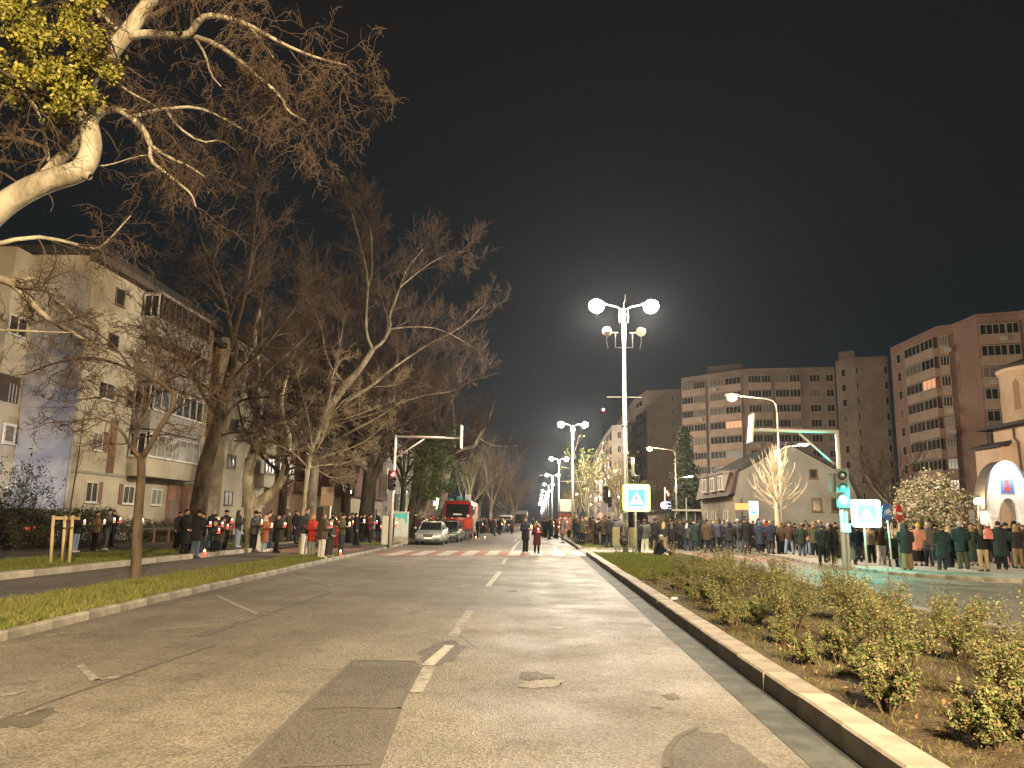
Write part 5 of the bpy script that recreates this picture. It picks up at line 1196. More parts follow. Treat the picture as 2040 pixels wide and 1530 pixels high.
t = thing('wall_lamp', 'small white lamp shining beside the brownish square sign', 'lamp', tuple(atY(694, 1040, 70)*[1, 1, 0]+[0, 0, .1])); q = MB(); q.tube([(0, 0, 0), (0, 0, 3.6)], .04, 6); q.build('post', DARKM, t); q = MB(); q.ball((0, 0, 3.75), .13, 10, 7); q.build('globe', LAMP_ON, t); bulb((0, -.35, 3.75), 160, (.85, .95, 1), .1, 'white_light', t)
t = thing('street_lamp', 'cool white yard lamp behind the hedge that tints the blank gable', 'street lamp', (-25.6, 33.2, .1)); q = MB(); q.tube([(0, 0, 0), (0, 0, 2.6)], .05, 8); q.build('pole', DARKM, t); q = MB(); q.ball((0, 0, 2.72), .14, 10, 7); q.build('globe', LAMP_ON, t); bulb((.3, .3, 2.7), 480, (.72, .78, 1), .1, 'yard_light', t)
t = thing('kiosk', 'small red and white kiosk on the median beyond the crossing', 'kiosk', tuple(atY(1129, 1045, 92)*[1, 1, 0]+[0, 0, .1]))
q = MB(); q.box((-.95, 0, 0), (.95, 1.6, 2.4)); q.build('wall', mat('kiosk_red', (.38, .08, .05), .6, var=.15), t); q = MB(); q.box((-1.1, -.2, 2.4), (1.1, 1.8, 2.55)); q.build('roof', ROOFD, t); q = MB(); q.box((-.8, -.05, 2.6), (.85, .05, 4.0)); q.build('sign_board', mat('kiosk_board', (.42, .36, .30), .6, var=.15), t)
for k in range(4): q = MB(); q.box((-.8, -.02, .4+.45*k), (.8, -.003, .55+.45*k)); q.build('panel', mat('kiosk_light', (.45, .3, .26), .6), t)
t = thing('roof_beacon', 'tiny red warning light on a distant mast right of the second lamp post', 'beacon', tuple(atY(1202, 1040, 420)*[1, 1, 0]+[0, 0, .1])); Lb = Vector(t.location); c = Vector(atY(1202, 818, 420))-Lb
q = MB(); q.tube([(0, 0, 0), (c.x, 0, c.z)], .35, 6); q.build('mast', DARKM, t); q = MB(); q.ball((c.x, 0, c.z+.5), .75, 8, 6); q.build('red_lamp', mat('beacon_red', (.8, .1, .1), .4, emit=(1, .12, .16), estr=14), t)

# ================================================================== VEHICLES
TYRE = mat('tyre', (.02, .02, .02), .85); RIM = mat('rim', (.4, .4, .4), .35, .8)
CGL = mat('car_glass', (.012, .014, .014), .06, spec=.7); HL = mat('headlight_glass', (.55, .56, .52), .12, spec=.7); CHR = mat('chrome', (.5, .5, .5), .2, .9); PLATE = mat('plate_white', (.66, .66, .64), .5)
TAILR = mat('tail_red', (.4, .01, .01), .3); TAILON = mat('tail_red_lit', (.5, .03, .02), .3, emit=(1, .06, .04), estr=2)
def loft(stations, mt, nm, parent, sub=0, cap=True):
    """stations: list of (y, [(x,z)...]) closed rings"""
    m = MB(); n = len(stations[0][1]); vs = [(x, y, z) for y, ring in stations for x, z in ring]
    fs = [(i*n+k, i*n+(k+1) % n, (i+1)*n+(k+1) % n, (i+1)*n+k) for i in range(len(stations)-1) for k in range(n)]
    if cap: fs += [tuple(range(n))[::-1], tuple(range((len(stations)-1)*n, len(stations)*n))]
    m.raw(vs, fs, True); o = m.build(nm, mt, parent)
    b = bmesh.new(); b.from_mesh(o.data); bmesh.ops.recalc_face_normals(b, faces=b.faces); b.to_mesh(o.data); b.free()
    return o
def body_ring(w, zb, zt, r=.12):
    return [(-w+.10, zb), (w-.10, zb), (w-.015, zb+.10), (w, (zb+zt)/2), (w-.03, zt-.07), (w-.14, zt), (-w+.14, zt), (-w+.03, zt-.07), (-w, (zb+zt)/2), (-w+.015, zb+.10)]
def wheel(parent, x, y, r, sx):
    m = MB(); m.tube([(x-.10, y, r), (x-.085, y, r), (x+.085, y, r), (x+.10, y, r)], [r-.03, r, r, r-.03], 20, True); w_ = m.build('wheel', TYRE, parent)
    q = MB(); q.tube([(x+sx*.085, y, r), (x+sx*.108, y, r)], [r*.66, r*.60], 14); q.build('rim', RIM, w_)
def car(label, loc, rz, paint, L=4.5, W=1.78, H=1.43, emblem=False, hatch=False, lit_tail=False):
    t = thing('car', label, 'car', loc, rz); w = W/2; z0 = .19
    st = [(-L/2, .78, .36, .62), (-L/2+.07, .92, .26, .68), (-L/2+.35, .985, .2, .74), (-L/2+.9, 1, z0, .86), (-L/2+1.35, 1, z0, .94), (0, 1, z0, .96), (L/2-1.0, 1, z0, 1.0), (L/2-.35, .97, .22, 1.02), (L/2-.06, .90, .28, .95), (L/2, .80, .38, .80)]
    loft([(y, body_ring(w*k, a, b_)) for y, k, a, b_ in st], paint, 'body', t)
    def gring(k, zt, kt): return [(-w*k, .90), (w*k, .90), (w*kt, zt-.05), (w*kt*.86, zt), (-w*kt*.86, zt), (-w*kt, zt-.05)]
    yr = L/2-.30 if hatch else L/2-.75
    gl = loft([(-L/2+1.12, gring(.80, .95, .74)), (-L/2+1.95, gring(.93, H-.03, .70)), (-.05, gring(.94, H+.0, .71)), (L/2-1.35, gring(.93, H-.05, .69)), (yr, gring(.82, 1.0, .70))], CGL, 'windows', t)
    rf = loft([(-L/2+1.92, [(-w*.68, H-.06), (w*.68, H-.06), (w*.62, H-.005), (-w*.62, H-.005)]), (-.05, [(-w*.71, H-.04), (w*.71, H-.04), (w*.62, H+.02), (-w*.62, H+.02)]), (L/2-1.30, [(-w*.69, H-.1), (w*.69, H-.1), (w*.62, H-.02), (-w*.62, H-.02)])], paint, 'roof', t)
    for sx in (-1, 1):
        p = MB(); p.tube([(sx*w*.80, -L/2+1.14, .93), (sx*w*.715, -L/2+1.95, H-.05)], .035, 6); p.tube([(sx*w*.94, -.1, .93), (sx*w*.72, -.1, H-.04)], .035, 6); p.tube([(sx*w*.84, yr-.05, .98), (sx*w*.70, L/2-1.35, H-.06)], .05, 6); p.build('pillar', paint, t)
        mr = MB(); mr.ball((sx*(w+.10), -L/2+1.45, 1.0), (.11, .07, .075), 10, 6); mr.build('mirror', paint, t)
        h = MB(); h.raw([(sx*w*.52, -L/2-.015, .54), (sx*w*.86, -L/2+.10, .56), (sx*w*.93, -L/2+.26, .71), (sx*w*.60, -L/2+.03, .70), (sx*w*.52, -L/2+.2, .54), (sx*w*.86, -L/2+.3, .56), (sx*w*.90, -L/2+.4, .70), (sx*w*.60, -L/2+.25, .69)], [(0,1,2,3),(7,6,5,4),(0,4,5,1),(1,5,6,2),(2,6,7,3),(3,7,4,0)]); h.build('headlight', HL, t)
        h = MB(); h.cbox((sx*w*.72, L/2-.01, .78), (.34, .05, .16)); h.build('tail_light', TAILON if lit_tail else TAILR, t)
        h = MB(); h.cbox((sx*w*.62, -L/2+.02, .33), (.30, .06, .08)); h.build('lower_vent', BLACKP, t)
        for y in (-L/2+.82, L/2-.85): wheel(t, sx*(w-.10), y, .315, sx)
        h = MB(); h.cbox((sx*(w+.002), .1, .80), (.01, L*.46, .02)); h.build('door_trim', BLACKP, t)
        for y in (-.28, .62): h = MB(); h.cbox((sx*(w+.006), y, .84), (.03, .16, .025)); h.build('door_handle', paint, t)
    g_ = MB(); g_.raw([(-.30, -L/2-.02, .66), (.30, -L/2-.02, .66), (.22, -L/2-.03, .30), (-.22, -L/2-.03, .30), (-.30, -L/2+.2, .66), (.30, -L/2+.2, .66), (.22, -L/2+.2, .3), (-.22, -L/2+.2, .3)], [(3,2,1,0),(0,1,5,4),(1,2,6,5),(2,3,7,6),(3,0,4,7)]); gr = g_.build('grille', BLACKP, t)
    s = MB()
    for k in range(5): s.cbox((0, -L/2-.034, .34+.07*k), (.42+.02*k, .008, .012))
    s.build('slat', CHR, gr)
    if emblem:
        e = MB()
        for k in range(4):
            n = 12; vs = []
            for rr in (.034, .025):
                for i in range(n): a = 2*PI*i/n; vs.append((-.075+.05*k+rr*math.cos(a), -L/2-.042-.001*k, .585+rr*math.sin(a)))
            e.raw(vs, [(i, (i+1) % n, n+(i+1) % n, n+i) for i in range(n)])
        e.build('emblem', CHR, gr)
    p = MB(); p.cbox((0, -L/2-.045, .43), (.50, .015, .11)); p.build('number_plate', PLATE, t)
    p = MB(); p.cbox((0, L/2+.01, .62), (.50, .015, .11)); p.build('number_plate', PLATE, t)
    for sx in (-1, 1): p = MB(); p.tube([(sx*.1, -L/2+1.12, .945), (sx*.1+.45, -L/2+1.3, .99)], .012, 4); p.build('wiper', BLACKP, t)
    return t
SILVER = mat('silver_paint', (.34, .36, .34), .32, .45); OLIVE = mat('grey_green_paint', (.10, .115, .10), .3, .5); DARKC = mat('dark_car_paint', (.03, .032, .04), .25, .3)
car('silver saloon car parked facing us beside the utility cabinet', (-6.50, 50.2, 0), R(1), SILVER, emblem=True)
car('dark green-grey hatchback parked right behind the silver car', (-6.1, 56.6, 0), R(-1), OLIVE, L=4.1, W=1.74, H=1.47, hatch=True)
car('dark car with a lit red tail light behind the hedge by the gable', (-22.3, 33.6, .12), R(205), DARKC, L=4.2, H=1.6, hatch=True, lit_tail=True)
def boxy(label, name, cat, loc, W, L, H, paint, kind, rz=0):
    t = thing(name, label, cat, loc, rz); w = W/2
    body = loft([(0, [(-w*.93, .45), (w*.93, .45), (w*.95, 1.3), (w*.86, H-.12), (w*.7, H), (-w*.7, H), (-w*.86, H-.12), (-w*.95, 1.3)]), (.25, [(-w, .4), (w, .4), (w, 1.3), (w*.95, H-.08), (w*.8, H+.02), (-w*.8, H+.02), (-w*.95, H-.08), (-w, 1.3)]), (L, [(-w, .4), (w, .4), (w, 1.3), (w*.95, H-.08), (w*.8, H+.02), (-w*.8, H+.02), (-w*.95, H-.08), (-w, 1.3)])], paint, 'body', t)
    zw0 = {'truck': 1.75, 'van': 1.25, 'bus': 1.1}[kind]; zw1 = H-{'truck': .28, 'van': .28, 'bus': .55}[kind]
    q = MB(); q.raw([(-w*.84, -.05, zw0), (w*.84, -.05, zw0), (w*.78, -.01, zw1), (-w*.78, -.01, zw1), (-w*.84, .12, zw0), (w*.84, .12, zw0), (w*.78, .12, zw1), (-w*.78, .12, zw1)], [(0,1,2,3),(7,6,5,4),(0,4,5,1),(1,5,6,2),(2,6,7,3),(3,7,4,0)]); q.build('windscreen', CGL, t)
    for sx in (-1, 1):
        q = MB(); q.cbox((sx*w*.72, -.03, .82 if kind != 'truck' else .95), (.3, .1, .18)); q.build('headlight', HL, t)
        q = MB(); q.cbox((sx*(w+.16), .1, zw0+.5), (.14, .1, .42)); q.build('mirror', BLACKP, t)
        for y in (L*.16, L*.78): wheel(t, sx*(w-.14), y, .34 if kind == 'van' else .5, sx)
        n = {'truck': 2, 'van': 3, 'bus': 6}[kind]
        for k in range(n): q = MB(); q.cbox((sx*(w*.985), .75+k*(L-1)/n*.9, (zw0+zw1)/2), (.06, min(1.1, (L-1)/n*.75), (zw1-zw0)*.8)); q.build('side_window', CGL, t)
    q = MB(); q.cbox((0, -.06, .50), (W*.96, .18, .26)); q.build('bumper', mat('pale_bumper', (.5, .5, .48), .5) if kind != 'bus' else paint, t)
    q = MB(); q.cbox((0, -.16, .50), (.5, .02, .11)); q.build('number_plate', PLATE, t)
    for sx in (-1, 1): q = MB(); q.tube([(sx*.1, -.07, zw0+.02), (sx*.1+.5, -.07, zw0+.3)], .015, 4); q.build('wiper', BLACKP, t)
    if kind == 'truck':
        q = MB(); q.cbox((0, -.03, 1.25), (W*.6, .05, .5)); q.build('grille', mat('dark_red_paint', (.16, .015, .012), .4), t)
        for sx in (-1, 1):
            q = MB(); q.cbox((sx*.7, .9, H+.12), (.34, .25, .2)); q.build('beacon', mat('beacon_teal', (.05, .30, .28), .3), t)
            for k in range(5): q = MB(); q.cbox((sx*(w+.012), 2.6+.75*k, 1.55), (.02, .34, 1.9)); q.build('shutter', mat('shutter_white', (.6, .56, .5), .5), t)
        q = MB(); q.tube([(0, .9, H+.05), (0, .9, H+.45)], .25, 8); q.build('roof_hatch', mat('beacon_teal', (.05, .3, .28)), t); q = MB(); q.cbox((.6, 3.2, H+.35), (.5, .6, .6)); q.build('roof_box', mat('pale_bumper', (.5, .5, .48)), t)
        q = MB(); q.cbox((0, -.065, 2.0), (W*.3, .01, .12)); q.build('cab_card', PLATE, t)
    return t
RED = mat('red_truck_paint', (.34, .026, .020), .35)
boxy('red fire truck parked facing us behind the two parked cars', 'fire_truck', 'fire truck', (-6.55, 67, 0), 2.45, 7.6, 3.15, RED, 'truck')
boxy('white van parked far down the left kerb among the crowd', 'van', 'van', (-4.3, 118, 0), 1.95, 5.2, 2.35, mat('white_van_paint', (.6, .58, .54), .35), 'van')
boxy('grey coach waiting in the road beyond the white van', 'bus', 'bus', (-2.3, 128, 0), 2.5, 11, 3.1, mat('grey_coach_paint', (.30, .29, .29), .35), 'bus')

# ================================================================== HEDGES, SHRUBS, STAKES
STAKE = mat('pine_stake', (.52, .39, .22), .75, var=.15, vscale=8, stretch=(6, 6, .6)); TIE = mat('black_tie', (.015, .015, .015), .7)
c0 = G(125, 1123, .13); t = thing('staked_sapling', 'newly planted sapling held by three pale timber stakes on the lawn', 'sapling', c0)
Yk = c0[1]
for i, (bx, tx) in enumerate(((103, 109), (121.5, 127), (140, 147))):
    a = Vector(atY(bx, 1124, Yk))-Vector(c0); b_ = Vector(atY(tx, 1027, Yk))-Vector(c0); dy = (-.06, .06, -.06)[i]
    q = MB(); q.tube([(a.x, dy, 0), (b_.x, dy, b_.z)], .045, 8); q.build('stake', STAKE, t)
zt = (Vector(atY(127, 1030, Yk))-Vector(c0)).z
for (x0, x1, y0, y1) in ((-.27, .03, -.08, .08), (.03, .36, .08, -.08)):
    d = Vector((x1-x0, y1-y0, 0)); q = MB(); M = Matrix.Translation(((x0+x1)/2, (y0+y1)/2, zt-.03)) @ Euler((0, 0, math.atan2(d.y, d.x))).to_matrix().to_4x4(); q.cbox((0, 0, 0), (d.length+.1, .03, .09), M); q.build('crossbar', STAKE, t)
q = MB(); q.tube([(-.24, -.25, zt*.78), (.03, .02, zt*.76), (.33, -.25, zt*.78)], .015, 5); q.tube([(.03, .02, zt*.76), (.03, .34, zt*.78)], .015, 5); q.build('tie', TIE, t)
tr = Tree(201, wob=.1, spread=.45, dens=.9, rmin=.005, maxlev=3, lratio=.5, up=.15, per=(4, 6)); tr.line([Vector(c0), Vector(c0)+Vector((.02, 0, 1.3)), Vector(c0)+Vector((.08, 0, 2.6)), Vector(c0)+Vector((.14, 0, 4.6))], [.03, .025, .02, .008], 1); tr.shoots([Vector(c0)+Vector((.05, 0, 2.0)), Vector(c0)+Vector((.1, 0, 3.2)), Vector(c0)+Vector((.14, 0, 4.6))], [.02, .016, .008], 1, 1.5, .1, 9)
tr.build(t, BARK_B, TWIG_L)
HEDG = [mat('hedge_green', (.060, .070, .022), .7), mat('hedge_brown', (.095, .065, .03), .8), mat('hedge_dark', (.035, .040, .016), .8)]
def hedge(label, x0, x1, y0, y1, h, n, seed, dens=.5, name='hedge'):
    g_ = random.Random(seed); t = thing(name, label, 'hedge', ((x0+x1)/2, (y0+y1)/2, .1)); o = np.array(t.location)
    lines = []
    for k in range(int((y1-y0)*14)):
        p = np.array([g_.uniform(x0, x1), g_.uniform(y0, y1), .1])-o; hh = h*g_.uniform(.6, 1.12); q = p+[g_.gauss(0, .18), g_.gauss(0, .18), hh]; lines.append(([p, (p+q)/2+[g_.gauss(0, .05), g_.gauss(0, .05), 0], q], [.012, .009, .004], 0))
    link(bpy.data.objects.new('stems', tube_mesh('stems', lines, [TWIG], lambda r: 3)), t)
    c = []
    for k in range(n):
        z = h*g_.random()**.7*(1+.06*math.sin(k)); c.append(np.array([g_.uniform(x0, x1), g_.uniform(y0, y1), .12+z+.08*math.sin(g_.random()*6)])-o)
    link(bpy.data.objects.new('foliage', leaf_cloud('foliage', c, 12, .10, .045, HEDG, seed)), t)
    return t
hedge('long clipped brownish hedge in front of the blank gable', -21.0, -20.0, 23, 37.6, 1.55, 2600, 5)
hedge('loose low hedge below the ground floor windows', -21.4, -20.4, 38.2, 49, 1.05, 800, 6)
hedge('low twiggy bushes beside the entrance on the left', -20.8, -20.1, 41, 45.5, .8, 260, 9)
t = thing('bush', 'small clipped brown bush on the median beyond the crossing', 'bush', (3.6, 52.5, .13))
g_ = random.Random(4); c = []
for k in range(260): u = np.array([g_.gauss(0, 1), g_.gauss(0, 1), abs(g_.gauss(0, 1))]); u /= np.linalg.norm(u); c.append(u*np.array([1.0, 1.2, 1.05])*g_.random()**.35)
link(bpy.data.objects.new('foliage', leaf_cloud('foliage', c, 16, .09, .05, [HEDG[1], HEDG[1], mat('bush_russet', (.14, .075, .025), .8)], 3)), t); q = MB(); q.tube([(0, 0, 0), (0, 0, .6)], .03, 5); q.build('stem', BARK_B, t)
for i, (px, Y, lab) in enumerate([(50, 35.2, 'open leafy shrub rising above the hedge in front of the gable'), (8, 33.0, 'dark leaved shrub at the left edge above the hedge')]):
    X = atY(px, 1030, Y)[0]; tr = Tree(210+i, wob=.25, spread=.7, dens=1.0, rmin=.006, maxlev=3, lratio=.55, up=.12, per=(4, 6))
    for k in range(6): a = k*1.05; tr.grow(np.array([X, Y, .1]), np.array([.35*math.cos(a), .35*math.sin(a), 1]), .03, 2.4, 1)
    lv = leaf_cloud('foliage', [p for p, d in tr.tips], 5, .07, .065, [mat('shrub_leaf', (.075, .085, .04), .6), mat('shrub_leaf_dark', (.04, .05, .025), .6)], 5+i)
    rr = thing('shrub', lab, 'shrub', (X, Y, .1)); tr.build(rr, BARK_B, TWIG_D, False, lv)
# low rail in front of the entrance
t = thing('rail_fence', 'low dark rail fence in front of the ground floor windows', 'fence', (-19.6, 38.5, .1))
for k in range(7): q = MB(); q.box((-.04, 1.6*k, 0), (.04, 1.6*k+.08, .8)); q.build('post', BROWN, t)
q = MB(); q.box((-.03, 0, .68), (.03, 9.7, .80)); q.build('rail', DARKM, t)

# rose bushes on the bed
RL = [mat('rose_leaf', (.125, .150, .046), .6, spec=.2), mat('rose_leaf_light', (.21, .215, .09), .6, spec=.2), mat('rose_leaf_red', (.21, .14, .08), .6, spec=.2), mat('rose_leaf_dark', (.085, .11, .036), .6, spec=.2)]
STEM = mat('rose_stem', (.10, .065, .035), .7)
def rose(seed, h=1.0, w_=1.0, leaves=7, sz=.026):
    tr = Tree(seed, wob=.20, spread=.62, dens=1.0, rmin=.003, maxlev=3, lratio=.58, up=.14, per=(3, 5)); rr = tr.r
    for k in range(9):
        a = k*2*PI/9+rr.random(); tilt = rr.uniform(.15, .75)*w_
        tr.grow(np.array([.05*math.cos(a), .05*math.sin(a), 0]), np.array([math.cos(a)*tilt, math.sin(a)*tilt, 1.0]), .013, .62*h*rr.uniform(.7, 1.1), 1)
    pts = []
    for p, r, l in tr.lines:
        if l >= 2:
            for u in ((.4, .7, 1.0) if l == 2 else (.3, .65, 1.0)): i = u*(len(p)-1); k = min(int(i), len(p)-2); pts.append(p[k]+(p[k+1]-p[k])*(i-k))
    lv = leaf_cloud('leaves', pts, leaves, .035*h, sz, RL, seed)
    st = tube_mesh('stems', [(p, r, 0) for p, r, l in tr.lines], [STEM], lambda r: 4 if r > .006 else 3)
    return st, lv
protos = [rose(301+i, .92, 1.15, 9, .0165) for i in range(4)]; low = [rose(331+i, .40, 1.5, 10, .015) for i in range(3)]
near = ['nearest', 'second nearest', 'third nearest', 'fourth nearest', 'fifth nearest', 'sixth nearest', 'seventh nearest', 'eighth nearest', 'ninth nearest', 'tenth nearest', 'eleventh nearest', 'twelfth nearest', 'thirteenth nearest', 'fourteenth nearest', 'farthest', ]
front = [(3.85, 5.3), (3.95, 6.9), (3.75, 8.3), (3.9, 9.7), (3.65, 11.2), (3.85, 12.8), (3.6, 14.6), (3.8, 16.5), (3.65, 18.6), (3.85, 20.8)]
back = [(5.5, 6.6), (5.3, 8.6), (5.6, 10.6), (5.3, 12.6), (5.5, 14.8), (5.3, 17.2), (5.5, 19.8)]
lowp = [(3.0, 4.6), (3.15, 5.7), (2.95, 6.6), (3.1, 7.7), (2.95, 8.8), (3.1, 10.2), (2.9, 11.6), (3.1, 13.3), (2.95, 15.2), (3.1, 17.4), (3.0, 20.0), (3.5, 6.1), (3.4, 9.0), (3.4, 12.0), (3.4, 15.6)]
def plant(i, x, y, meshes, s, name, label, group):
    t = thing(name, label, 'bush' if name == 'rose_bush' else 'plant', (x+rnd.uniform(-.1, .1), y+rnd.uniform(-.15, .15), .13), rnd.uniform(0, 6.28), group); t.scale = (s, s, s*rnd.uniform(.9, 1.1))
    st, lv = meshes; link(bpy.data.objects.new('stems', st), t); link(bpy.data.objects.new('leaves', lv), t)
for i, (x, y) in enumerate(front): plant(i, x, y, protos[i % 4], rnd.uniform(.80, 1.04), 'rose_bush', near[i]+' tall rose bush in the front row beside the median kerb' if i < 11 else 'last tall rose bush of the front row, next to the median grass', 'rose bushes on the median bed')
for i, (x, y) in enumerate(back): plant(i, x, y, protos[(i+2) % 4], rnd.uniform(.70, .86), 'rose_bush', near[i]+' rose bush in the back row towards the side road', 'rose bushes on the median bed')
midr = [(4.75, 6.0), (4.6, 7.6), (4.85, 9.2), (4.6, 10.9), (4.8, 12.5), (4.6, 14.2), (4.8, 15.8), (4.6, 17.4), (4.75, 19.0), (4.65, 20.6)]
for i, (x, y) in enumerate(midr): plant(i, x, y, protos[(i+1) % 4], rnd.uniform(.74, .95), 'rose_bush', near[i]+' rose bush in the middle row of the median bed', 'rose bushes on the median bed')
for i, (x, y) in enumerate(lowp): plant(i, x, y, low[i % 3], rnd.uniform(.8, 1.15), 'low_plant', (near[i]+' low bushy plant right behind the median kerb') if i < 11 else near[i-11]+' low plant filling a gap between the rose bush rows', 'low plants on the median bed')
# clods and leaf litter on the soil (nobody could count them)
n = 5000; x = rng.uniform(2.7, 6.9, n); y = rng.uniform(3.5, 22, n); s_ = rng.uniform(.008, .035, n)
cV = np.array([[1,0,0],[0,1,0],[-1,0,0],[0,-1,0],[0,0,.8],[0,0,-.5]]); cF = np.array([[0,1,4],[1,2,4],[2,3,4],[3,0,4]])
V = (cV[None]*s_[:, None, None]*rng.uniform(.6, 1.4, (n, 6, 3)))+np.stack([x, y, np.full(n, .13)], 1)[:, None]
o = link(bpy.data.objects.new('soil_clods', np_mesh('soil_clods', V.reshape(-1, 3), (cF[None]+6*np.arange(n)[:, None, None]).reshape(-1, 3), [SOIL]))); o['kind'] = 'stuff'
c = np.stack([rng.uniform(2.7, 6.8, 700), rng.uniform(3.5, 22, 700), np.full(700, .14)], 1)
o = link(bpy.data.objects.new('fallen_leaves', leaf_cloud('fallen_leaves', c, 1, .004, .03, [mat('dry_leaf', (.20, .11, .05), .8), mat('dry_leaf_pale', (.30, .22, .12), .8)], 4))); o['kind'] = 'stuff'
# ================================================================== PEOPLE
SKIN = mat('skin', (.5, .3, .2), .55, objcol=True, spec=.35); CLOTH = mat('cloth', (.1, .1, .1), .9, objcol=True, bump=.25, bscale=26, spec=.15, var=.12, vscale=7)
PUFF = mat('quilted_cloth', (.1, .1, .1), .55, objcol=True, bump=.2, bscale=18, spec=.35); HAIRM = mat('hair', (.05, .03, .02), .6, objcol=True, bump=.5, bscale=60, spec=.3); SHOE = mat('shoe_leather', (.1, .1, .1), .6, objcol=True)
EYEM = mat('eye_dark', (.02, .014, .01), .3); LIP = mat('lip', (.30, .11, .09), .5); BROW = mat('brow', (.05, .03, .02), .8)
def remeshed(mb, name, voxel, mats_, smooth_it=2):
    o = bpy.data.objects.new('tmp', mb.mesh('tmp', mats_)); C.objects.link(o)
    md = o.modifiers.new('r', 'REMESH'); md.mode = 'VOXEL'; md.voxel_size = voxel; md.use_smooth_shade = True
    if smooth_it: sm = o.modifiers.new('s', 'SMOOTH'); sm.iterations = smooth_it; sm.factor = .5
    dg = bpy.context.evaluated_depsgraph_get(); me = bpy.data.meshes.new_from_object(o.evaluated_get(dg)); bpy.data.objects.remove(o, do_unlink=True)
    me.name = name; me.materials.clear()
    for m in (mats_ if isinstance(mats_, list) else [mats_]): me.materials.append(m)
    me.polygons.foreach_set('material_index', [0]*len(me.polygons))
    return me
def joined(me, mb, mats_):
    """adds small pieces (fingers, eyes, mouth) to a finished mesh"""
    b = bmesh.new(); b.from_mesh(me); extra = mb.mesh('extra', mats_); b.from_mesh(extra)
    out = bpy.data.meshes.new(me.name); b.to_mesh(out); b.free()
    for m in mats_: out.materials.append(m)
    bpy.data.meshes.remove(extra)
    return out
def eloft(mb, rings, n=14):
    """rings: (z, rx, ry, cx, cy)"""
    vs = []
    for z, rx, ry, cx, cy_ in rings: vs += [(cx+rx*math.cos(2*PI*k/n), cy_+ry*math.sin(2*PI*k/n), z) for k in range(n)]
    N = len(rings); fs = [(i*n+k, i*n+(k+1) % n, (i+1)*n+(k+1) % n, (i+1)*n+k) for i in range(N-1) for k in range(n)]+[tuple(range(n))[::-1], tuple(range((N-1)*n, N*n))]
    mb.raw(vs, fs, True)
ARMS = {  # shoulder, elbow, wrist, hand tip for (left side -x, right side +x); the figure faces -y
    'candle': (((.19, 0, 1.40), (.245, .02, 1.14), (.085, -.25, 1.16), (.03, -.31, 1.18)),)*2,
    'down': (((.19, 0, 1.40), (.235, .035, 1.12), (.235, -.03, .88), (.225, -.06, .80)),)*2,
    'front': (((.19, 0, 1.40), (.24, .03, 1.13), (.10, -.16, .98), (.03, -.19, .95)),)*2,
    'one': (((.19, 0, 1.40), (.235, .035, 1.12), (.235, -.03, .88), (.225, -.06, .80)), ((.19, 0, 1.40), (.235, .0, 1.13), (.12, -.26, 1.20), (.09, -.33, 1.23))),
}
LEGS = {'stand': (((.095, 0, .90), (.10, -.01, .49), (.105, .015, .09)),)*2,
        'stride': (((.09, 0, .90), (.10, -.07, .50), (.11, -.09, .09)), ((.09, 0, .90), (.10, .02, .49), (.115, .10, .09))),
        'apart': (((.10, 0, .90), (.15, -.01, .49), (.19, .01, .09)),)*2}
def sided(pts, s): return [np.array((p[0]*s, p[1], p[2])) for p in pts]
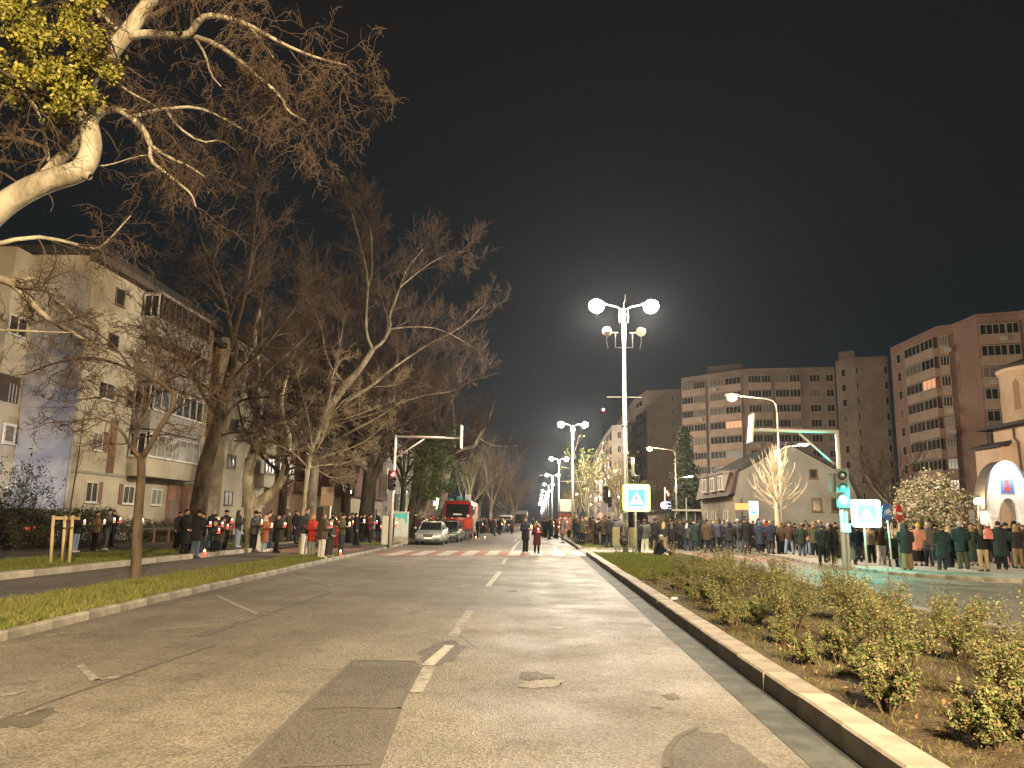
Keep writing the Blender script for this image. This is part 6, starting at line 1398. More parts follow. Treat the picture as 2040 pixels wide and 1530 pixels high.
def body_mesh(arm, leg):
    mb = MB()
    eloft(mb, [(.84, .12, .09, 0, 0), (.90, .165, .112, 0, 0), (.98, .158, .108, 0, 0), (1.08, .138, .095, 0, 0), (1.22, .158, .108, 0, -.005), (1.34, .178, .105, 0, 0), (1.41, .165, .085, 0, .005), (1.45, .085, .068, 0, .008), (1.50, .056, .06, 0, 0), (1.56, .056, .06, 0, -.008)])
    mb.ball((0, -.005, 1.63), (.076, .098, .105), 16, 12); mb.ball((0, -.028, 1.565), (.052, .062, .055), 12, 8); mb.ball((0, -.100, 1.605), (.014, .022, .026), 8, 6)
    for s in (-1, 1):
        mb.ball((s*.078, .0, 1.615), (.014, .024, .034), 8, 6)
        L = sided(LEGS[leg][0 if s < 0 else 1], s); mb.tube(L, [.086, .058, .042], 12); m_ = L[1]*.62+L[2]*.38+np.array([0, .018, 0]); mb.tube([L[1], m_, L[2]], [.055, .058, .04], 12)
        f = L[2]; mb.ball((f[0], f[1]-.06, .045), (.045, .13, .042), 10, 7); mb.ball((f[0], f[1]+.005, .06), (.04, .05, .055), 10, 7)
        A_ = sided(ARMS[arm][0 if s < 0 else 1], s); mb.tube([A_[0]-[s*.05, 0, 0], A_[0], A_[1]], [.06, .058, .044], 10); mb.tube([A_[1], A_[2]], [.043, .030], 10)
        h = A_[3]-A_[2]; mb.ball(tuple(A_[2]+h*.55), (.036, .036, .036), 8, 6)
    me = remeshed(mb, 'body', .021, [SKIN], 1)
    ex = MB()
    for s in (-1, 1):
        A_ = sided(ARMS[arm][0 if s < 0 else 1], s); h = A_[3]-A_[2]; h = h/np.linalg.norm(h)
        side = np.cross(h, [0, 0, 1.]) if abs(h[2]) < .8 else np.array([0, 1., 0]); side = side/np.linalg.norm(side); palm = A_[2]+h*.055; curl = np.array([-s*.55, -.1, -.35]) if abs(h[2]) < .8 else np.array([-s*.3, -.35, 0])
        for k, ln in enumerate((.062, .072, .068, .054)):
            p0 = palm+side*(-.027+.018*k)+h*.012; p1 = p0+h*ln*.5+curl*.012; p2 = p1+h*ln*.35+curl*.03; ex.tube([p0, p1, p2], [.0105, .0095, .007], 5)
        th = A_[2]+h*.028; ex.tube([th, th+side*(-.03)+h*.03, th+side*(-.03)+h*.062+curl*.015], [.012, .0105, .008], 5)
    ex.cur = 1
    for s in (-1, 1): ex.ball((s*.031, -.0885, 1.632), (.012, .008, .007), 8, 5)
    ex.cur = 3
    for s in (-1, 1): ex.cbox((s*.032, -.090, 1.652), (.034, .008, .007))
    ex.cur = 2; ex.cbox((0, -.0905, 1.566), (.040, .012, .010))
    return joined(me, ex, [SKIN, EYEM, LIP, BROW])
def jacket_mesh(arm, style):
    mb = MB(); hem = {'short': .80, 'puffer': .74, 'long': .46, 'mid': .64}[style]; fat = {'short': 1.0, 'puffer': 1.14, 'long': 1.06, 'mid': 1.06}[style]
    rings = []
    base = [(.46, .215, .165), (.64, .212, .160), (.80, .200, .150), (.95, .196, .145), (1.08, .190, .140), (1.22, .205, .148), (1.34, .215, .140), (1.41, .195, .115), (1.455, .12, .098), (1.50, .092, .09), (1.535, .088, .088)]
    rings = [(z, rx*fat, ry*fat, 0, 0) for z, rx, ry in base if z >= hem-.001]
    if rings[0][0] > hem+.01: k = next(b for b in base if b[0] >= hem); rings.insert(0, (hem, k[1]*fat, k[2]*fat, 0, 0))
    if style == 'puffer':
        out = []; zs = np.arange(hem, 1.38, .055)
        for z in zs:
            rx = np.interp(z, [r[0] for r in rings], [r[1] for r in rings]); ry = np.interp(z, [r[0] for r in rings], [r[2] for r in rings])
            out += [(z, rx*.93, ry*.93, 0, 0), (z+.02, rx*1.02, ry*1.02, 0, 0), (z+.038, rx*1.02, ry*1.02, 0, 0)]
        rings = out+[r for r in rings if r[0] > 1.39]
    eloft(mb, rings, 18)
    for s in (-1, 1):
        A_ = sided(ARMS[arm][0 if s < 0 else 1], s); k = fat
        mb.tube([A_[0]-[s*.06, 0, -.0], A_[0]+[s*.012, 0, .0], A_[0]*.5+A_[1]*.5+[s*.012, 0, 0], A_[1]], [.075*k, .082*k, .072*k, .066*k], 12); mb.ball(tuple(A_[1]), .066*k, 10, 7)
        mb.tube([A_[1], A_[1]*.4+A_[2]*.6, A_[2]], [.066*k, .060*k, .052*k], 12)
    return remeshed(mb, 'jacket', .022, [PUFF if style == 'puffer' else CLOTH], 1)
def trouser_mesh(leg, style):
    mb = MB(); a, b_, c = {'regular': (.105, .080, .074), 'slim': (.100, .074, .064), 'wide': (.115, .105, .110), 'skirt': (.1, .1, .1)}[style]
    if style == 'skirt': eloft(mb, [(.20, .25, .22, 0, 0), (.45, .22, .19, 0, 0), (.7, .195, .155, 0, 0), (.92, .18, .13, 0, 0), (1.0, .16, .115, 0, 0)], 18)
    else:
        eloft(mb, [(.80, .15, .105, 0, 0), (.88, .178, .125, 0, 0), (.96, .175, .122, 0, 0), (1.04, .155, .11, 0, 0)], 16)
        for s in (-1, 1):
            L = sided(LEGS[leg][0 if s < 0 else 1], s); m1 = L[0]*.5+L[1]*.5; m2 = L[1]*.5+L[2]*.5; mb.tube([L[0]-[s*.012, 0, 0], m1, L[1], m2, L[2]-[0, 0, .03]], [a, (a+b_)/2*1.02, b_, (b_+c)/2*1.02, c], 14)
    return remeshed(mb, 'trousers', .021, [CLOTH], 1)
def shoe_mesh():
    m = MB(); m.ball((0, -.055, .05), (.052, .145, .05), 12, 8); m.ball((0, .03, .065), (.048, .06, .06), 10, 7); m.box((-.045, -.17, 0), (.045, .08, .028)); return m.mesh('shoe', SHOE)
def hair_mesh(kind):
    m = MB()
    if kind in ('short', 'bald', 'long', 'bun'):
        g_ = MB(); g_.ball((0, .008, 1.645), (.086, .105, .108), 18, 14); vs = []
        for x, y, z in g_.v:
            front = max(0, min(1, (-y-.012)/.05)); low = max(0, min(1, (1.668-z)/.03)); k = front*low
            if z < 1.585 and kind == 'short': k = max(k, .9)
            vs.append((x*(1-.3*k), y*(1-.42*k)+.01*k, z))
        m.raw(vs, g_.f, True)
        if kind == 'long': eloft(m, [(1.28, .085, .028, 0, .115), (1.36, .105, .045, 0, .10), (1.5, .10, .055, 0, .075), (1.62, .088, .065, 0, .045)], 14)
        if kind == 'bun': m.ball((0, .10, 1.69), (.045, .045, .045), 10, 7)
    elif kind == 'beanie':
        g_ = MB(); g_.ball((0, .004, 1.665), (.092, .112, .105), 18, 12); m.raw([(x, y, max(z, 1.645)) for x, y, z in g_.v], g_.f, True); eloft(m, [(1.635, .094, .114, 0, .004), (1.675, .096, .116, 0, .004)], 18); m.ball((0, .01, 1.77), .022, 8, 6)
    elif kind == 'cap':
        g_ = MB(); g_.ball((0, .004, 1.665), (.090, .110, .090), 18, 12); m.raw([(x, y, max(z, 1.65)) for x, y, z in g_.v], g_.f, True); m.prism([(-.07, -.09), (-.05, -.17), (.05, -.17), (.07, -.09)], 2, 1.655, 1.667)
    elif kind == 'hood':
        g_ = MB(); g_.ball((0, .015, 1.625), (.118, .135, .150), 20, 14); vs = []
        for x, y, z in g_.v:
            k = max(0, min(1, (-y-.045)/.04)); vs.append((x*(1-.25*k), y*(1-.55*k), z)); 
        m.raw(vs, g_.f, True); eloft(m, [(1.44, .14, .12, 0, .03), (1.50, .125, .125, 0, .03), (1.55, .105, .115, 0, .03)], 16)
    elif kind == 'helmet':
        g_ = MB(); g_.ball((0, .0, 1.67), (.115, .135, .12), 18, 12); m.raw([(x, y, max(z, 1.64)) for x, y, z in g_.v], g_.f, True); eloft(m, [(1.635, .125, .150, 0, .01), (1.65, .125, .150, 0, .01)], 18)
    return m.mesh('hair' if kind in ('short', 'long', 'bun', 'bald') else {'beanie': 'beanie', 'cap': 'cap', 'hood': 'hood', 'helmet': 'helmet'}[kind], HAIRM if kind in ('short', 'long', 'bun', 'bald') else CLOTH)
CACHE = {}
def cached(k, f, *a):
    if (k, *a) not in CACHE: CACHE[(k, *a)] = f(*a)
    return CACHE[(k, *a)]
COL = dict(black=(.012, .012, .013), dark=(.022, .021, .022), navy=(.016, .020, .036), grey=(.085, .082, .080), charcoal=(.038, .037, .037), lgrey=(.20, .195, .19), brown=(.060, .038, .024), tan=(.20, .125, .075), camel=(.24, .14, .075),
           beige=(.30, .235, .165), cream=(.46, .41, .33), olive=(.062, .058, .030), green=(.026, .040, .022), teal=(.017, .028, .030), red=(.28, .026, .022), burg=(.075, .018, .020), mustard=(.26, .14, .025), salmon=(.38, .18, .13), rust=(.22, .085, .045), pink=(.48, .24, .22),
           jeans=(.070, .095, .14), ljeans=(.19, .23, .29), dblue=(.024, .032, .050), white=(.56, .53, .49), khaki=(.17, .13, .075), hivis=(.42, .06, .03), yellow=(.50, .34, .04), blond=(.30, .20, .10), hbrown=(.065, .036, .020), hblack=(.014, .011, .010), hgrey=(.28, .27, .26), purple=(.035, .018, .04))
SKINS = [(.46, .285, .205), (.52, .33, .245), (.40, .24, .17)]
def limb_part(name, me, root, col=None):
    o = link(bpy.data.objects.new(name, me), root)
    if col is not None: o.color = (*col, 1)
    return o
NP = [0]
def person(px, fy, hy, jk, jc, ts, tcol, hk, hc, face, pose, label, leg=None, shoe='black', group=None, pos=None, height=None, zb=.1):
    NP[0] += 1
    p = G(px, fy, zb) if pos is None else np.array([pos[0], pos[1], zb])
    if height is None:
        height = atY(px, hy, float(p[1]))[2]-zb; height = min(1.92, max(1.0, height))
    s = height/1.745
    t = thing('person', label, 'person', p, R(face), group); t.scale = (s*rnd.uniform(.96, 1.08), s*rnd.uniform(.96, 1.08), s); t.rotation_euler = (R(rnd.uniform(-2.5, 2.5)), R(rnd.uniform(-2.2, 2.2)), R(face))
    leg = leg or rnd.choice(['stand', 'stand', 'stride'])
    limb_part('body', cached('body', body_mesh, pose, leg), t, rnd.choice(SKINS))
    limb_part('jacket' if jk != 'long' else 'coat', cached('jacket', jacket_mesh, pose, jk), t, COL[jc])
    limb_part('trousers' if ts != 'skirt' else 'skirt', cached('trousers', trouser_mesh, leg, ts), t, COL[tcol])
    for i, sgn in enumerate((-1, 1)):
        L = LEGS[leg][i]; o = limb_part('shoe', cached('shoe', shoe_mesh), t, COL[shoe]); o.location = (sgn*L[2][0], L[2][1], 0); o.rotation_euler = (0, 0, sgn*.12)
    me = cached('hair', hair_mesh, hk); limb_part(me.name.split('.')[0], me, t, COL[hc])
    t['_pose'] = pose; t['_s'] = s
    return t
CUP_R = mat('red_candle_cup', (.6, .05, .03), .4, emit=(1, .06, .035), estr=1.1); CUP_W = mat('white_candle_wax', (.8, .7, .55), .5, emit=(1, .55, .22), estr=.3); FLAME = mat('candle_flame', (.9, .7, .4), .4, emit=(1, .62, .26), estr=7)
def candle_mesh(red):
    m = MB(); m.tube([(0, 0, -.05), (0, 0, -.04), (0, 0, .06), (0, 0, .065)], [.030, .036, .036, .030], 10); m.cur = 1; m.ball((0, 0, .085), (.020, .020, .036), 8, 6); return m.mesh('candle', [CUP_R if red else CUP_W, FLAME])
CM = {True: candle_mesh(True), False: candle_mesh(False)}
def candle(loc, red, label, s=1.0, light=0.0, group='lit candles'):
    o = link(bpy.data.objects.new('candle', CM[red])); o.location = loc; o.scale = (s, s, s); tag(o, label, 'candle', group)
    return o
def held(t, red=True, what='', s=1.15):
    pose = t['_pose']; sc_ = t['_s']; off = {'candle': (.0, -.345, 1.23), 'one': (.085, -.36, 1.28), 'front': (0, -.24, 1.0), 'down': (.22, -.11, .80)}[pose]
    c, s_ = math.cos(t.rotation_euler.z), math.sin(t.rotation_euler.z); x, y, z = off[0]*t.scale.x, off[1]*t.scale.y, off[2]*t.scale.z
    return candle((t.location.x+c*x-s_*y, t.location.y+s_*x+c*y, t.location.z+z), red, what, s)

# px, feet y, head y, jacket, colour, trousers, colour, hair, colour, facing, pose, candle, label, [leg, shoe]
PEOPLE = [
 (146,1101,1018,'short','dark','regular','ljeans','long','hbrown',95,'candle','w','long haired person in dark jacket and pale jeans beside the stakes','stand','white'),
 (186,1098,1018,'short','tan','regular','black','long','hbrown',95,'candle','w','person in tan jacket holding a candle before the hedge'),
 (207,1096,1014,'short','grey','regular','grey','short','hblack',85,'candle','w','man in grey hoodie, grey trousers and white trainers','stride','white'),
 (221,1090,1016,'short','black','regular','black','long','hbrown',90,'candle','r','brown haired person in black next to the man in grey'),
 (266,1090,1018,'mid','black','regular','black','short','hblack',90,'candle','w','person in black half hidden behind the young tree trunk'),
 (351,1093,1019,'short','charcoal','regular','black','short','hblack',80,'down',None,'dark dressed person at the back left of the coat group'),
 (366,1109,1014,'long','black','regular','black','short','hblack',75,'front',None,'tall person in long black coat left of the jeans wearers'),
 (386,1112,1016,'mid','dark','regular','jeans','beanie','black',160,'front',None,'person in dark jacket and jeans seen from behind near the kerb candle'),
 (400,1106,1021,'short','black','regular','jeans','cap','black',75,'candle','r','man in black cap and jeans holding a red candle'),
 (417,1096,1014,'short','navy','regular','jeans','short','hgrey',80,'candle','r','white haired person in navy behind the capped man'),
 (424,1106,1040,'puffer','black','slim','black','beanie','pink',70,'candle','r','child in black with a pink woolly hat','stand'),
 (429,1101,1024,'short','dark','slim','black','bun','hblack',60,'candle','r','dark haired woman standing behind the child in the pink hat'),
 (438,1099,1031,'long','olive','regular','teal','long','hbrown',75,'candle','r','person in olive coat with teal trousers'),
 (446,1096,1016,'short','navy','regular','black','cap','black',70,'candle','r','man in a dark cap and navy jacket behind the olive coat'),
 (458,1075,1035,'puffer','pink','slim','grey','beanie','red',10,'candle','r','small child in pink facing the street among the adults','stand'),
 (471,1091,1017,'short','charcoal','wide','ljeans','hood','charcoal',80,'candle','r','hooded person in baggy pale jeans left of the forked tree','stand','white'),
 (503,1099,1018,'puffer','charcoal','regular','black','beanie','black',85,'candle','w','man in striped grey jacket leaning by the forked tree'),
 (525,1099,1027,'long','rust','regular','ljeans','hood','cream',80,'candle','w','person in rust brown coat with a cream headscarf','stand','white'),
 (534,1097,1020,'short','burg','regular','dblue','short','hbrown',85,'candle','r','person in burgundy jacket right behind the rust coat','stand','white'),
 (549,1101,1025,'long','black','regular','black','long','purple',85,'candle','r','person in long black coat with purplish black hair and a bright candle'),
 (571,1074,1023,'mid','olive','slim','black','long','hblack',5,'candle','w','woman in olive coat facing the street from the footpath','stand','white'),
 (589,1081,1020,'short','beige','regular','black','short','hbrown',85,'candle',None,'person in beige jacket standing back on the footpath'),
 (606,1108,1012,'short','charcoal','slim','white','short','hbrown',60,'front',None,'tall person in grey jacket and white trousers behind the pruned tree','stand','white'),
 (619,1110,1024,'mid','red','regular','lgrey','long','blond',65,'candle','w','blond woman in bright red jacket and grey trousers'),
 (639,1113,1021,'puffer','brown','regular','white','long','hbrown',140,'candle','r','woman in brown quilted coat and white trousers seen from behind','stand','white'),
 (654,1110,1032,'short','charcoal','wide','charcoal','short','hblack',70,'front',None,'person in wide dark grey trousers right of the quilted coat','stand','white'),
 (668,1090,1045,'puffer','red','slim','red','short','hbrown',60,'candle','r','small child in a red coat before the man in olive','stand'),
 (679,1102,1023,'short','olive','regular','dblue','beanie','black',90,'candle','w','man in olive jacket and dark beanie at the crossing edge','stand'),
 (709,1088,1022,'short','black','regular','black','short','hblack',95,'one','w','man in black holding out a candle left of the mast','stride'),
 (737,1083,1024,'short','burg','regular','black','short','hblack',90,'candle','r','person in dark burgundy jacket left of the mast'),
 (753,1081,1020,'mid','black','regular','charcoal','short','hgrey',80,'candle','r','grey haired person in black coat left of the mast'),
 (774,1092,1026,'mid','brown','regular','dblue','hood','brown',110,'candle','r','person in brown jacket and blue jeans in front of the cabinet','stand'),
 (663,1080,1026,'short','dark','regular','black','short','hblack',80,'candle','r','dark dressed person behind the child in red'),
 (691,1081,1026,'short','black','regular','black','short','hbrown',85,'candle','r','person in black between the olive man and the man holding out a candle'),
 (700,1080,1022,'short','charcoal','regular','dark','beanie','black',85,'candle','r','person in charcoal behind the man holding out a candle'),
 (722,1080,1024,'mid','black','regular','black','long','hblack',85,'candle','r','long haired person in black behind the burgundy jacket'),
 (818,1070,1022,'short','black','regular','black','short','hblack',85,'candle','r','person in black right beside the cabinet, behind the silver car'),
 (827,1074,1018,'mid','dark','regular','black','beanie','black',90,'down',None,'tall person in dark coat beside the front of the silver car'),
 (835,1073,1027,'short','burg','regular','dark','long','hbrown',85,'candle','r','long haired person in burgundy behind the silver car bonnet'),
 (842,1064,1026,'short','black','regular','black','short','hbrown',85,'candle','w','person in black holding a white candle behind the silver car'),
 (862,1058,1024,'short','red','regular','black','short','hblack',70,'candle','r','person in red seen over the roof of the silver car'),
 (874,1058,1022,'mid','black','regular','black','beanie','black',80,'down',None,'person in black beanie seen over the silver car roof'),
 (931,1077,1014,'short','hivis','regular','grey','helmet','white',185,'down',None,'firefighter in white helmet and red jacket beside the truck','stand','dark'),
 (951,1074,1033,'short','black','slim','black','long','blond',70,'front',None,'blond woman in black beside the red truck wheel','stride','white'),
 (1047,1103,1030,'mid','navy','slim','dark','short','hbrown',55,'candle','w','man in navy coat and white trainers standing on the crossing','stand','white'),
 (1069,1103,1039,'long','burg','slim','black','long','hbrown',5,'candle','r','woman in dark burgundy coat standing on the crossing','stand'),
 (1084,1069,1024,'mid','charcoal','regular','black','short','hblack',120,'down',None,'dark dressed person behind the couple on the crossing'),
 (1094,1074,1023,'short','teal','regular','black','short','hbrown',100,'candle','r','person in dark teal jacket beyond the crossing','stand'),
 (1107,1070,1026,'mid','black','regular','black','beanie','black',100,'candle','r','person in black beyond the crossing, right of the teal jacket'),
 (1121,1076,1027,'long','lgrey','slim','grey','long','hbrown',80,'candle','r','person in light grey coat by the far median kerb'),
 (1134,1071,1030,'mid','pink','regular','black','short','hbrown',60,'candle','r','person in pale pink jacket by the far median kerb'),
 (1144,1074,1022,'mid','teal','regular','teal','beanie','lgrey',80,'front',None,'person in dark teal coat and grey hat standing on the far median kerb'),
 (1062,1066,1026,'short','dark','regular','black','short','hblack',90,'candle','w','person with a bright candle behind the couple on the crossing'),
 (1204,1090,1020,'mid','brown','regular','black','short','hbrown',170,'front',None,'person in brown jacket seen from behind left of the lamp post'),
 (1213,1093,1028,'short','dark','regular','dark','short','hblack',150,'front',None,'person in dark clothes between the brown and the grey jacket'),
 (1228,1093,1022,'short','grey','regular','lgrey','hood','grey',165,'front',None,'person in grey hooded jacket and light trousers left of the lamp post'),
 (1284,1106,1034,'short','grey','regular','white','short','hbrown',165,'front',None,'person in grey jacket and white jeans by the lit crossing sign','stand','white'),
 (1304,1098,1032,'short','black','regular','black','short','hblack',165,'down',None,'person in black jacket behind the seated man','apart'),
 (1271,1103,1036,'mid','dark','regular','black','short','hblack',150,'front',None,'dark dressed person right behind the sign pole'),
 (1341,1091,1035,'short','black','regular','black','short','hblack',140,'front',None,'person in black with a pale shoulder bag, right of the seated man'),
 (1352,1092,1036,'short','dark','slim','black','long','hbrown',160,'candle',None,'long haired person in black right of the pale shoulder bag'),
 (1370,1083,1036,'short','charcoal','regular','khaki','short','hbrown',160,'candle','w','person in charcoal jacket and khaki trousers'),
 (1384,1084,1037,'long','lgrey','regular','lgrey','short','hgrey',160,'front',None,'person in long light grey coat'),
 (1393,1084,1036,'mid','grey','regular','khaki','hood','grey',170,'candle','r','grey hooded person right of the light grey coat'),
 (1414,1082,1036,'mid','black','regular','dblue','short','hblack',150,'candle','r','person in black with a red candle at chest height'),
 (1434,1087,1038,'mid','beige','slim','black','short','hbrown',150,'front',None,'person in beige coat and black leggings'),
 (1444,1088,1042,'short','black','regular','khaki','beanie','black',120,'candle','r','person in black jacket and khaki trousers with a red candle'),
 (1477,1091,1039,'mid','mustard','regular','black','short','hblack',140,'candle','w','person in mustard yellow jacket'),
 (1492,1087,1036,'long','black','regular','black','short','hblack',160,'front',None,'person in long black coat right of the mustard jacket'),
 (1502,1093,1041,'mid','cream','regular','lgrey','short','blond',150,'candle',None,'person in cream jacket and light trousers','stand','white'),
 (1517,1101,1038,'long','dblue','regular','black','hood','jeans',160,'front',None,'person in long dark coat with a blue hood'),
 (1526,1094,1036,'short','red','regular','black','beanie','pink',170,'front',None,'person in red with a pale pink hat'),
 (1535,1103,1044,'long','black','regular','black','short','hgrey',155,'front',None,'grey haired person in long black coat left of the pollard tree pole'),
 (1558,1104,1041,'mid','brown','regular','dblue','short','hbrown',170,'front',None,'person in brown grey jacket beside the pollard tree'),
 (1573,1105,1040,'short','brown','regular','ljeans','cap','olive',175,'front',None,'person in camouflage brown jacket and pale jeans, legs apart','apart'),
 (1598,1108,1044,'mid','green','regular','jeans','short','hbrown',160,'front',None,'person in dark green coat and blue jeans'),
 (1610,1106,1042,'short','salmon','regular','ljeans','long','hbrown',160,'front',None,'person in faded pink jacket right of the dark green coat'),
 (1625,1107,1040,'mid','olive','regular','black','hood','tan',165,'front',None,'person in a furry tan hood left of the two in dark jackets'),
 (1640,1123,1045,'short','teal','regular','black','short','hbrown',165,'front',None,'person in dark teal jacket left of the signal mast'),
 (1656,1124,1043,'mid','dark','regular','dark','long','hbrown',170,'front',None,'person in dark hooded jacket just left of the signal mast','stand','white'),
 (1698,1125,1050,'short','dblue','regular','charcoal','short','hblack',150,'front',None,'person in dark blue jacket under the white crossing sign','stride'),
 (1712,1124,1048,'mid','navy','slim','navy','short','hblack',160,'front',None,'person in navy coat under the white crossing sign','stand','white'),
 (1738,1122,1044,'short','beige','regular','black','short','hgrey',165,'front',None,'person in beige sweater and black trousers right of the white sign','stand'),
 (1757,1125,1042,'short','brown','regular','white','long','hbrown',165,'front',None,'long haired person in brown jacket and white trousers','stand','white'),
 (1781,1130,1042,'short','green','slim','dark','long','blond',150,'front',None,'blond person in dark dress between the two round signs','stride'),
 (1809,1136,1044,'mid','dark','wide','khaki','long','hblack',160,'front',None,'long dark haired person in wide beige trousers'),
 (1831,1128,1043,'mid','salmon','skirt','black','beanie','yellow',165,'front',None,'person with yellow hat, salmon coat and black skirt'),
 (1852,1128,1041,'short','grey','regular','jeans','short','hgrey',165,'front',None,'grey haired man in grey jacket and jeans'),
 (1878,1136,1045,'long','teal','regular','teal','short','hbrown',160,'front',None,'person in long dark teal coat right of the grey haired man'),
 (1895,1131,1048,'mid','teal','regular','navy','long','blond',165,'front',None,'blond person in dark teal jacket'),
 (1921,1134,1038,'mid','teal','regular','olive','short','hgrey',165,'front',None,'grey haired man in teal jacket and olive trousers','stand'),
 (1943,1128,1046,'long','green','skirt','teal','hood','tan',165,'front',None,'person in long green coat with a furry hood'),
 (1962,1139,1043,'short','black','regular','beige','long','hbrown',165,'front',None,'person in black jacket and beige trousers with a pink bag','stand'),
 (1998,1135,1038,'long','teal','regular','black','short','hblack',165,'front',None,'tall person in long dark teal coat near the gateway'),
 (2014,1131,1042,'mid','black','regular','pink','beanie','black',160,'front',None,'person in black jacket and pale trousers near the right edge'),
 (2031,1133,1045,'short','dark','regular','khaki','hood','tan',165,'front',None,'person in dark jacket with fur hood and khaki trousers at the right edge'),
]
for i, q in enumerate(PEOPLE):
    px, fy, hy, jk, jc, ts, tcol, hk, hc, face, pose, cd, lab = q[:13]
    leg = q[13] if len(q) > 13 else None; shoe = q[14] if len(q) > 14 else 'black'
    on_road = px in (1047, 1069, 1084, 1094, 1107, 1062, 931, 951, 1284, 1304, 1341, 1352) 
    t = person(px, fy, hy, jk, jc, ts, tcol, hk, hc, face+rnd.uniform(-9, 9), pose, lab, leg, shoe, 'people at the vigil', zb=.0 if on_road else .1)
    if cd:
        held(t, cd == 'r', ('lit red candle held by ' if cd == 'r' else 'lit pale candle held by ')+' '.join(lab.split()[:10]))

# rows further back: told apart only by their coats and by what they stand near
g_ = random.Random(77)
def row(pts, label, faces, group, coats, cand=.0, hmin=1.58, hmax=1.84, zb=.11):
    ORD = ['first', 'second', 'third', 'fourth', 'fifth', 'sixth', 'seventh', 'eighth', 'ninth', 'tenth', 'eleventh', 'twelfth', 'thirteenth', 'fourteenth', 'fifteenth', 'sixteenth', 'seventeenth', 'eighteenth', 'nineteenth', 'twentieth', 'twenty-first', 'twenty-second', 'twenty-third', 'twenty-fourth']
    for n_, (x, y) in enumerate(pts):
        jc = g_.choice(coats); ts = g_.choice(['regular', 'regular', 'slim', 'wide']); hk = g_.choice(['short', 'short', 'long', 'beanie', 'hood', 'cap'])
        hc = g_.choice(['hblack', 'hbrown', 'hbrown', 'blond', 'hgrey']) if hk in ('short', 'long') else g_.choice(['black', 'dark', 'navy', 'grey', 'olive'])
        t = person(0, 0, 0, g_.choice(['short', 'mid', 'mid', 'long', 'puffer']), jc, ts, g_.choice(['black', 'dark', 'dblue', 'jeans', 'black', 'charcoal', 'khaki']), hk, hc, faces+g_.uniform(-22, 22), g_.choice(['candle', 'front', 'front', 'down', 'one']), 'person in '+dict(burg='burgundy', lgrey='light grey').get(jc, jc)+', '+ORD[n_]+' from left in '+label, None, 'black', group, (x, y), g_.uniform(hmin, hmax), zb)
        if g_.random() < cand: held(t, g_.random() < .7, 'candle of '+ORD[n_]+' person from left, '+label[4:], 1.15)
DK = ['black', 'dark', 'navy', 'charcoal', 'black', 'dark', 'brown', 'olive', 'teal']
def spread(px0, px1, n, y0, y1, jit=.35):
    out = []
    for k in range(n):
        px = px0+(px1-px0)*(k+g_.uniform(.2, .8))/n; Y = g_.uniform(y0, y1); out.append((atY(px, 1035, Y)[0], Y))
    return out
row(spread(1640, 2040, 24, 34.5, 38), 'the second crowd row before the church', 165, 'crowd rows in front of the church', DK, .04)
row(spread(1650, 2035, 22, 39, 44), 'the back crowd row before the church', 165, 'crowd rows in front of the church', DK, .06)
row(spread(1395, 1640, 20, 47, 52), 'the middle crowd row before the house', 150, 'crowd rows in front of the house', DK, .16)
row(spread(1300, 1630, 24, 53, 60), 'the back crowd row before the house', 150, 'crowd rows in front of the house', DK, .12)
row(spread(1400, 1640, 12, 41, 45), 'the front row by the pollard tree', 155, 'crowd rows in front of the house', ['black', 'dark', 'navy', 'charcoal', 'black', 'brown'], .2)
row(spread(1285, 1420, 9, 46, 51), 'the side road group behind the crossing sign', 150, 'crowd on the side road', DK, .22, zb=.0)
row(spread(1150, 1240, 12, 58, 68), 'the median group under the dark signal', 110, 'crowd on the median', DK, .18)
row(spread(955, 1002, 11, 73, 90), 'the kerb line behind the red truck', 80, 'line of people along the left kerb', DK, .4, zb=.1)
row(spread(985, 1026, 10, 88, 108), 'the kerb line before the white van', 80, 'line of people along the left kerb', DK+['beige', 'cream', 'lgrey'], .35, zb=.1)
row(spread(1150, 1245, 14, 48, 57), 'the near median group before the dark signal', 120, 'crowd on the median', DK, .2)
row(spread(1078, 1160, 13, 76, 100), 'the far group beside the kiosk', 100, 'far people beside the median', DK, .4, zb=.05)
row(spread(1075, 1110, 6, 72, 100), 'the far group left of the median', 100, 'far people beside the median', DK, .3, zb=0)
row(spread(486, 620, 8, 41, 47), 'the footpath group behind the forked tree', 85, 'people on the left footpath', DK, .5, zb=.12)
row(spread(780, 905, 9, 58, 64), 'the pavement group behind the parked cars', 85, 'people behind the parked cars', DK, .4)
row(spread(640, 760, 8, 50, 58), 'the back group left of the mast', 85, 'people on the left footpath', DK, .5, zb=.12)

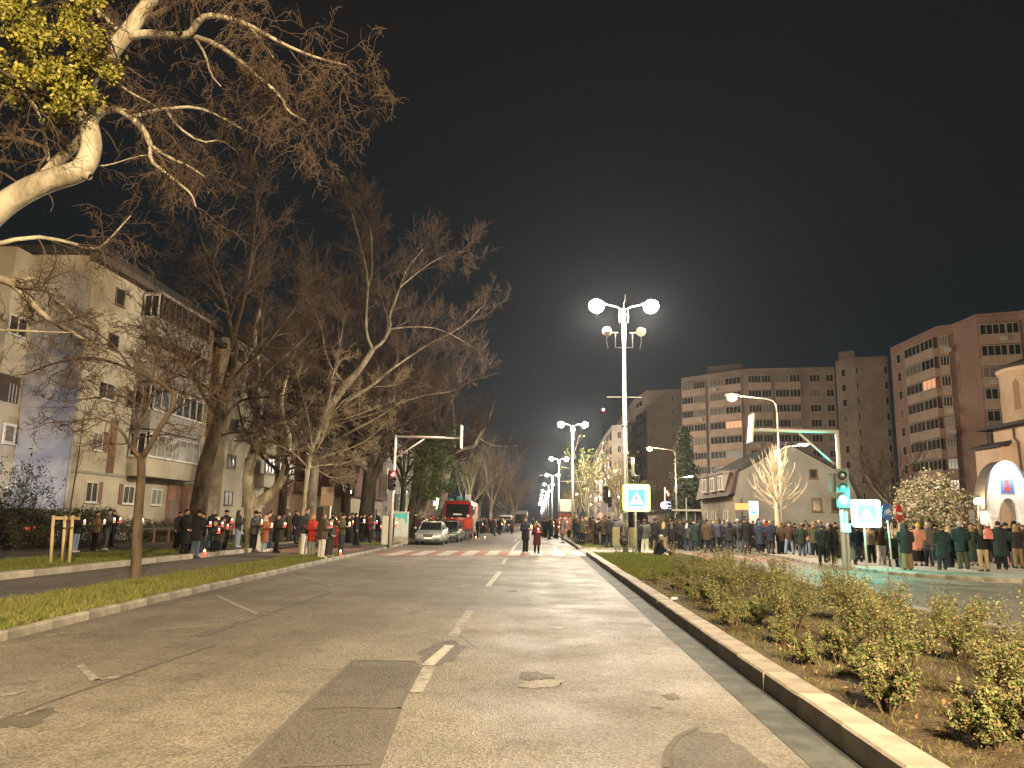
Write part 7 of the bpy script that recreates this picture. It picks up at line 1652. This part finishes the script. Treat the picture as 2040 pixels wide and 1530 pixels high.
# the man sitting on the median kerb: knees drawn forward
def seated():
    p = G(1308, 1108, .13); t = thing('person', 'man in dark jacket sitting on the kerb with his legs stretched to the road', 'person', (p[0], p[1], .06), R(75), 'people at the vigil')
    mb = MB(); dz = -.72
    eloft(mb, [(.90+dz, .165, .12, 0, 0), (1.0+dz, .158, .11, 0, -.02), (1.15+dz, .15, .1, 0, -.06), (1.34+dz, .178, .105, 0, -.13), (1.41+dz, .16, .085, 0, -.15), (1.46+dz, .075, .065, 0, -.17), (1.55+dz, .056, .06, 0, -.2)])
    hc = (0, -.235, 1.62+dz); mb.ball(hc, (.076, .098, .105), 16, 12); mb.ball((0, hc[1]-.03, hc[2]-.065), (.052, .06, .055), 12, 8); mb.ball((0, hc[1]-.095, hc[2]-.03), (.014, .022, .026), 8, 6)
    legs = [[(s*.1, -.02, .17), (s*.16, -.42, .34), (s*.14, -.82, .08)] for s in (-1, 1)]; arms = [[(s*.19, -.13, 1.38+dz), (s*.26, -.28, 1.12+dz), (s*.10, -.46, 1.05+dz)] for s in (-1, 1)]
    for L, A_, s in zip(legs, arms, (-1, 1)):
        mb.tube(L, [.085, .06, .045], 12); mb.ball((L[2][0], L[2][1]-.05, .07), (.045, .11, .06), 10, 7); mb.tube(A_, [.058, .045, .032], 10); mb.ball((A_[2][0]*.8, A_[2][1]-.04, A_[2][2]), (.036, .045, .036), 8, 6); mb.ball((s*.078, hc[1]+.005, hc[2]-.015), (.014, .024, .034), 8, 6)
    me = remeshed(mb, 'body', .021, [SKIN], 1); ex = MB()
    for A_, s in zip(arms, (-1, 1)):
        for k, ln in enumerate((.062, .072, .068, .054)): p0 = np.array([A_[2][0]*.8, A_[2][1]-.07, A_[2][2]-.025+.017*k]); ex.tube([p0, p0+[-s*.02, -ln*.5, 0], p0+[-s*.05, -ln*.7, 0]], [.0105, .0095, .007], 5)
        p0 = np.array([A_[2][0]*.8, A_[2][1]-.03, A_[2][2]+.03]); ex.tube([p0, p0+[-s*.01, -.03, .02], p0+[-s*.03, -.05, .02]], [.012, .01, .008], 5)
    ex.cur = 1
    for s in (-1, 1): ex.ball((s*.031, hc[1]-.087, hc[2]+.002), (.012, .008, .007), 8, 5)
    me = joined(me, ex, [SKIN, EYEM]); limb_part('body', me, t, SKINS[0])
    j = MB(); eloft(j, [(.86+dz, .19, .15, 0, .0), (1.0+dz, .195, .15, 0, -.02), (1.15+dz, .195, .145, 0, -.06), (1.34+dz, .215, .14, 0, -.12), (1.42+dz, .19, .115, 0, -.15), (1.48+dz, .10, .095, 0, -.17), (1.52+dz, .09, .09, 0, -.18)], 18)
    for A_, s in zip(arms, (-1, 1)): j.tube([(A_[0][0]-s*.05, A_[0][1], A_[0][2]), A_[0], A_[1], A_[2]], [.08, .085, .07, .055], 12)
    limb_part('jacket', remeshed(j, 'jacket', .022, [CLOTH], 1), t, COL['black'])
    q = MB(); q.ball((0, .0, .18), (.18, .14, .13), 14, 9)
    for L in legs: q.tube([L[0], L[1], (L[2][0], L[2][1]+.04, L[2][2]+.03)], [.105, .078, .062], 12)
    limb_part('trousers', remeshed(q, 'trousers', .021, [CLOTH], 1), t, COL['navy'])
    for L, s in zip(legs, (-1, 1)): o = limb_part('shoe', cached('shoe', shoe_mesh), t, COL['black']); o.location = (L[2][0], L[2][1]-.02, .02); o.rotation_euler = (R(-14), 0, s*.15)
    h = MB(); hm_ = cached('hair', hair_mesh, 'short'); o = limb_part('hair', hm_, t, COL['hgrey']); o.location = (0, hc[1]+.005, hc[2]-1.63)
    return t
seated()
# candles set down on the ground and small bags
for (px, py, red, lab, z) in [(407, 1108, True, 'red candle burning on the lawn edging before the coat group', .25), (678, 1107, True, 'red candle burning on the kerb at the crossing edge', .12), (1020, 1062, False, 'pale candle on the road left of the far couple', 0), (1105, 1100, False, 'white candle standing on the crossing right of the couple', 0),
                              (1330, 1113, True, 'candle on the road at the seated man\'s feet', 0), (1148, 1068, True, 'red candle on the far median kerb by the teal coat', .17), (948, 1074, True, 'red candle on the road beside the truck', 0), (966, 1074, True, 'red candle on the road right of the blond woman', 0), (1013, 1052, False, 'tiny candle on the road before the far line of people', 0), (1006, 1060, False, 'tiny candle on the road nearest the kerb line', 0)]:
    p = G(px, py, z); candle((p[0], p[1], z+.055), red, lab, 1.4, group='candles set on the ground')
def bag(px, py, Y, col, label, s=1.0):
    c = atY(px, py, Y); t = thing('bag', label, 'bag', c); q = MB(); q.ball((0, 0, 0), (.17*s, .09*s, .18*s), 12, 8); q.box((-.13*s, -.07*s, -.2*s), (.13*s, .07*s, -.02*s)); q.build('body', mat('bag_'+label.split()[0], col, .7), t); q = MB(); q.tube([(-.1*s, 0, .12*s), (-.06*s, 0, .34*s), (.06*s, 0, .34*s), (.1*s, 0, .12*s)], .014, 5); q.build('strap', mat('bag_'+label.split()[0], col), t)
bag(1337, 1058, float(G(1341, 1091)[1])-.35, (.42, .34, .26), 'pale shoulder bag hanging on the person in black by the seated man')
bag(1968, 1062, float(G(1962, 1139, .1)[1])-.32, (.50, .14, .13), 'pink backpack worn by the person in beige trousers')
bag(1783, 1062, float(G(1781, 1130, .1)[1])-.3, (.42, .34, .22), 'cream bag on the back of the blond person between the signs')
bag(1693, 1100, float(G(1698, 1125, .1)[1])-.3, (.10, .11, .11), 'dark wheeled bag standing under the white crossing sign', 1.3)
for o in list(C.objects):
    if o.name.startswith('person'):
        for k in ('_pose', '_s'):
            if k in o: del o[k]
# ================================================================== NIGHT HAZE
hz = MB().box((-950, -70, -1.0), (950, 2560, 80)); hz = hz.build('haze', None or []); hz['kind'] = 'stuff'
hm = bpy.data.materials.new('night_haze'); hm.use_nodes = True
hm.node_tree.nodes.remove(hm.node_tree.nodes['Principled BSDF'])
pv = hm.node_tree.nodes.new('ShaderNodeVolumePrincipled'); pv.inputs['Color'].default_value = (.80, .87, 1.0, 1); pv.inputs['Density'].default_value = HAZE
pv.inputs['Anisotropy'].default_value = .68
hm.node_tree.links.new(pv.outputs[0], hm.node_tree.nodes['Material Output'].inputs['Volume'])
hz.data.materials.append(hm)
